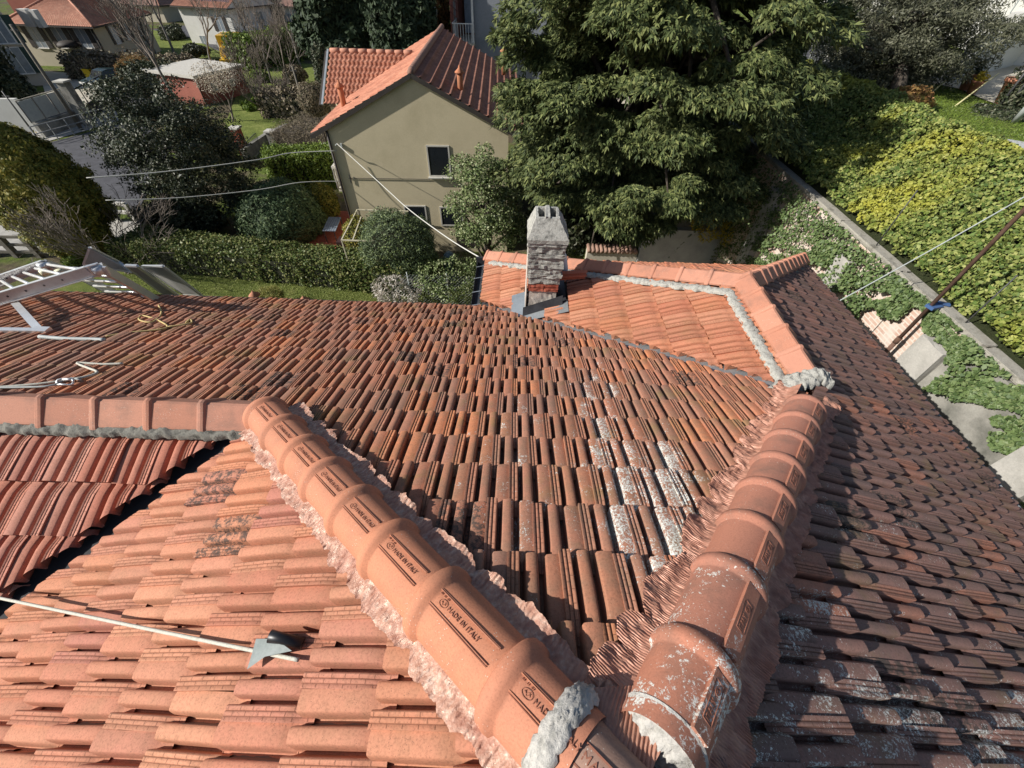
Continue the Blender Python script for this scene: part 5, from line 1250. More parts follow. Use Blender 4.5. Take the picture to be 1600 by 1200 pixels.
W_CREAM = rough_mat('cream_render', (0.42, 0.38, 0.29), (0.50, 0.45, 0.35), 0.7, 0.9, 0.2, 0.004, 50)
W_TAN = rough_mat('beige_render', (0.50, 0.43, 0.28), (0.60, 0.52, 0.35), 0.6, 0.92, 0.35, 0.004, 45, c3=(0.55, 0.475, 0.315))
W_WHITE = rough_mat('white_render', (0.55, 0.54, 0.50), (0.66, 0.65, 0.61), 0.7, 0.9, 0.2, 0.004, 50)
W_GREY = rough_mat('grey_concrete_face', (0.13, 0.145, 0.165), (0.25, 0.265, 0.29), 0.35, 0.9, 0.3, 0.01, 12, c3=(0.19, 0.205, 0.23))
W_RED = rough_mat('red_render', (0.27, 0.09, 0.065), (0.34, 0.12, 0.085), 0.8, 0.9, 0.2, 0.004, 50)
W_CLAD = rough_mat('terracotta_cladding', (0.34, 0.12, 0.085), (0.44, 0.17, 0.12), 3, 0.85, 0.3, 0.01, 20)
W_PATCH = rough_mat('peeling_render', (0.42, 0.36, 0.29), (0.52, 0.49, 0.44), 0.25, 0.92, 0.3, 0.004, 40)
M_GLASS = flat_mat('window_glass', (0.015, 0.018, 0.022), 0.15, spec=0.6)
M_GLASSL = flat_mat('painted_sky_glass', (0.20, 0.23, 0.26), 0.12, spec=0.8)  # pale grey-blue paints reflected sky into the panes
M_FRAME = flat_mat('white_window_frame', (0.62, 0.61, 0.58), 0.5)
M_SHUT = flat_mat('dark_brown_shutter', (0.035, 0.028, 0.024), 0.6)
M_SHUTG = flat_mat('dark_green_shutter', (0.02, 0.045, 0.038), 0.6)
M_EAVE = flat_mat('dark_eave_board', (0.04, 0.033, 0.028), 0.7)
M_STONE = rough_mat('pale_stone', (0.45, 0.43, 0.38), (0.58, 0.56, 0.50), 4, 0.9, 0.2, 0.003, 50)
def window(parent, A, B, s, z, w_, h_, shut=None, open_=True, frame=None, panes=2, sill=True, dark=False, grid=False):
    """window on the wall from A to B (plan), centred s metres from A, centre height z; outside is to the right of A->B"""
    A = Vector((A[0], A[1], 0)); B = Vector((B[0], B[1], 0)); d = (B-A).normalized(); o = Vector((d.y, -d.x, 0)); R = Matrix((d, o, Vector((0, 0, 1)))).transposed()
    c = A+d*s+Vector((0, 0, z)); f = frame or M_FRAME
    m = MB()
    m.box(c+o*0.012+Vector((0, 0, h_/2+0.03)), (w_+0.12, 0.05, 0.06), M=R); m.box(c+o*0.012-Vector((0, 0, h_/2+0.03)), (w_+0.12, 0.05, 0.06), M=R)
    for sd in (-1, 1): m.box(c+o*0.012+d*sd*(w_/2+0.03), (0.06, 0.05, h_), M=R)
    for i in range(1, panes): m.box(c+o*0.012+d*(-w_/2+w_*i/panes), (0.06, 0.045, h_), M=R)
    wo = m.build('window', f, parent)
    m = MB(); m.box(c+o*0.004, (w_, 0.03, h_), M=R); m.build('pane', M_GLASS if dark else M_GLASSL, wo)
    if sill: m = MB(); m.box(c+o*0.06-Vector((0, 0, h_/2+0.085)), (w_+0.2, 0.16, 0.05), M=R); m.build('sill', M_STONE, wo)
    if shut:
        for sd in (-1, 1):
            m = MB(); sc = c+d*sd*(w_*0.5+w_*0.26+0.05)+o*0.045; m.box(sc, (w_*0.5, 0.035, h_+0.06), M=R)
            for k in range(int(h_/0.14)): m.box(sc+o*0.02+Vector((0, 0, -h_/2+0.1+k*0.14)), (w_*0.42, 0.012, 0.05), M=R)
            m.build('shutter', shut, wo)
    return wo
def on_wall(A, B, u, v):
    A = Vector((A[0], A[1], 0)); B = Vector((B[0], B[1], 0)); d = (B-A).normalized(); n = Vector((d.y, -d.x, 0)); r = Vector(ray(u, v))
    k = n.dot(A)/n.dot(r); P = r*k; return (Vector((P.x, P.y, 0))-A).dot(d), P.z
def win_at(parent, A, B, u, v, w_, h_, shut=None, **kw):
    s, z = on_wall(A, B, u, v); return window(parent, A, B, s, z, w_, h_, shut, **kw)
# ---- beige house in the middle
bh = thing('beige_house', 'beige gabled house with red and brown tiled roof slopes standing behind the pergola', 'house', (-4.1, 24, GZ))
th = math.radians(2.6); ud = Vector((math.cos(th), math.sin(th), 0)); vd = Vector((-math.sin(th), math.cos(th), 0)); F0_ = Vector((-7.79, 18.3, 0))
def BH(a, b, z): return F0_+ud*a+vd*b+Vector((0, 0, z))
WB, DB, ZR, SL = 7.32, 11.9, -3.30, 0.472; ZE = ZR-SL*WB/2
m = MB(); q = [BH(0, 0, 0), BH(WB, 0, 0), BH(WB, DB, 0), BH(0, DB, 0)]
m.prism([(p.x, p.y) for p in q], GZ-0.5, ZE-0.12)
m.add([BH(0, 0, ZE-0.12), BH(WB, 0, ZE-0.12), BH(WB/2, 0, ZR-0.12), BH(0, DB, ZE-0.12), BH(WB, DB, ZE-0.12), BH(WB/2, DB, ZR-0.12)], [(0, 1, 2), (5, 4, 3), (0, 2, 5, 3), (1, 4, 5, 2)])
m.build('wall', W_TAN, bh)
ov = 0.65; of = 0.10
def rz_(a): return ZR-SL*abs(a-WB/2)
ro = bpy.data.objects.new('roof', None); COL.objects.link(ro); ro.parent = bh; ro.location = (0, 0, 6.5)
slope('roof_slope', BH(-ov, -of, rz_(-ov)), BH(-ov, DB+of, rz_(-ov)), BH(WB/2, DB+of, ZR), BH(WB/2, -of, ZR), T_RED, ro, tw=0.24, rl=0.36)
slope('roof_slope', BH(WB+ov, DB+of, rz_(WB+ov)), BH(WB+ov, -of, rz_(WB+ov)), BH(WB/2, -of, ZR), BH(WB/2, DB+of, ZR), T_BRN, ro, tw=0.24, rl=0.37, step=0.02, amp=0.012, rib=0.045)
m = MB()
for sd in (-1, 1):
    e = BH(WB/2+sd*(WB/2+ov), -of-0.02, rz_(WB+ov)-0.10); m.bar(BH(WB/2, -of-0.02, ZR-0.06), e, 0.05, 0.15)
    m.bar(e, BH(WB/2+sd*(WB/2+ov), DB+of, rz_(WB+ov)-0.10), 0.12, 0.12)
m.build('verge_board', M_EAVE, ro)
m = MB(); L = DB+2*of; n_ = int(L/0.32)
for i in range(n_): m.tube([BH(WB/2, -of+i*L/n_, ZR+0.02), BH(WB/2, -of+(i+1.1)*L/n_, ZR+0.035)], [0.12, 0.135], 10)
m.build('ridge_tile', far_tiles('ridge_tiles', (0.22, 0.13, 0.10), (0.28, 0.16, 0.12), (0.33, 0.2, 0.15)), ro)
def clay_vent(u, v, zz, name='vent_chimney'):
    p = G(u, v, zz); o = bpy.data.objects.new(name, None); COL.objects.link(o); o.parent = ro; o.location = Vector(p)-ro.location-bh.location
    m = MB(); m.lathe((p[0], p[1], p[2]-0.3), [(0.115, 0), (0.115, 0.95), (0.10, 0.98)], 14); m.build('vent_shaft', M_P5, o)
    m = MB(); m.lathe((p[0], p[1], p[2]+0.68), [(0.19, 0), (0.20, 0.03), (0.05, 0.16), (0.03, 0.24), (0.01, 0.25)], 14); m.build('vent_cap', M_P5, o)
clay_vent(720, 146, -4.2); clay_vent(787, 106, -4.5); clay_vent(538, 166, -4.9)
fA, fB = BH(0, 0, 0), BH(WB, 0, 0)
win_at(bh, fA, fB, 686, 252, 0.84, 1.12, panes=1, dark=True, frame=M_STONE)
win_at(bh, fA, fB, 650, 336, 0.9, 0.8, panes=1, dark=True, frame=M_STONE, sill=False); win_at(bh, fA, fB, 706, 338, 0.95, 0.8, panes=1, dark=True, frame=M_STONE, sill=False)
m = MB(); m.box(BH(5.3, -0.03, -9.6), (0.95, 0.04, 1.2), th); m.build('basement_door', M_SHUT, bh)
m = MB(); m.bar(BH(0.35, -0.03, -7.05), BH(3.9, -0.03, -7.05), 0.02); m.bar(BH(0.42, -0.05, -6.9), BH(0.42, -0.05, -7.25), 0.03); m.build('tie_rod', M_WIRE, bh)
m = MB(); m.tube([BH(-0.03, -0.06, ZE-0.2), BH(-0.03, -0.06, GZ)], 0.05, 8); m.build('downpipe', M_SHUT, bh)
m = MB(); m.tube([BH(0.25, -0.02, -5.75), BH(0.25, -0.25, -5.7), BH(0.35, -0.3, -5.62)], 0.02, 6); m.box(BH(0.42, -0.05, -5.75), (0.08, 0.08, 0.12)); m.build('cable_bracket', M_GREYSH, bh)
# side balcony on the left wall
m = MB(); m.prism([tuple(BH(a, b, 0))[:2] for a, b in ((-1.0, 2.0), (0, 2.0), (0, 5.0), (-1.0, 5.0))], -8.45, -8.3); m.build('balcony_slab', M_STONE, bh)
m = MB()
for a, b in (((-1, 2), (0, 2)), ((-1, 2), (-1, 5))): m.bar(BH(*a, -7.35), BH(*b, -7.35), 0.12, 0.08)
for i in range(5): m.lathe(BH(-1+i*0.25, 2.0, -8.3), [(0.05, 0), (0.03, 0.2), (0.06, 0.5), (0.03, 0.8), (0.05, 0.92)], 8)
for i in range(12): m.lathe(BH(-1, 2.0+i*0.26, -8.3), [(0.05, 0), (0.03, 0.2), (0.06, 0.5), (0.03, 0.8), (0.05, 0.92)], 8)
m.build('balustrade', M_STONE, bh)
# left cross wing
m = MB(); wx0, wx1 = -9.55, -7.0
yr, zr = 25.4, -3.82; ye = 22.9; ze = zr-0.75*(yr-ye)*0.9
m.prism([(wx0+.15, ye+.3), (wx1, ye+.3), (wx1, yr+2), (wx0+.15, yr+2)], GZ, ze-0.1)
m.add([(wx0+.15, ye+.3, ze-.1), (wx0+.15, yr+2, ze-.1), (wx0+.15, yr, zr-.15), (wx1, ye+.3, ze-.1), (wx1, yr+2, ze-.1), (wx1, yr, zr-.15)], [(0, 2, 1), (3, 4, 5), (0, 3, 5, 2), (1, 2, 5, 4)])
m.build('wing_wall', W_TAN, bh)
slope('wing_roof', (wx0, ye, ze), (-6.0, ye, ze), (-5.2, yr, zr), (wx0, yr, zr), T_RED, ro, tw=0.22, rl=0.34, step=0.09, amp=0.07, rib=0.03)
slope('wing_roof', (-6.0, yr+2.4, ze), (wx0, yr+2.4, ze), (wx0, yr, zr), (-5.2, yr, zr), T_RED, ro)
m = MB()
for i in range(9): m.tube([(wx0+i*0.45, yr, zr+0.06), (wx0+(i+1.05)*0.45, yr, zr+0.07)], [0.11, 0.13], 10)
m.build('ridge_tile', M_CAPC, ro)
m = MB(); m.bar((wx0-0.1, ye, ze+0.05), (wx0-0.1, yr, zr+0.1), 0.09, 0.08); m.build('verge_gutter', M_ZINC, ro)
m = MB(); m.bar((wx0-0.2, ye, ze-0.0), (wx0-0.2, yr, zr), 0.10, 0.16); m.build('verge_board', M_EAVE, ro)
# cables between the houses
M_CABW = rough_mat('pale_cable', (0.50, 0.49, 0.44), (0.62, 0.61, 0.56), 40, 0.8, 0.3, 0.002, 200)
cA = BH(0.35, -0.3, -5.62)
rope('power_cable', [cA, OY(600, 292, 13.5), OY(640, 328, 11.2), OY(700, 372, 8.8), (-0.70, 7.25, -4.25)], 0.013, M_CABW, 'thick pale cable sagging from the beige house to the near roof gutter', 'cable', n=6, twist=False)
rope('power_cable', [BH(0.25, -0.25, -5.9), OY(455, 239, 17.4), OY(400, 250, 16.4), OY(260, 268, 14.6), OY(135, 278, 13.4)], 0.016, M_CABW, 'upper cable running left from the corner of the beige house past the dark tree', 'cable', n=5, twist=False, group=None)
rope('power_cable', [BH(-0.02, 0, -7.2), OY(470, 285, 17.4), OY(400, 297, 16.4), OY(280, 309, 14.8), OY(165, 313, 13.6)], 0.016, M_CABW, 'lower cable running left from the beige house across the round conifer', 'cable', n=5, twist=False)
# garden furniture
tb = thing('garden_table', 'dark slatted garden table on the terrace beside the beige house', 'table', tuple(G(520, 372)))
c_ = G(519, 350, GZ+0.72); m = MB()
for i in range(6): m.box((c_[0]-0.28+i*0.11, c_[1], c_[2]), (0.09, 1.5, 0.03), 0.12)
m.build('table_top', flat_mat('blue_grey_slats', (0.16, 0.19, 0.23), 0.4), tb)
for sx in (-.25, .25):
    for sy in (-.6, .6): m = MB(); m.bar((c_[0]+sx, c_[1]+sy, GZ), (c_[0]+sx, c_[1]+sy, c_[2]), 0.04); m.build('leg', M_WIRE, tb)
pc_ = G(555, 400); m = MB(); rough_box(m, pc_[0]-0.7, pc_[0]+0.7, pc_[1]-0.1, pc_[1]+0.5, GZ, GZ+0.75, seg=0.3, amp=0.002)
m.build('planter_box', flat_mat('dark_planter', (0.035, 0.015, 0.012), 0.6), None, label='dark rectangular planter box behind the long hedge near the pergola post', cat='planter')
bb = OY(702, 402, 15.8); wb = thing('water_butt', 'grey-blue ribbed water butt half hidden in the shrubs left of the chimney wing', 'water butt', (bb[0], bb[1], GZ))
m = MB(); hb = bb[2]-GZ+0.25
m.lathe((bb[0], bb[1], GZ), [(0.22, 0), (0.27, hb*0.25), (0.27, hb*0.7), (0.29, hb*0.72), (0.27, hb*0.75), (0.27, hb*0.8), (0.28, hb*0.83), (0.22, hb*0.93), (0.12, hb)], 20); m.build('barrel', flat_mat('blue_grey_barrel', (0.07, 0.11, 0.13), 0.5), wb)
def mushroom(u, v, lb):
    p = G(u, v); o = thing('clay_ornament', lb, 'garden ornament', tuple(p), 'clay ornaments on the lawn by the eave')
    z0 = 0.0; p = OY(u, v, 12.6); h = p[2]-GZ
    m = MB(); m.lathe((p[0], p[1], GZ), [(0.12, 0), (0.10, h)], 12); m.build('stem', M_TERR, o)
    m = MB(); m.lathe((p[0], p[1], GZ+h), [(0.20, 0), (0.21, 0.03), (0.05, 0.17), (0.02, 0.22), (0.005, 0.23)], 14); m.build('cap', M_TERR, o)
mushroom(398, 462, 'terracotta mushroom-like ornament nearer the ladder on the lawn'); mushroom(476, 470, 'terracotta mushroom-like ornament just behind the gutter edge')
# wire mesh fence with posts by the rear gutter
wf = thing('wire_fence', 'rusty diamond wire mesh fence in front of the wild bush left of the rear gutter', 'fence', (-3.2, 14.0, GZ))
m = MB(); x0_, x1_ = -4.4, -1.3; N_ = 22
for i in range(-10, N_):
    a = (x0_+i*0.14, 14.1, GZ); b = (x0_+(i+10)*0.14, 14.1, GZ+1.4)
    if a[0] >= x0_-1.4 and b[0] <= x1_+1.4:
        m.tube([a, b], 0.005, 3, cap=False); m.tube([(a[0], a[1]+0.01, GZ+1.4), (b[0], b[1]+0.01, GZ)], 0.005, 3, cap=False)
m.build('mesh', M_GREYSH, wf)
for x in (-4.4, -2.8, -1.2): m = MB(); m.tube([(x, 14.12, GZ), (x, 14.12, GZ+1.5)], 0.025, 6); m.build('post', M_GREYSH, wf)
# ---- cream house top left
def eave_pt(u, v, z): p = G(u, v, z); return Vector((p[0], p[1], z))
def poly_house(name, label, corner_ground, vtop, dl, dr, ll, lr, wallm, roofm, pitch=0.42, ov=0.5, flat_=False, cat='house', z0=None, hip=True, gable_axis=None):
    """corner nearest the camera; dl/dr = plan directions of the left and right faces, ll/lr their lengths"""
    C0 = Vector((corner_ground[0], corner_ground[1], 0)); z0 = GZ if z0 is None else z0; ze = top_z(C0.x, C0.y, vtop)
    dl = Vector((dl[0], dl[1], 0)).normalized(); dr = Vector((dr[0], dr[1], 0)).normalized()
    A = C0+dl*ll; B = C0+dr*lr; D = A+dr*lr
    o = thing(name, label, cat, (C0.x, C0.y, z0))
    m = MB(); m.prism([(p.x, p.y) for p in (A, C0, B, D)], z0-0.3, ze-0.02); m.build('wall', wallm, o)
    if flat_: return o, C0, A, B, ze
    rf = bpy.data.objects.new('roof', None); COL.objects.link(rf); rf.parent = o; rf.location = (0, 0, ze-z0)
    a = A+dl*ov-dr*ov; c = C0-dl*ov-dr*ov; b = B-dl*ov+dr*ov; d = D+dl*ov+dr*ov
    for p in (a, c, b, d): p.z = ze-0.05
    La, Lb = (a-c).length, (b-c).length
    if gable_axis:                            # ridge runs along the left face
        h = pitch*Lb/2; r0 = (a+d)/2+Vector((0, 0, h)); r1 = (c+b)/2+Vector((0, 0, h))
        if gable_axis == 'r': h = pitch*La/2; r0 = (a+c)/2+Vector((0, 0, h)); r1 = (d+b)/2+Vector((0, 0, h))
        if gable_axis == 'l':
            slope('roof_slope', a, c, r1, r0, roofm, rf); slope('roof_slope', b, d, r0, r1, roofm, rf)
            m = MB(); m.add([c, b, r1], [(0, 1, 2)]); m.build('gable', wallm, rf); m = MB(); m.add([a, d, r0], [(0, 2, 1)]); m.build('gable', wallm, rf)
        else:
            slope('roof_slope', c, b, r1, r0, roofm, rf); slope('roof_slope', d, a, r0, r1, roofm, rf)
            m = MB(); m.add([a, c, r0, d, b, r1], [(0, 1, 2), (3, 5, 4)]); m.build('gable', wallm, rf)
        m = MB(); m.tube([r0+Vector((0, 0, .05)), r1+Vector((0, 0, .05))], 0.13, 8); m.build('ridge_tile', roofm, rf)
    else:
        s_ = min(La, Lb)/2; h = pitch*s_
        if La >= Lb: r0 = a.lerp(d, 0.5)+(c-a).normalized()*s_+Vector((0, 0, h)); r1 = c.lerp(b, 0.5)+(a-c).normalized()*s_+Vector((0, 0, h)); L1 = (r0, r1)
        else: r0 = a.lerp(c, 0.5)+(b-c).normalized()*s_+Vector((0, 0, h)); r1 = d.lerp(b, 0.5)-(b-c).normalized()*s_+Vector((0, 0, h)); L1 = (r0, r1)
        if La >= Lb:
            slope('roof_slope', a, c, r1, r0, roofm, rf); slope('roof_slope', c, b, r1, r1, roofm, rf); slope('roof_slope', b, d, r0, r1, roofm, rf); slope('roof_slope', d, a, r0, r0, roofm, rf)
            hips = ((a, r0), (d, r0), (c, r1), (b, r1), (r0, r1))
        else:
            slope('roof_slope', a, c, r0, r0, roofm, rf); slope('roof_slope', c, b, r1, r0, roofm, rf); slope('roof_slope', b, d, r1, r1, roofm, rf); slope('roof_slope', d, a, r0, r1, roofm, rf)
            hips = ((a, r0), (c, r0), (d, r1), (b, r1), (r0, r1))
        for p, q in hips: m = MB(); m.tube([p+Vector((0, 0, .07)), q+Vector((0, 0, .07))], 0.11, 7); m.build('hip_tile', T_PINK, rf)
    m = MB()
    for p, q in ((a, c), (c, b)): m.bar(p-Vector((0, 0, .06)), q-Vector((0, 0, .06)), 0.14, 0.12)
    m.build('gutter', M_EAVE, rf)
    return o, C0, A, B, ze
# directions for the cream house from its eaves
cc0 = G(180, 107); ze_ = top_z(cc0[0], cc0[1], 40); pl = G(14, 35, ze_); pr = G(208, 21, ze_)
dl_ = Vector((pl[0]-cc0[0], pl[1]-cc0[1], 0)); dr_ = Vector((pr[0]-cc0[0], pr[1]-cc0[1], 0))
drn = Vector((-dl_.y, dl_.x, 0)).normalized(); drn = drn if drn.dot(dr_) > 0 else -drn
o, C0, A, B, ze = poly_house('cream_house', 'large cream house with dark shutters and a red hipped roof at the upper left', cc0, 40, dl_, dr_.normalized()*0.6+drn*0.4, dl_.length, min(13, dr_.length), W_CREAM, T_PINK, 0.45, 0.6)
Lc = dl_.length
for u_ in (58, 95, 130): win_at(o, A, C0, u_, 58, 1.15, 1.75, M_SHUT)
win_at(o, A, C0, 153, 99, 1.1, 1.4, M_SHUT)
Lr = (B-C0).length
for u_, v_ in ((178, 52), (196, 46), (213, 40), (200, 94), (233, 80)): win_at(o, C0, B, u_, v_, 0.9, 1.7, M_SHUT)
m = MB(); m.tube([C0+Vector((-0.1, -0.1, ze)), C0+Vector((-0.1, -0.1, GZ))], 0.09, 8); m.build('downpipe', M_EAVE, o)
pch = G(50, 28, ze+0.9); m = MB()
m.box((pch[0]-0.4, pch[1], ze+0.9), (0.9, 0.6, 1.3)); m.box((pch[0]+0.5, pch[1]+0.1, ze+0.85), (0.5, 0.6, 1.3)); m.build('chimney', W_WHITE, o)
pa = G(112, 108, GZ+2.4); m = MB(); m.lathe((A.x+(C0.x-A.x)*0.62, A.y+(C0.y-A.y)*0.62-0.5, GZ+1.9), [(1.0, 0), (0.95, 0.25), (0.6, 0.45), (0.05, 0.5)], 14); m.build('awning', M_EAVE, o)
# ---- left house with peeling wall
lc = G(78, 132); lA = G(0, 138); o, C0, A, B, ze = poly_house('peeling_house', 'tall house at the left edge with patchy pinkish render and green shutters', lc, -12, (lA[0]-lc[0], lA[1]-lc[1]), (-0.85, 0.55), 16, 9, W_PATCH, T_MAUVE, 0.4, 0.5)
LL = 16
win_at(o, A, C0, 28, 95, 1.3, 1.9, M_SHUTG); win_at(o, A, C0, -2, 46, 1.3, 1.9, M_SHUTG); win_at(o, A, C0, -42, 100, 1.3, 1.9, M_SHUTG); win_at(o, A, C0, 21, 50, 0.5, 1.6, None, panes=1)
# red-brown house at the top-left corner, behind
c0 = G(45, 45, -6.0); o, C0, A, B, ze = poly_house('red_brown_house', 'red-brown rendered house in the far top left corner behind the cream roof', (-74, 92), -40, (-1, 0), (0, 1), 14, 10, W_RED, T_MAUVE, 0.4)
window(o, A, C0, 10, -1.5, 1.2, 1.8); window(o, A, C0, 6, -1.5, 1.2, 1.8)
# ---- small red hut
h0 = G(326, 164)
hz = top_z(h0[0], h0[1], 128)
hc = Vector((h0[0], h0[1], 0)); hl = G(262, 124, -7.3); hr = G(383, 158)
hr_ = Vector((hr[0], hr[1], 0)); 
hut, C0, A, B, ze = poly_house('red_hut', 'low brick-red hut with a pale flat roof half behind a bare tree', (-28.6, 42.6), 122, (-1, 0.35), (0.33, 0.95), 5.6, 5.2, W_RED, None, flat_=True, cat='outbuilding')
D_ = A+(B-C0); m = MB(); cx_ = (A+B)/2
m.prism([tuple(cx_+(p-cx_)*1.09)[:2] for p in (A, C0, B, D_)], ze-0.02, ze+0.20); m.build('roof_slab', M_STONE, hut)
window(hut, C0, B, 1.6, ze-0.9, 0.45, 0.45, panes=1, frame=M_FRAME, sill=False); window(hut, C0, B, 3.6, ze-0.9, 0.45, 0.45, panes=1, frame=M_FRAME, sill=False)
m = MB(); m.tube([C0+Vector((0.1, -0.08, ze)), C0+Vector((0.1, -0.08, GZ))], 0.05, 6); m.build('downpipe', M_EAVE, hut)
# ---- white villa with solar roof
o, C0, A, B, ze = poly_house('white_villa', 'white villa with blue-black solar roof and pink balcony flowers at the top, left of centre', G(376, 72), 12, (-1, 0.16), (0.45, 1), 7.5, 7, W_WHITE, T_BRN, 0.5, 0.5, gable_axis='l')
LL = 7.5
window(o, A, C0, 2.0, ze-4.0, 0.9, 1.8, None); window(o, A, C0, 5.6, ze-1.7, 1.0, 1.5, M_SHUT); window(o, A, C0, 5.6, ze-4.6, 1.0, 1.5, M_SHUT); window(o, C0, B, 1.8, ze-1.6, 1.0, 1.8, None, panes=2); window(o, C0, B, 4.8, ze-1.6, 1.0, 1.8, None); window(o, C0, B, 1.8, ze-4.8, 1.0, 1.8); window(o, C0, B, 4.8, ze-4.8, 1.0, 1.8)
drb = (B-C0).normalized(); orr = Vector((drb.y, -drb.x, 0)); m = MB()
m.prism([tuple(C0+drb*a+orr*b)[:2] for a, b in ((0.6, 0), (0.6, 1.3), (6.2, 1.3), (6.2, 0))], ze-2.9, ze-2.7); m.build('balcony_slab', W_WHITE, o)
m = MB(); m.bar(C0+drb*0.6+orr*1.3+Vector((0, 0, ze-1.9)), C0+drb*6.2+orr*1.3+Vector((0, 0, ze-1.9)), 0.06)
for i in range(15): m.bar(C0+drb*(0.6+i*0.4)+orr*1.3+Vector((0, 0, ze-2.7)), C0+drb*(0.6+i*0.4)+orr*1.3+Vector((0, 0, ze-1.9)), 0.03)
m.build('railing', M_FRAME, o)
n = 500; Pf = np.array([list(C0+drb*(0.8+5.2*LR.random())+orr*(1.3+0.25*LR.random())+Vector((0, 0, ze-2.6-1.0*LR.random()))) for _ in range(n)])
leaf_cloud('flowers', Pf, np.tile([0, -1, .4], (n, 1)), 0.28, leaf_mat('pink_flowers', [(0.65, 0.32, 0.32), (0.7, 0.45, 0.42), (0.6, 0.25, 0.27)], 0.6, 0.1), o, 0.8)
dl_v = (A-C0).normalized(); s0 = Vector((-dl_v.y, dl_v.x, 0)); s0 = s0 if s0.y > 0 else -s0
m = MB(); b0 = C0+dl_v*2.0-s0*0.0+Vector((0, 0, ze+0.45)); k_ = 0.5
P_ = [C0+dl_v*(-0.2)+s0*0.5+Vector((0, 0, ze+0.42)), C0+dl_v*6.2+s0*0.5+Vector((0, 0, ze+0.42)), C0+dl_v*6.2+s0*3.2+Vector((0, 0, ze+1.77)), C0+dl_v*(-0.2)+s0*3.2+Vector((0, 0, ze+1.77))]
m.add(P_+[p+Vector((0, -0.03, 0.07)) for p in P_], [(0, 1, 2, 3), (4, 5, 6, 7), (0, 1, 5, 4), (1, 2, 6, 5), (2, 3, 7, 6), (3, 0, 4, 7)]); m.build('solar_panel', flat_mat('solar_glass', (0.025, 0.035, 0.06), 0.15, spec=0.8), o)
# more houses in the distance
o, C0, A, B, ze = poly_house('brown_roof_house', 'white house with a dull brown hipped roof and skylights at the top edge', (-36.0, 96.0), 11, (-1, 0.06), (0.45, 1), 13, 9, W_WHITE, T_MAUVE, 0.55, 0.6)
for s_ in (3.0, 7.0, 10.5): window(o, A, C0, s_, ze-1.9, 1.0, 1.7, M_SHUT if s_ != 7 else None)
o, C0, A, B, ze = poly_house('ochre_house', 'small ochre house with a pinkish gabled roof left of the dark conifers', (-28.6, 66.5), 47, (-0.35, 1), (1, 0.35), 9, 6, W_CREAM, T_PINK, 0.5, 0.6)
window(o, A, C0, 6.5, ze-1.8, 1.0, 1.5, M_SHUT); window(o, A, C0, 3.0, ze-1.8, 1.0, 1.5, M_SHUT)
o, C0, A, B, ze = poly_house('red_tall_house', 'narrow brick-red house between the white villa and the bare trees at the top edge', (-52.0, 108), 10, (-1, 0.1), (0.5, 1), 5, 8, W_RED, T_RED, 0.5, 0.5)
window(o, A, C0, 2.5, ze-2.0, 1.0, 1.6)
o, C0, A, B, ze = poly_house('old_tiled_house', 'old low house with worn red roof tiles seen between the conifers and the satellite dish', (-11.5, 46.0), 52, (-1, 0.1), (0.3, 1), 6.5, 8, W_CREAM, T_RED, 0.5, 0.5, gable_axis='l')
o, C0, A, B, ze = poly_house('left_back_house', 'grey-roofed house behind the cream house, mostly hidden by the bare tree', (-62.0, 92.0), 8, (-1, 0.1), (0.3, 1), 9, 8, W_CREAM, T_MAUVE, 0.5, 0.5)
# ---- modern building with red cladding and balcony, blank grey wall
mo = thing('modern_building', 'modern building with terracotta cladding, white balcony and tall blank grey wall behind', 'building', (-2.5, 40, GZ))
gl = OY(742, 60, 38.0)[0]; gr = OY(822, 60, 38.0)[0]
m = MB(); m.prism([(gl, 38), (gr+1.5, 38), (gr+1.5, 52), (gl, 52)], GZ, 8); m.build('grey_wall', W_GREY, mo)
cl = OY(690, 30, 41.0)[0]; m = MB(); m.prism([(cl+0.2, 44.5), (gl-1.3, 39.6), (gl-0.6, 52), (cl, 52)], GZ, 8); m.build('clad_wall', W_CLAD, mo)
cA_ = Vector((cl+0.2, 44.5, 0)); cB_ = Vector((gl-1.3, 39.6, 0)); dd_ = (cB_-cA_).normalized(); oo_ = Vector((dd_.y, -dd_.x, 0)); Lw = (cB_-cA_).length
m = MB()
for k in range(22):
    z = -8+k*0.42; m.bar(cA_+oo_*0.03+Vector((0, 0, z)), cB_+oo_*0.03+Vector((0, 0, z)), 0.03, 0.03)
m.build('cladding_joint', flat_mat('cladding_joint_strip', (0.20, 0.07, 0.05), 0.9), mo)  # darker red bars across the cladding
zw = OY(715, 20, 40.2)[2]
window(mo, cA_, cB_, Lw*0.62, zw, 1.0, 1.9, panes=2)
bz = OY(730, 62, 39.0)[2]; m = MB(); m.prism([(gl-1.5, 37.4), (gl, 37.4), (gl, 41.5), (gl-1.5, 41.5)], bz-0.15, bz); m.build('balcony_floor', M_PAVE, mo)
m = MB()
for i in range(9): x = gl-1.5+i*0.187; m.bar((x, 37.4, bz), (x, 37.4, bz+1.05), 0.03)
for i in range(12): y = 37.4+i*0.35; m.bar((gl-1.5, y, bz), (gl-1.5, y, bz+1.05), 0.03)
m.bar((gl-1.5, 37.4, bz+1.05), (gl, 37.4, bz+1.05), 0.05); m.bar((gl-1.5, 37.4, bz+1.05), (gl-1.5, 41.5, bz+1.05), 0.05)
m.build('railing', M_FRAME, mo)
m = MB(); m.box((gl-0.1, 37.8, 0), (0.14, 0.14, 21)); m.build('white_post', M_FRAME, mo)
m = MB(); m.box((gl-0.6, 41.6, bz+1.1), (0.9, 0.06, 2.0)); m.build('balcony_door', flat_mat('pale_blue_door', (0.35, 0.42, 0.50), 0.3), mo)
dp = OY(673, 18, 40.0); sd_ = bpy.data.objects.new('satellite_dish', None); COL.objects.link(sd_); sd_.parent = mo; sd_.location = Vector(dp)-mo.location
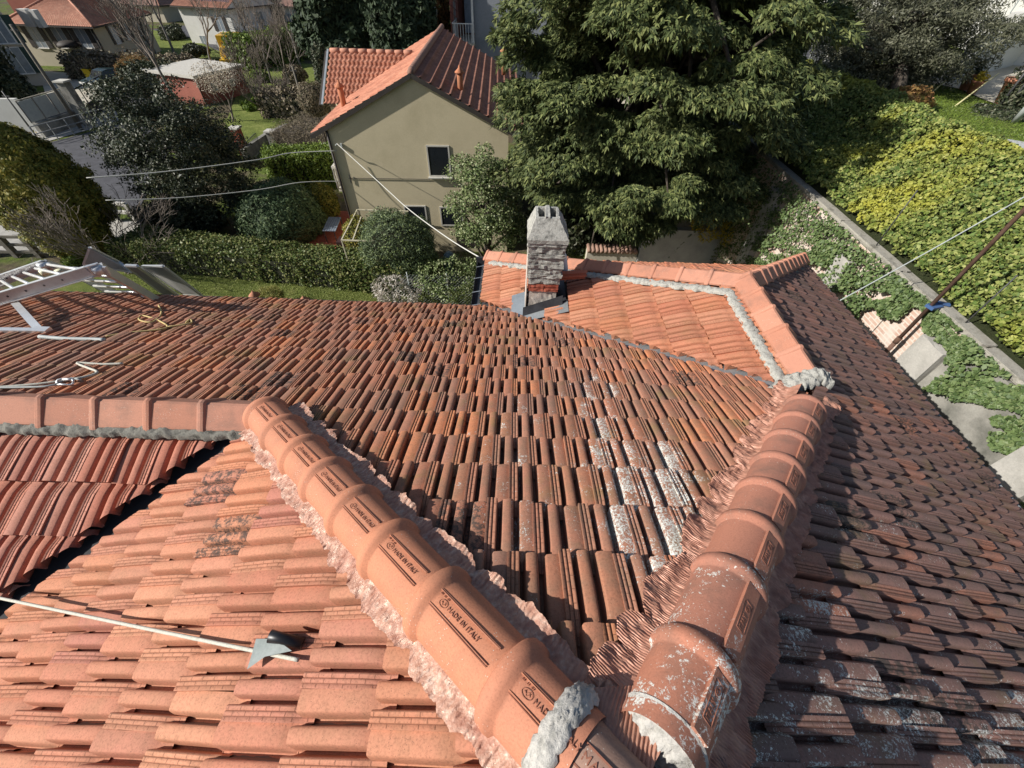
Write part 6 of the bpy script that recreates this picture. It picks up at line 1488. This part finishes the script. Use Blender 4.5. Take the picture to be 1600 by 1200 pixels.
m = MB(); m.lathe((0, 0, 0), [(0.02, 0), (0.25, 0.03), (0.42, 0.10), (0.48, 0.15), (0.46, 0.15), (0.2, 0.05)], 20); me = m.mesh('dish', M_GREYSH); me.transform(Matrix.Rotation(math.radians(-75), 4, 'X') @ Matrix.Rotation(0.4, 4, 'Y')); put('dish', me, sd_, world=False)
m = MB(); m.tube([(0, 0.1, 0), (0, 0.2, -1.0)], 0.03, 6); m.build('mast', M_GREYSH, sd_, world=False)
# ---- upper right house
uh = thing('upper_right_house', 'white house corner with balcony slab and steps at the top right edge', 'house', (24, 24, -2.9))
m = MB(); m.prism([(19.5, 20.8), (40, 14.5), (40, 40), (24.5, 40)], -3.2, 6); m.build('wall', W_WHITE, uh)
bz_ = OY(1590, 22, 20.2)[2]; m = MB(); m.prism([(18.0, 20.6), (36, 14.0), (37, 16), (19.5, 21.9)], bz_-0.2, bz_); m.build('balcony_slab', W_WHITE, uh)
m = MB(); m.bar((18.0, 20.6, bz_+1), (36, 14.0, bz_+1), 0.05)
for i in range(30): a = Vector((18.0, 20.6, bz_)).lerp(Vector((36, 14, bz_)), i/29); m.bar(a, a+Vector((0, 0, 1)), 0.03)
m.build('railing', M_GREYSH, uh)
window(uh, (19.5, 20.8), (40, 14.5), 3.0, -1.2, 1.1, 2.2, M_SHUT, sill=False)
gw = thing('garden_wall', 'low whitewashed wall with dappled shade beside the upper patio', 'wall', (17, 19, -2.9))
m = MB(); m.prism([(15.2, 17.6), (19.5, 20.6), (19.3, 20.9), (15.0, 17.9)], -2.9, -1.7); m.build('wall_body', W_WHITE, gw)
# ---- gate, fence and white gateposts at the top right
gt = thing('grid_fence', 'grey grid fence panel with a leaning white pole at the end of the upper lane', 'fence', tuple(up(1290, 110)))
m = MB(); a = Vector(up(1255, 112, -2.9)); b = Vector(up(1312, 108, -2.9)); hgt = 1.9
for i in range(16): p = a.lerp(b, i/15); m.bar(p, p+Vector((0, 0, hgt)), 0.022)
for i in range(6): m.bar(a+Vector((0, 0, 0.1+i*0.34)), b+Vector((0, 0, 0.1+i*0.34)), 0.018)
m.build('grid', M_GREYSH, gt)
p = up(1282, 112); m = MB(); m.tube([p, (p[0], p[1], top_z(p[0], p[1], 46))], 0.04, 8); m.build('post', M_FRAME, gt)
m = MB(); P = [up(u, v) for u, v in ((1225, 120), (1300, 112), (1345, 0), (1290, -10))]; m.add([(p[0], p[1], p[2]+0.03) for p in P], [(0, 1, 2, 3)]); m.build('lane', M_ASPH, None, kind='structure')
for u, v, lb in ((1272, 60, 'white gate pillar nearer the fence at the end of the lane'), (1330, 30, 'white gate pillar behind the olive tree at the end of the lane')):
    p = up(u, v); o = thing('gate_pillar', lb, 'pillar', tuple(p), 'white gate pillars'); m = MB(); m.box((p[0], p[1], -1.7), (0.6, 0.6, 2.4)); m.build('shaft', W_WHITE, o); m = MB(); m.box((p[0], p[1], -0.42), (0.8, 0.8, 0.14)); m.build('cap', M_STONE, o)
o = thing('small_bicycle', 'bicycle leaning in the lane by the white pillar', 'bicycle', tuple(up(1285, 35)))
p = Vector(up(1283, 38)); M_BK = flat_mat('bicycle_blue', (0.05, 0.15, 0.35), 0.4)
for dx in (-0.5, 0.5): m = MB(); m.tube([p+Vector((dx+0.33*math.cos(t), 0, 0.35+0.33*math.sin(t))) for t in np.linspace(0, 6.283, 15)], 0.02, 5); m.build('wheel', M_BLK, o)
m = MB(); m.tube([p+Vector((-0.5, 0, .35)), p+Vector((-0.1, 0, .8)), p+Vector((0.35, 0, .8)), p+Vector((0, 0, .35)), p+Vector((-0.5, 0, .35))], 0.02, 5); m.tube([p+Vector((0.5, 0, .35)), p+Vector((0.35, 0, .95))], 0.02, 5); m.build('frame', M_BK, o)
# ================================================================== VEHICLES
def car(name, label, cat, loc, rz, paint, L=4.1, Wd=1.72, H=1.45, kind='car'):
    o = thing(name, label, cat, loc, None, rz)
    hw = Wd/2
    if kind == 'truck': prof = [(-L/2, .45), (-L/2, .95), (-L/2+0.75, 1.0), (-L/2+1.0, 1.9), (-L/2+1.9, 1.95), (-L/2+1.95, .6), (L/2, .6), (L/2, .45)]
    else: prof = [(-L/2, .32), (-L/2, .68), (-L/2+.15, .80), (-L*0.22, .92), (-L*0.09, H-.06), (L*0.05, H), (L*0.26, H-.05), (L*0.40, .98), (L/2-.05, .90), (L/2, .62), (L/2, .32)]
    m = MB(); vs = []; n = len(prof)
    for sy in (-1, 1):
        for x, z in prof: k = 0.80 if z > 1.15 else (0.97 if z > 0.85 else 1.0); vs.append((x, sy*hw*k, z))
    m.add(vs, [tuple(range(n)), tuple(range(2*n-1, n-1, -1))]+[(i, n+i, n+(i+1) % n, (i+1) % n) for i in range(n)])
    me = m.mesh('body', paint); bo = put('body', me, o, world=False); md = bo.modifiers.new('bevel', 'BEVEL'); md.width = 0.05; md.segments = 2
    for x in (-L*0.31, L*0.31):
        for sy in (-1, 1):
            m = MB(); c = Vector((x, sy*(hw-0.09), 0.32)); pts = [c+Vector((0, -0.10, 0)), c+Vector((0, -0.09, 0)), c+Vector((0, 0.09, 0)), c+Vector((0, 0.10, 0))]; m.tube(pts, [0.29, 0.32, 0.32, 0.29], 18); w_ = m.build('wheel', M_BLK, o, world=False)
            m = MB(); m.tube([c+Vector((0, sy*0.10, 0)), c+Vector((0, sy*0.112, 0))], 0.19, 12); m.build('rim', M_ALU, w_, world=False)
    def glass(q, nm='window'): m = MB(); m.add(q, [(0, 1, 2, 3)]); m.build(nm, M_GLASS, o, world=False)
    if kind != 'truck':
        kx = 0.012
        glass([(-L*0.215, -hw*.85, .95), (-L*0.215, hw*.85, .95), (-L*0.10-.02, hw*.74, H-.07), (-L*0.10-.02, -hw*.74, H-.07)], 'windscreen')
        glass([(L*0.395, hw*.85, 1.0), (L*0.395, -hw*.85, 1.0), (L*0.27+.02, -hw*.74, H-.08), (L*0.27+.02, hw*.74, H-.08)], 'rear_window')
        for sy in (-1, 1): glass([(-L*0.17, sy*hw*.935, .97), (L*0.34, sy*hw*.935, 1.0), (L*0.25, sy*hw*.815, H-.10), (-L*0.085, sy*hw*.815, H-.10)])
    else:
        glass([(-L/2+.76, -hw*.85, 1.03), (-L/2+.76, hw*.85, 1.03), (-L/2+.98, hw*.8, 1.8), (-L/2+.98, -hw*.8, 1.8)], 'windscreen')
        m = MB(); m.box((L/2-1.35, 0, 1.75), (2.7, Wd*1.06, 2.1)); m.build('box_body', paint, o, world=False)
    for sy in (-1, 1): m = MB(); m.box((-L/2-.01, sy*hw*.72, .66), (.04, .3, .14)); m.build('headlight', M_FRAME, o, world=False)
    return o
def paint(n, c): return flat_mat(n, c, 0.25, 0.0, 0.6, 0.03)
p = G(2, 280); car('parked_car', 'dark blue car with a pale bonnet parked at the far left edge of the street', 'car', (p[0]-1.0, p[1], GZ), 0.15, paint('blue_paint', (0.06, 0.12, 0.18)))
p = G(8, 308); car('parked_car', 'silver-white car behind the white rail at the left edge', 'car', (p[0]-0.6, p[1]-0.4, GZ), 0.15, paint('silver_paint', (0.50, 0.54, 0.58)))
p = G(166, 142); car('green_car', 'dark green car behind the black sliding gate', 'car', (p[0]-0.6, p[1]+1.5, GZ), 1.3, paint('green_paint', (0.012, 0.025, 0.022)))
p = G(375, 103); car('yellow_truck', 'small yellow box truck in front of the white villa', 'truck', (p[0]-0.4, p[1], GZ), 2.4+math.pi/2*0-0.6, paint('yellow_paint', (0.70, 0.42, 0.03)), L=4.6, Wd=1.8, kind='truck')
p = G(455, 70); car('red_car', 'red car half hidden behind the ochre house', 'car', (p[0]-0.5, p[1], GZ), 0.2, paint('red_paint', (0.45, 0.02, 0.03)))
p = G(147, 126); m = MB(); rough_box(m, p[0]-0.35, p[0]+0.35, p[1]-0.3, p[1]+0.3, GZ, GZ+0.9, seg=.2, amp=.004); m.box((p[0], p[1], GZ+0.95), (0.78, 0.68, 0.1)); m.build('yellow_bin', paint('bin_yellow', (0.75, 0.5, 0.02)), None, label='yellow bin on the driveway of the cream house', cat='bin')
# ================================================================== STREET SIDE AT THE LEFT
def rail_fence(name, label, a, b, h, n, mat, rails=(1.0, 0.55), pw=0.06, rw_=0.05, group=None, cat='railing', z=GZ, rh=None):
    a = Vector(a); b = Vector(b); a.z = b.z = z; o = thing(name, label, cat, tuple(a), group)
    for r in rails: m = MB(); m.bar(a+Vector((0, 0, h*r)), b+Vector((0, 0, h*r)), rw_, rh or rw_); m.build('rail', mat, o)
    for i in range(n): p = a.lerp(b, i/max(1, n-1)); m = MB(); m.bar(p, p+Vector((0, 0, h)), pw); m.build('post', mat, o)
    return o
M_RAILG = flat_mat('grey_rail_paint', (0.22, 0.23, 0.23), 0.5); M_RAILW = flat_mat('white_rail', (0.62, 0.60, 0.54), 0.6); M_WOODD = rough_mat('weathered_timber', (0.10, 0.09, 0.07), (0.20, 0.18, 0.15), 8, 0.9, 0.4, 0.004, 40)
rail_fence('street_railing', 'grey tubular railing along the pavement in front of the gate', G(66, 226), G(185, 192), 1.1, 6, M_RAILG, (1.0, 0.6, 0.25))
rail_fence('white_rail', 'white horizontal rail above the light path, right of the thuja', G(160, 345), G(215, 348), 1.0, 3, M_RAILW, (1.0, 0.55), 0.16, 0.14)
rail_fence('white_rail', 'white horizontal rail in front of the parked cars, left of the thuja', G(-60, 345), G(70, 346), 1.0, 4, M_RAILW, (1.0, 0.55), 0.16, 0.14)
rail_fence('timber_fence', 'timber rail fence with broad dark posts at the left edge behind the ladder', G(-80, 400), G(100, 402), 1.0, 6, M_WOODD, (1.0, 0.62, 0.25), 0.22, 0.07, rh=0.12)
rail_fence('mesh_gate', 'low dark picket fence by the path right of the thuja', G(205, 390), G(262, 358), 0.9, 14, M_WIRE, (1.0, 0.3), 0.02, 0.025)
rail_fence('black_fence', 'black picket fence below the curved kerb between the two white-capped pillars', G(392, 262), G(412, 240), 1.3, 16, M_WIRE, (1.0, 0.2), 0.02, 0.03)
# sliding gate and walls
gg = thing('sliding_gate', 'black framed sliding gate at the driveway of the cream house', 'gate', tuple(G(150, 175)))
a = Vector(G(138, 190)); b = Vector(G(180, 162)); a.z = b.z = GZ
m = MB(); m.bar(a+Vector((0, 0, 2.0)), b+Vector((0, 0, 2.0)), 0.08); m.bar(a+Vector((0, 0, 0.9)), b+Vector((0, 0, 0.9)), 0.08); m.bar(a+Vector((0, 0, 0.1)), b+Vector((0, 0, 0.1)), 0.08)
for i in range(8): p = a.lerp(b, i/7); m.bar(p, p+Vector((0, 0, 2.0)), 0.05)
m.build('gate_frame', M_BLK, gg)
m = MB(); m.bar(a+Vector((0, 0, 0.5)), b+Vector((0, 0, 0.5)), 0.03, 0.78); m.build('gate_panel', flat_mat('dark_gate_sheet', (0.03, 0.035, 0.04), 0.6), gg)
def wall_between(name, label, a, b, h, th_, mat, cat='wall', z=GZ, cap=None):
    a = Vector((a[0], a[1], z)); b = Vector((b[0], b[1], z)); o = thing(name, label, cat, tuple(a))
    m = MB(); m.bar(a+Vector((0, 0, h/2)), b+Vector((0, 0, h/2)), th_, h); m.build('wall_body', mat, o)
    if cap: m = MB(); m.bar(a+Vector((0, 0, h+0.04)), b+Vector((0, 0, h+0.04)), th_+0.08, 0.08); m.build('coping', cap, o)
    return o
wall_between('garden_wall', 'stained concrete wall with glazed panels left of the black gate', G(70, 215), G(132, 192), 0.9, 0.25, M_CONCD)
wb_ = wall_between('corner_wall', 'whitewashed garden wall at the left edge below the dark ivy', G(-70, 205), G(62, 205), 2.1, 0.3, W_WHITE)
gp = thing('screen_fence', 'translucent grey panel screen on the concrete wall left of the gate', 'fence', tuple(G(70, 215)))
a = Vector(G(66, 214)); b = Vector(G(128, 192)); a.z = b.z = GZ+0.9
for i in range(3): p = a.lerp(b, i/3); q = a.lerp(b, (i+1)/3-0.02); m = MB(); m.bar(p+Vector((0, 0, .65)), q+Vector((0, 0, .65)), 0.03, 1.25); m.build('screen_panel', M_GREYSH, gp)
for i in range(4): p = a.lerp(b, i/3); m = MB(); m.bar(p, p+Vector((0, 0, 1.35)), 0.05); m.build('post', M_WIRE, gp)
m = MB(); m.bar(a+Vector((0, 0, 1.35)), b+Vector((0, 0, 1.35)), 0.06); m.build('top_rail', M_PAVE, gp)
def pillar(name, label, u, v, vt, s, mat, group=None, capm=None):
    p = G(u, v); zt_ = top_z(p[0], p[1], vt); o = thing(name, label, 'pillar', tuple(p), group)
    m = MB(); m.box((p[0], p[1], (GZ+zt_)/2), (s, s, zt_-GZ)); m.build('shaft', mat, o); m = MB(); m.box((p[0], p[1], zt_+0.06), (s*1.35, s*1.35, 0.10)); m.build('cap', capm or M_STONE, o); return o
pillar('gate_pillar', 'grey gate pillar between the panel screen and the black gate', 142, 196, 128, 0.6, M_CONCD)
pillar('capped_pillar', 'brick pillar with white flat cap beside the dark tree', 385, 243, 201, 0.5, M_BRK, 'white-capped pillars')
pillar('capped_pillar', 'white-capped pillar at the corner of the brown bare hedge', 432, 232, 206, 0.5, M_CONCD, 'white-capped pillars')
kb = thing('curved_kerb', 'curved dark kerb wall sweeping round the left lawn above the brown hedge', 'kerb', tuple(G(430, 235)))
m = MB(); pts = [G(385, 250), G(400, 238), G(420, 224), G(450, 209), (G(490, 201))]
for p_, q_ in zip(pts[:-1], pts[1:]): m.bar(Vector(p_)+Vector((0, 0, .3)), Vector(q_)+Vector((0, 0, .3)), 0.3, 0.7)
m.build('kerb_body', M_CONCD, kb)
# poles
def pole(name, label, u, v, vt, r, mat, group=None, top=None):
    p = G(u, v); zt_ = top_z(p[0], p[1], vt); o = thing(name, label, 'pole', tuple(p), group)
    m = MB(); m.tube([(p[0], p[1], GZ), (p[0], p[1], zt_)], [r, r*0.75], 8); m.build('shaft', mat, o)
    m = MB(); m.box((p[0], p[1], zt_-0.3), (0.5, 0.08, 0.08)); m.build('bracket', M_WIRE, o); return o
pole('utility_pole', 'dark utility pole in front of the cream and peeling houses', 128, 203, 38, 0.13, M_WOODD)
pole('utility_pole', 'weathered pole on the left lawn beside the leafless tree', 483, 190, 103, 0.11, M_WOODD)
pole('iron_post', 'slim dark post standing before the white garden wall', 56, 212, 142, 0.06, M_WIRE)
# white retaining walls in front of the villa
wall_between('villa_wall', 'white boundary wall curving behind the yellow truck', G(385, 86), G(437, 62), 1.5, 0.25, W_WHITE)
wall_between('villa_wall', 'stepped white wall below the white villa, left of the yellow truck', G(345, 82), G(372, 84), 1.2, 0.25, W_WHITE)
# ================================================================== TREES FAR AND LEFT
bare_tree('bare_tree', 'large leafless tree in front of the cream house', (G(290, 178)[0], G(290, 178)[1], GZ), 9.5, 3, lv=5, spread=0.5, lean=(-0.15, 0), r0=0.15)
bare_tree('bare_tree', 'tall thin leafless tree behind the bare tree of the cream house, left of the villa', (G(275, 90)[0], G(275, 90)[1], GZ), 13, 4, lv=5, spread=0.42, r0=0.16, rmin=0.012)
bare_tree('bare_tree', 'leafless tree by the roofline of the cream house', (G(245, 85)[0], G(245, 85)[1], GZ), 12, 14, lv=5, spread=0.42, r0=0.16, rmin=0.012)
bare_tree('bare_tree', 'leafless fruit tree on the left lawn', (G(462, 150)[0], G(462, 150)[1], GZ), 7.5, 5, lv=5, spread=0.55, r0=0.11, rmin=0.008)
bare_tree('bare_tree', 'leafless tree on the lawn left of the tall hedge row', (G(425, 130)[0], G(425, 130)[1], GZ), 7.5, 6, lv=5, spread=0.5, r0=0.12, rmin=0.01)
bare_tree('bare_tree', 'leafless tree in front of the brown-roofed house', (G(440, 62)[0], G(440, 62)[1], GZ), 11, 7, lv=4, spread=0.5, r0=0.15, rmin=0.02)
bare_tree('blossom_tree', 'small pale budding tree in front of the red hut', (G(365, 190)[0], G(365, 190)[1], GZ), 4.5, 8, M_TWIG, lv=4, spread=0.6, r0=0.09, rmin=0.012)
bare_tree('bare_shrub', 'tangle of bare brown stems growing over the yellow-green thuja', (-17.6, 15.6, GZ), 4.6, 9, M_TWIG, lv=4, spread=0.6, r0=0.04, multi=5, rmin=0.010, cat='bare shrub')
bare_tree('bare_shrub', 'bare upright shrub right of the red hut', (G(400, 150)[0], G(400, 150)[1], GZ), 5.0, 10, M_TWIG, lv=4, spread=0.4, r0=0.06, multi=5, rmin=0.012, cat='bare shrub')
bare_tree('bare_shrub', 'low bare shrub at the left foot of the far dark hedge', (G(425, 178)[0], G(425, 178)[1], GZ), 3.6, 11, M_TWIG, lv=4, spread=0.5, r0=0.05, multi=6, rmin=0.010, cat='bare shrub')
n = 2500; bt = G(365, 190); Pb = dirs_(n)*np.array([1.7, 1.7, 1.1])*LR.random((n, 1))**0.4+np.array([bt[0], bt[1], GZ+3.0])
bo_ = [o for o in S.objects if o.name.startswith('blossom_tree')][0]
leaf_cloud('blossom', Pb, dirs_(n), 0.09, leaf_mat('pale_blossom', [(0.55, 0.50, 0.38), (0.62, 0.52, 0.42), (0.4, 0.36, 0.26)], 0.6, 0.2), bo_, 0.6)
conical('dark_conifer', 'very dark tall conifer left of the old tiled house', (-13.2, 41.0), GZ+1, 4.5, 4.0, L_DKC, 34000, 0.42, 91, power=0.8, droop=0.35, lump=0.24)
conical('dark_conifer', 'very dark narrow conifer touching the roof ridge of the beige house', (-8.6, 38.0), GZ+1, 3.6, 2.5, L_DKC, 22000, 0.36, 92, power=0.8, droop=0.35, lump=0.22)
conical('dark_conifer', 'dark conifer behind the narrow one, near the modern building', (-9.6, 52.0), GZ+1, 6.0, 3.8, L_DKC, 16000, 0.45, 93, power=0.8, droop=0.35, lump=0.22)
bush('magnolia', 'yellowish-leaved shrub tree at the left foot of the dark conifer', 515, 66, 40.0, 18, 24, GZ, L_THU, 5000, 0.25, 94, 0.3, tilt=1.0, core=False)
bush('garden_bush', 'dark shrub by the left wing of the beige house', 508, 120, 31.0, 14, 34, GZ, L_HOLM, 5000, 0.16, 95, 0.25)
bush('garden_bush', 'brownish rounded bush left of the beige house wing', 492, 160, 29.5, 20, 24, GZ, L_BARE, 6000, 0.16, 96, 0.2, aspect=0.2)
bush('garden_bush', 'dark bush at the top edge, left of the brown-roofed house', 415, 22, 96.0, 24, 26, GZ, L_HOLM, 4000, 0.6, 97, 0.3)
bush('garden_bush', 'dark bush behind the white villa at the top edge', 380, 10, 100.0, 16, 20, GZ, L_DKC, 4000, 0.6, 98, 0.3)
bush('wall_ivy_bush', 'dark rounded ivy bush on the white wall at the left edge', 12, 142, 37.0, 30, 32, GZ, L_HOLM, 7000, 0.24, 99, 0.2)
bush('reddish_bush', 'reddish-brown leafless bush between the cream house and the red hut', 214, 110, 47.0, 24, 16, GZ, L_BRWN, 5000, 0.2, 100, 0.3, core=False, aspect=0.12, tilt=1.3)
for k_, (u, v, h_, lb) in enumerate(((330, 100, 9, 'leafless tree behind the red hut'), (400, 96, 9, 'leafless tree just right of the yellow truck'), (255, 130, 8, 'leafless tree at the right corner of the cream house'), (470, 105, 8, 'leafless tree close to the ochre house'), (350, 60, 10, 'leafless tree against the front of the white villa'), (225, 60, 10, 'leafless tree touching the right roof corner of the cream house'), (500, 62, 10, 'leafless tree between the ochre house and the brown-roofed house'))):
    q_ = G(u, v); bare_tree('bare_tree', lb, (q_[0], q_[1], GZ), h_, 40+k_, lv=4, spread=0.5, r0=0.13, rmin=0.014)
for k_, (u, v, y_, pw, ph, mt, lb) in enumerate(((245, 112, 52, 14, 9, L_HOLM, 'round dark bush right of the cream house hedge'), (405, 120, 52, 12, 9, L_HED2, 'green bush at the foot of the tall hedge row'), (305, 80, 62, 16, 8, L_HOLM, 'dark bush on the lawn behind the red hut'), (270, 55, 76, 18, 12, L_HOLM, 'dark evergreen bush left of the white villa'), (460, 120, 50, 16, 12, L_BARE, 'brown bush on the lawn below the ochre house'), (395, 168, 42, 14, 9, L_HED2, 'green bush right of the blossoming tree'), (440, 44, 88, 16, 9, L_HOLM, 'dark bush in front of the brown-roofed house'), (350, 30, 92, 20, 14, L_DKC, 'dark evergreen behind the white villa'), (660, 62, 46, 16, 10, L_HOLM, 'dark bush beside the old tiled house'))):
    bush('garden_bush', lb, u, v, y_, pw, ph, GZ, mt, 4500, 0.22, 120+k_, 0.3, tilt=0.9)
# grass and litter
def grass(name, label, poly_pix, n, h, mat, z=GZ, seed=0):
    rr = np.random.default_rng(seed); Q = [G(u, v, z) for u, v in poly_pix]; a = rr.random((n, 2))
    P = (Q[0]*(1-a[:, :1])+Q[1]*a[:, :1])*(1-a[:, 1:])+(Q[3]*(1-a[:, :1])+Q[2]*a[:, :1])*a[:, 1:]; P[:, 2] = z+h*0.4
    o = leaf_cloud(name, P, np.tile([0.3, -0.5, 0.2], (n, 1)), h*1.2, mat, None, 0.16, 0.8); setp(o, label=label, cat='grass', kind='stuff')
L_GR1 = leaf_mat('grass_blades', [(0.16, 0.20, 0.05), (0.24, 0.27, 0.07), (0.32, 0.33, 0.12), (0.12, 0.17, 0.035)], 0.6, 0.2, 0.2)
grass('eave_grass', 'mown lawn strip between the long hedge and the near eave', [(60, 500), (760, 500), (745, 452), (200, 425)], 36000, 0.07, L_GR1, seed=3)
grass('upper_grass', 'mown lawn of the upper garden beyond the ivy bank', [(1385, 180), (1620, 290), (1640, 160), (1420, 125)], 26000, 0.06, L_HED2, z=-2.88, seed=4)
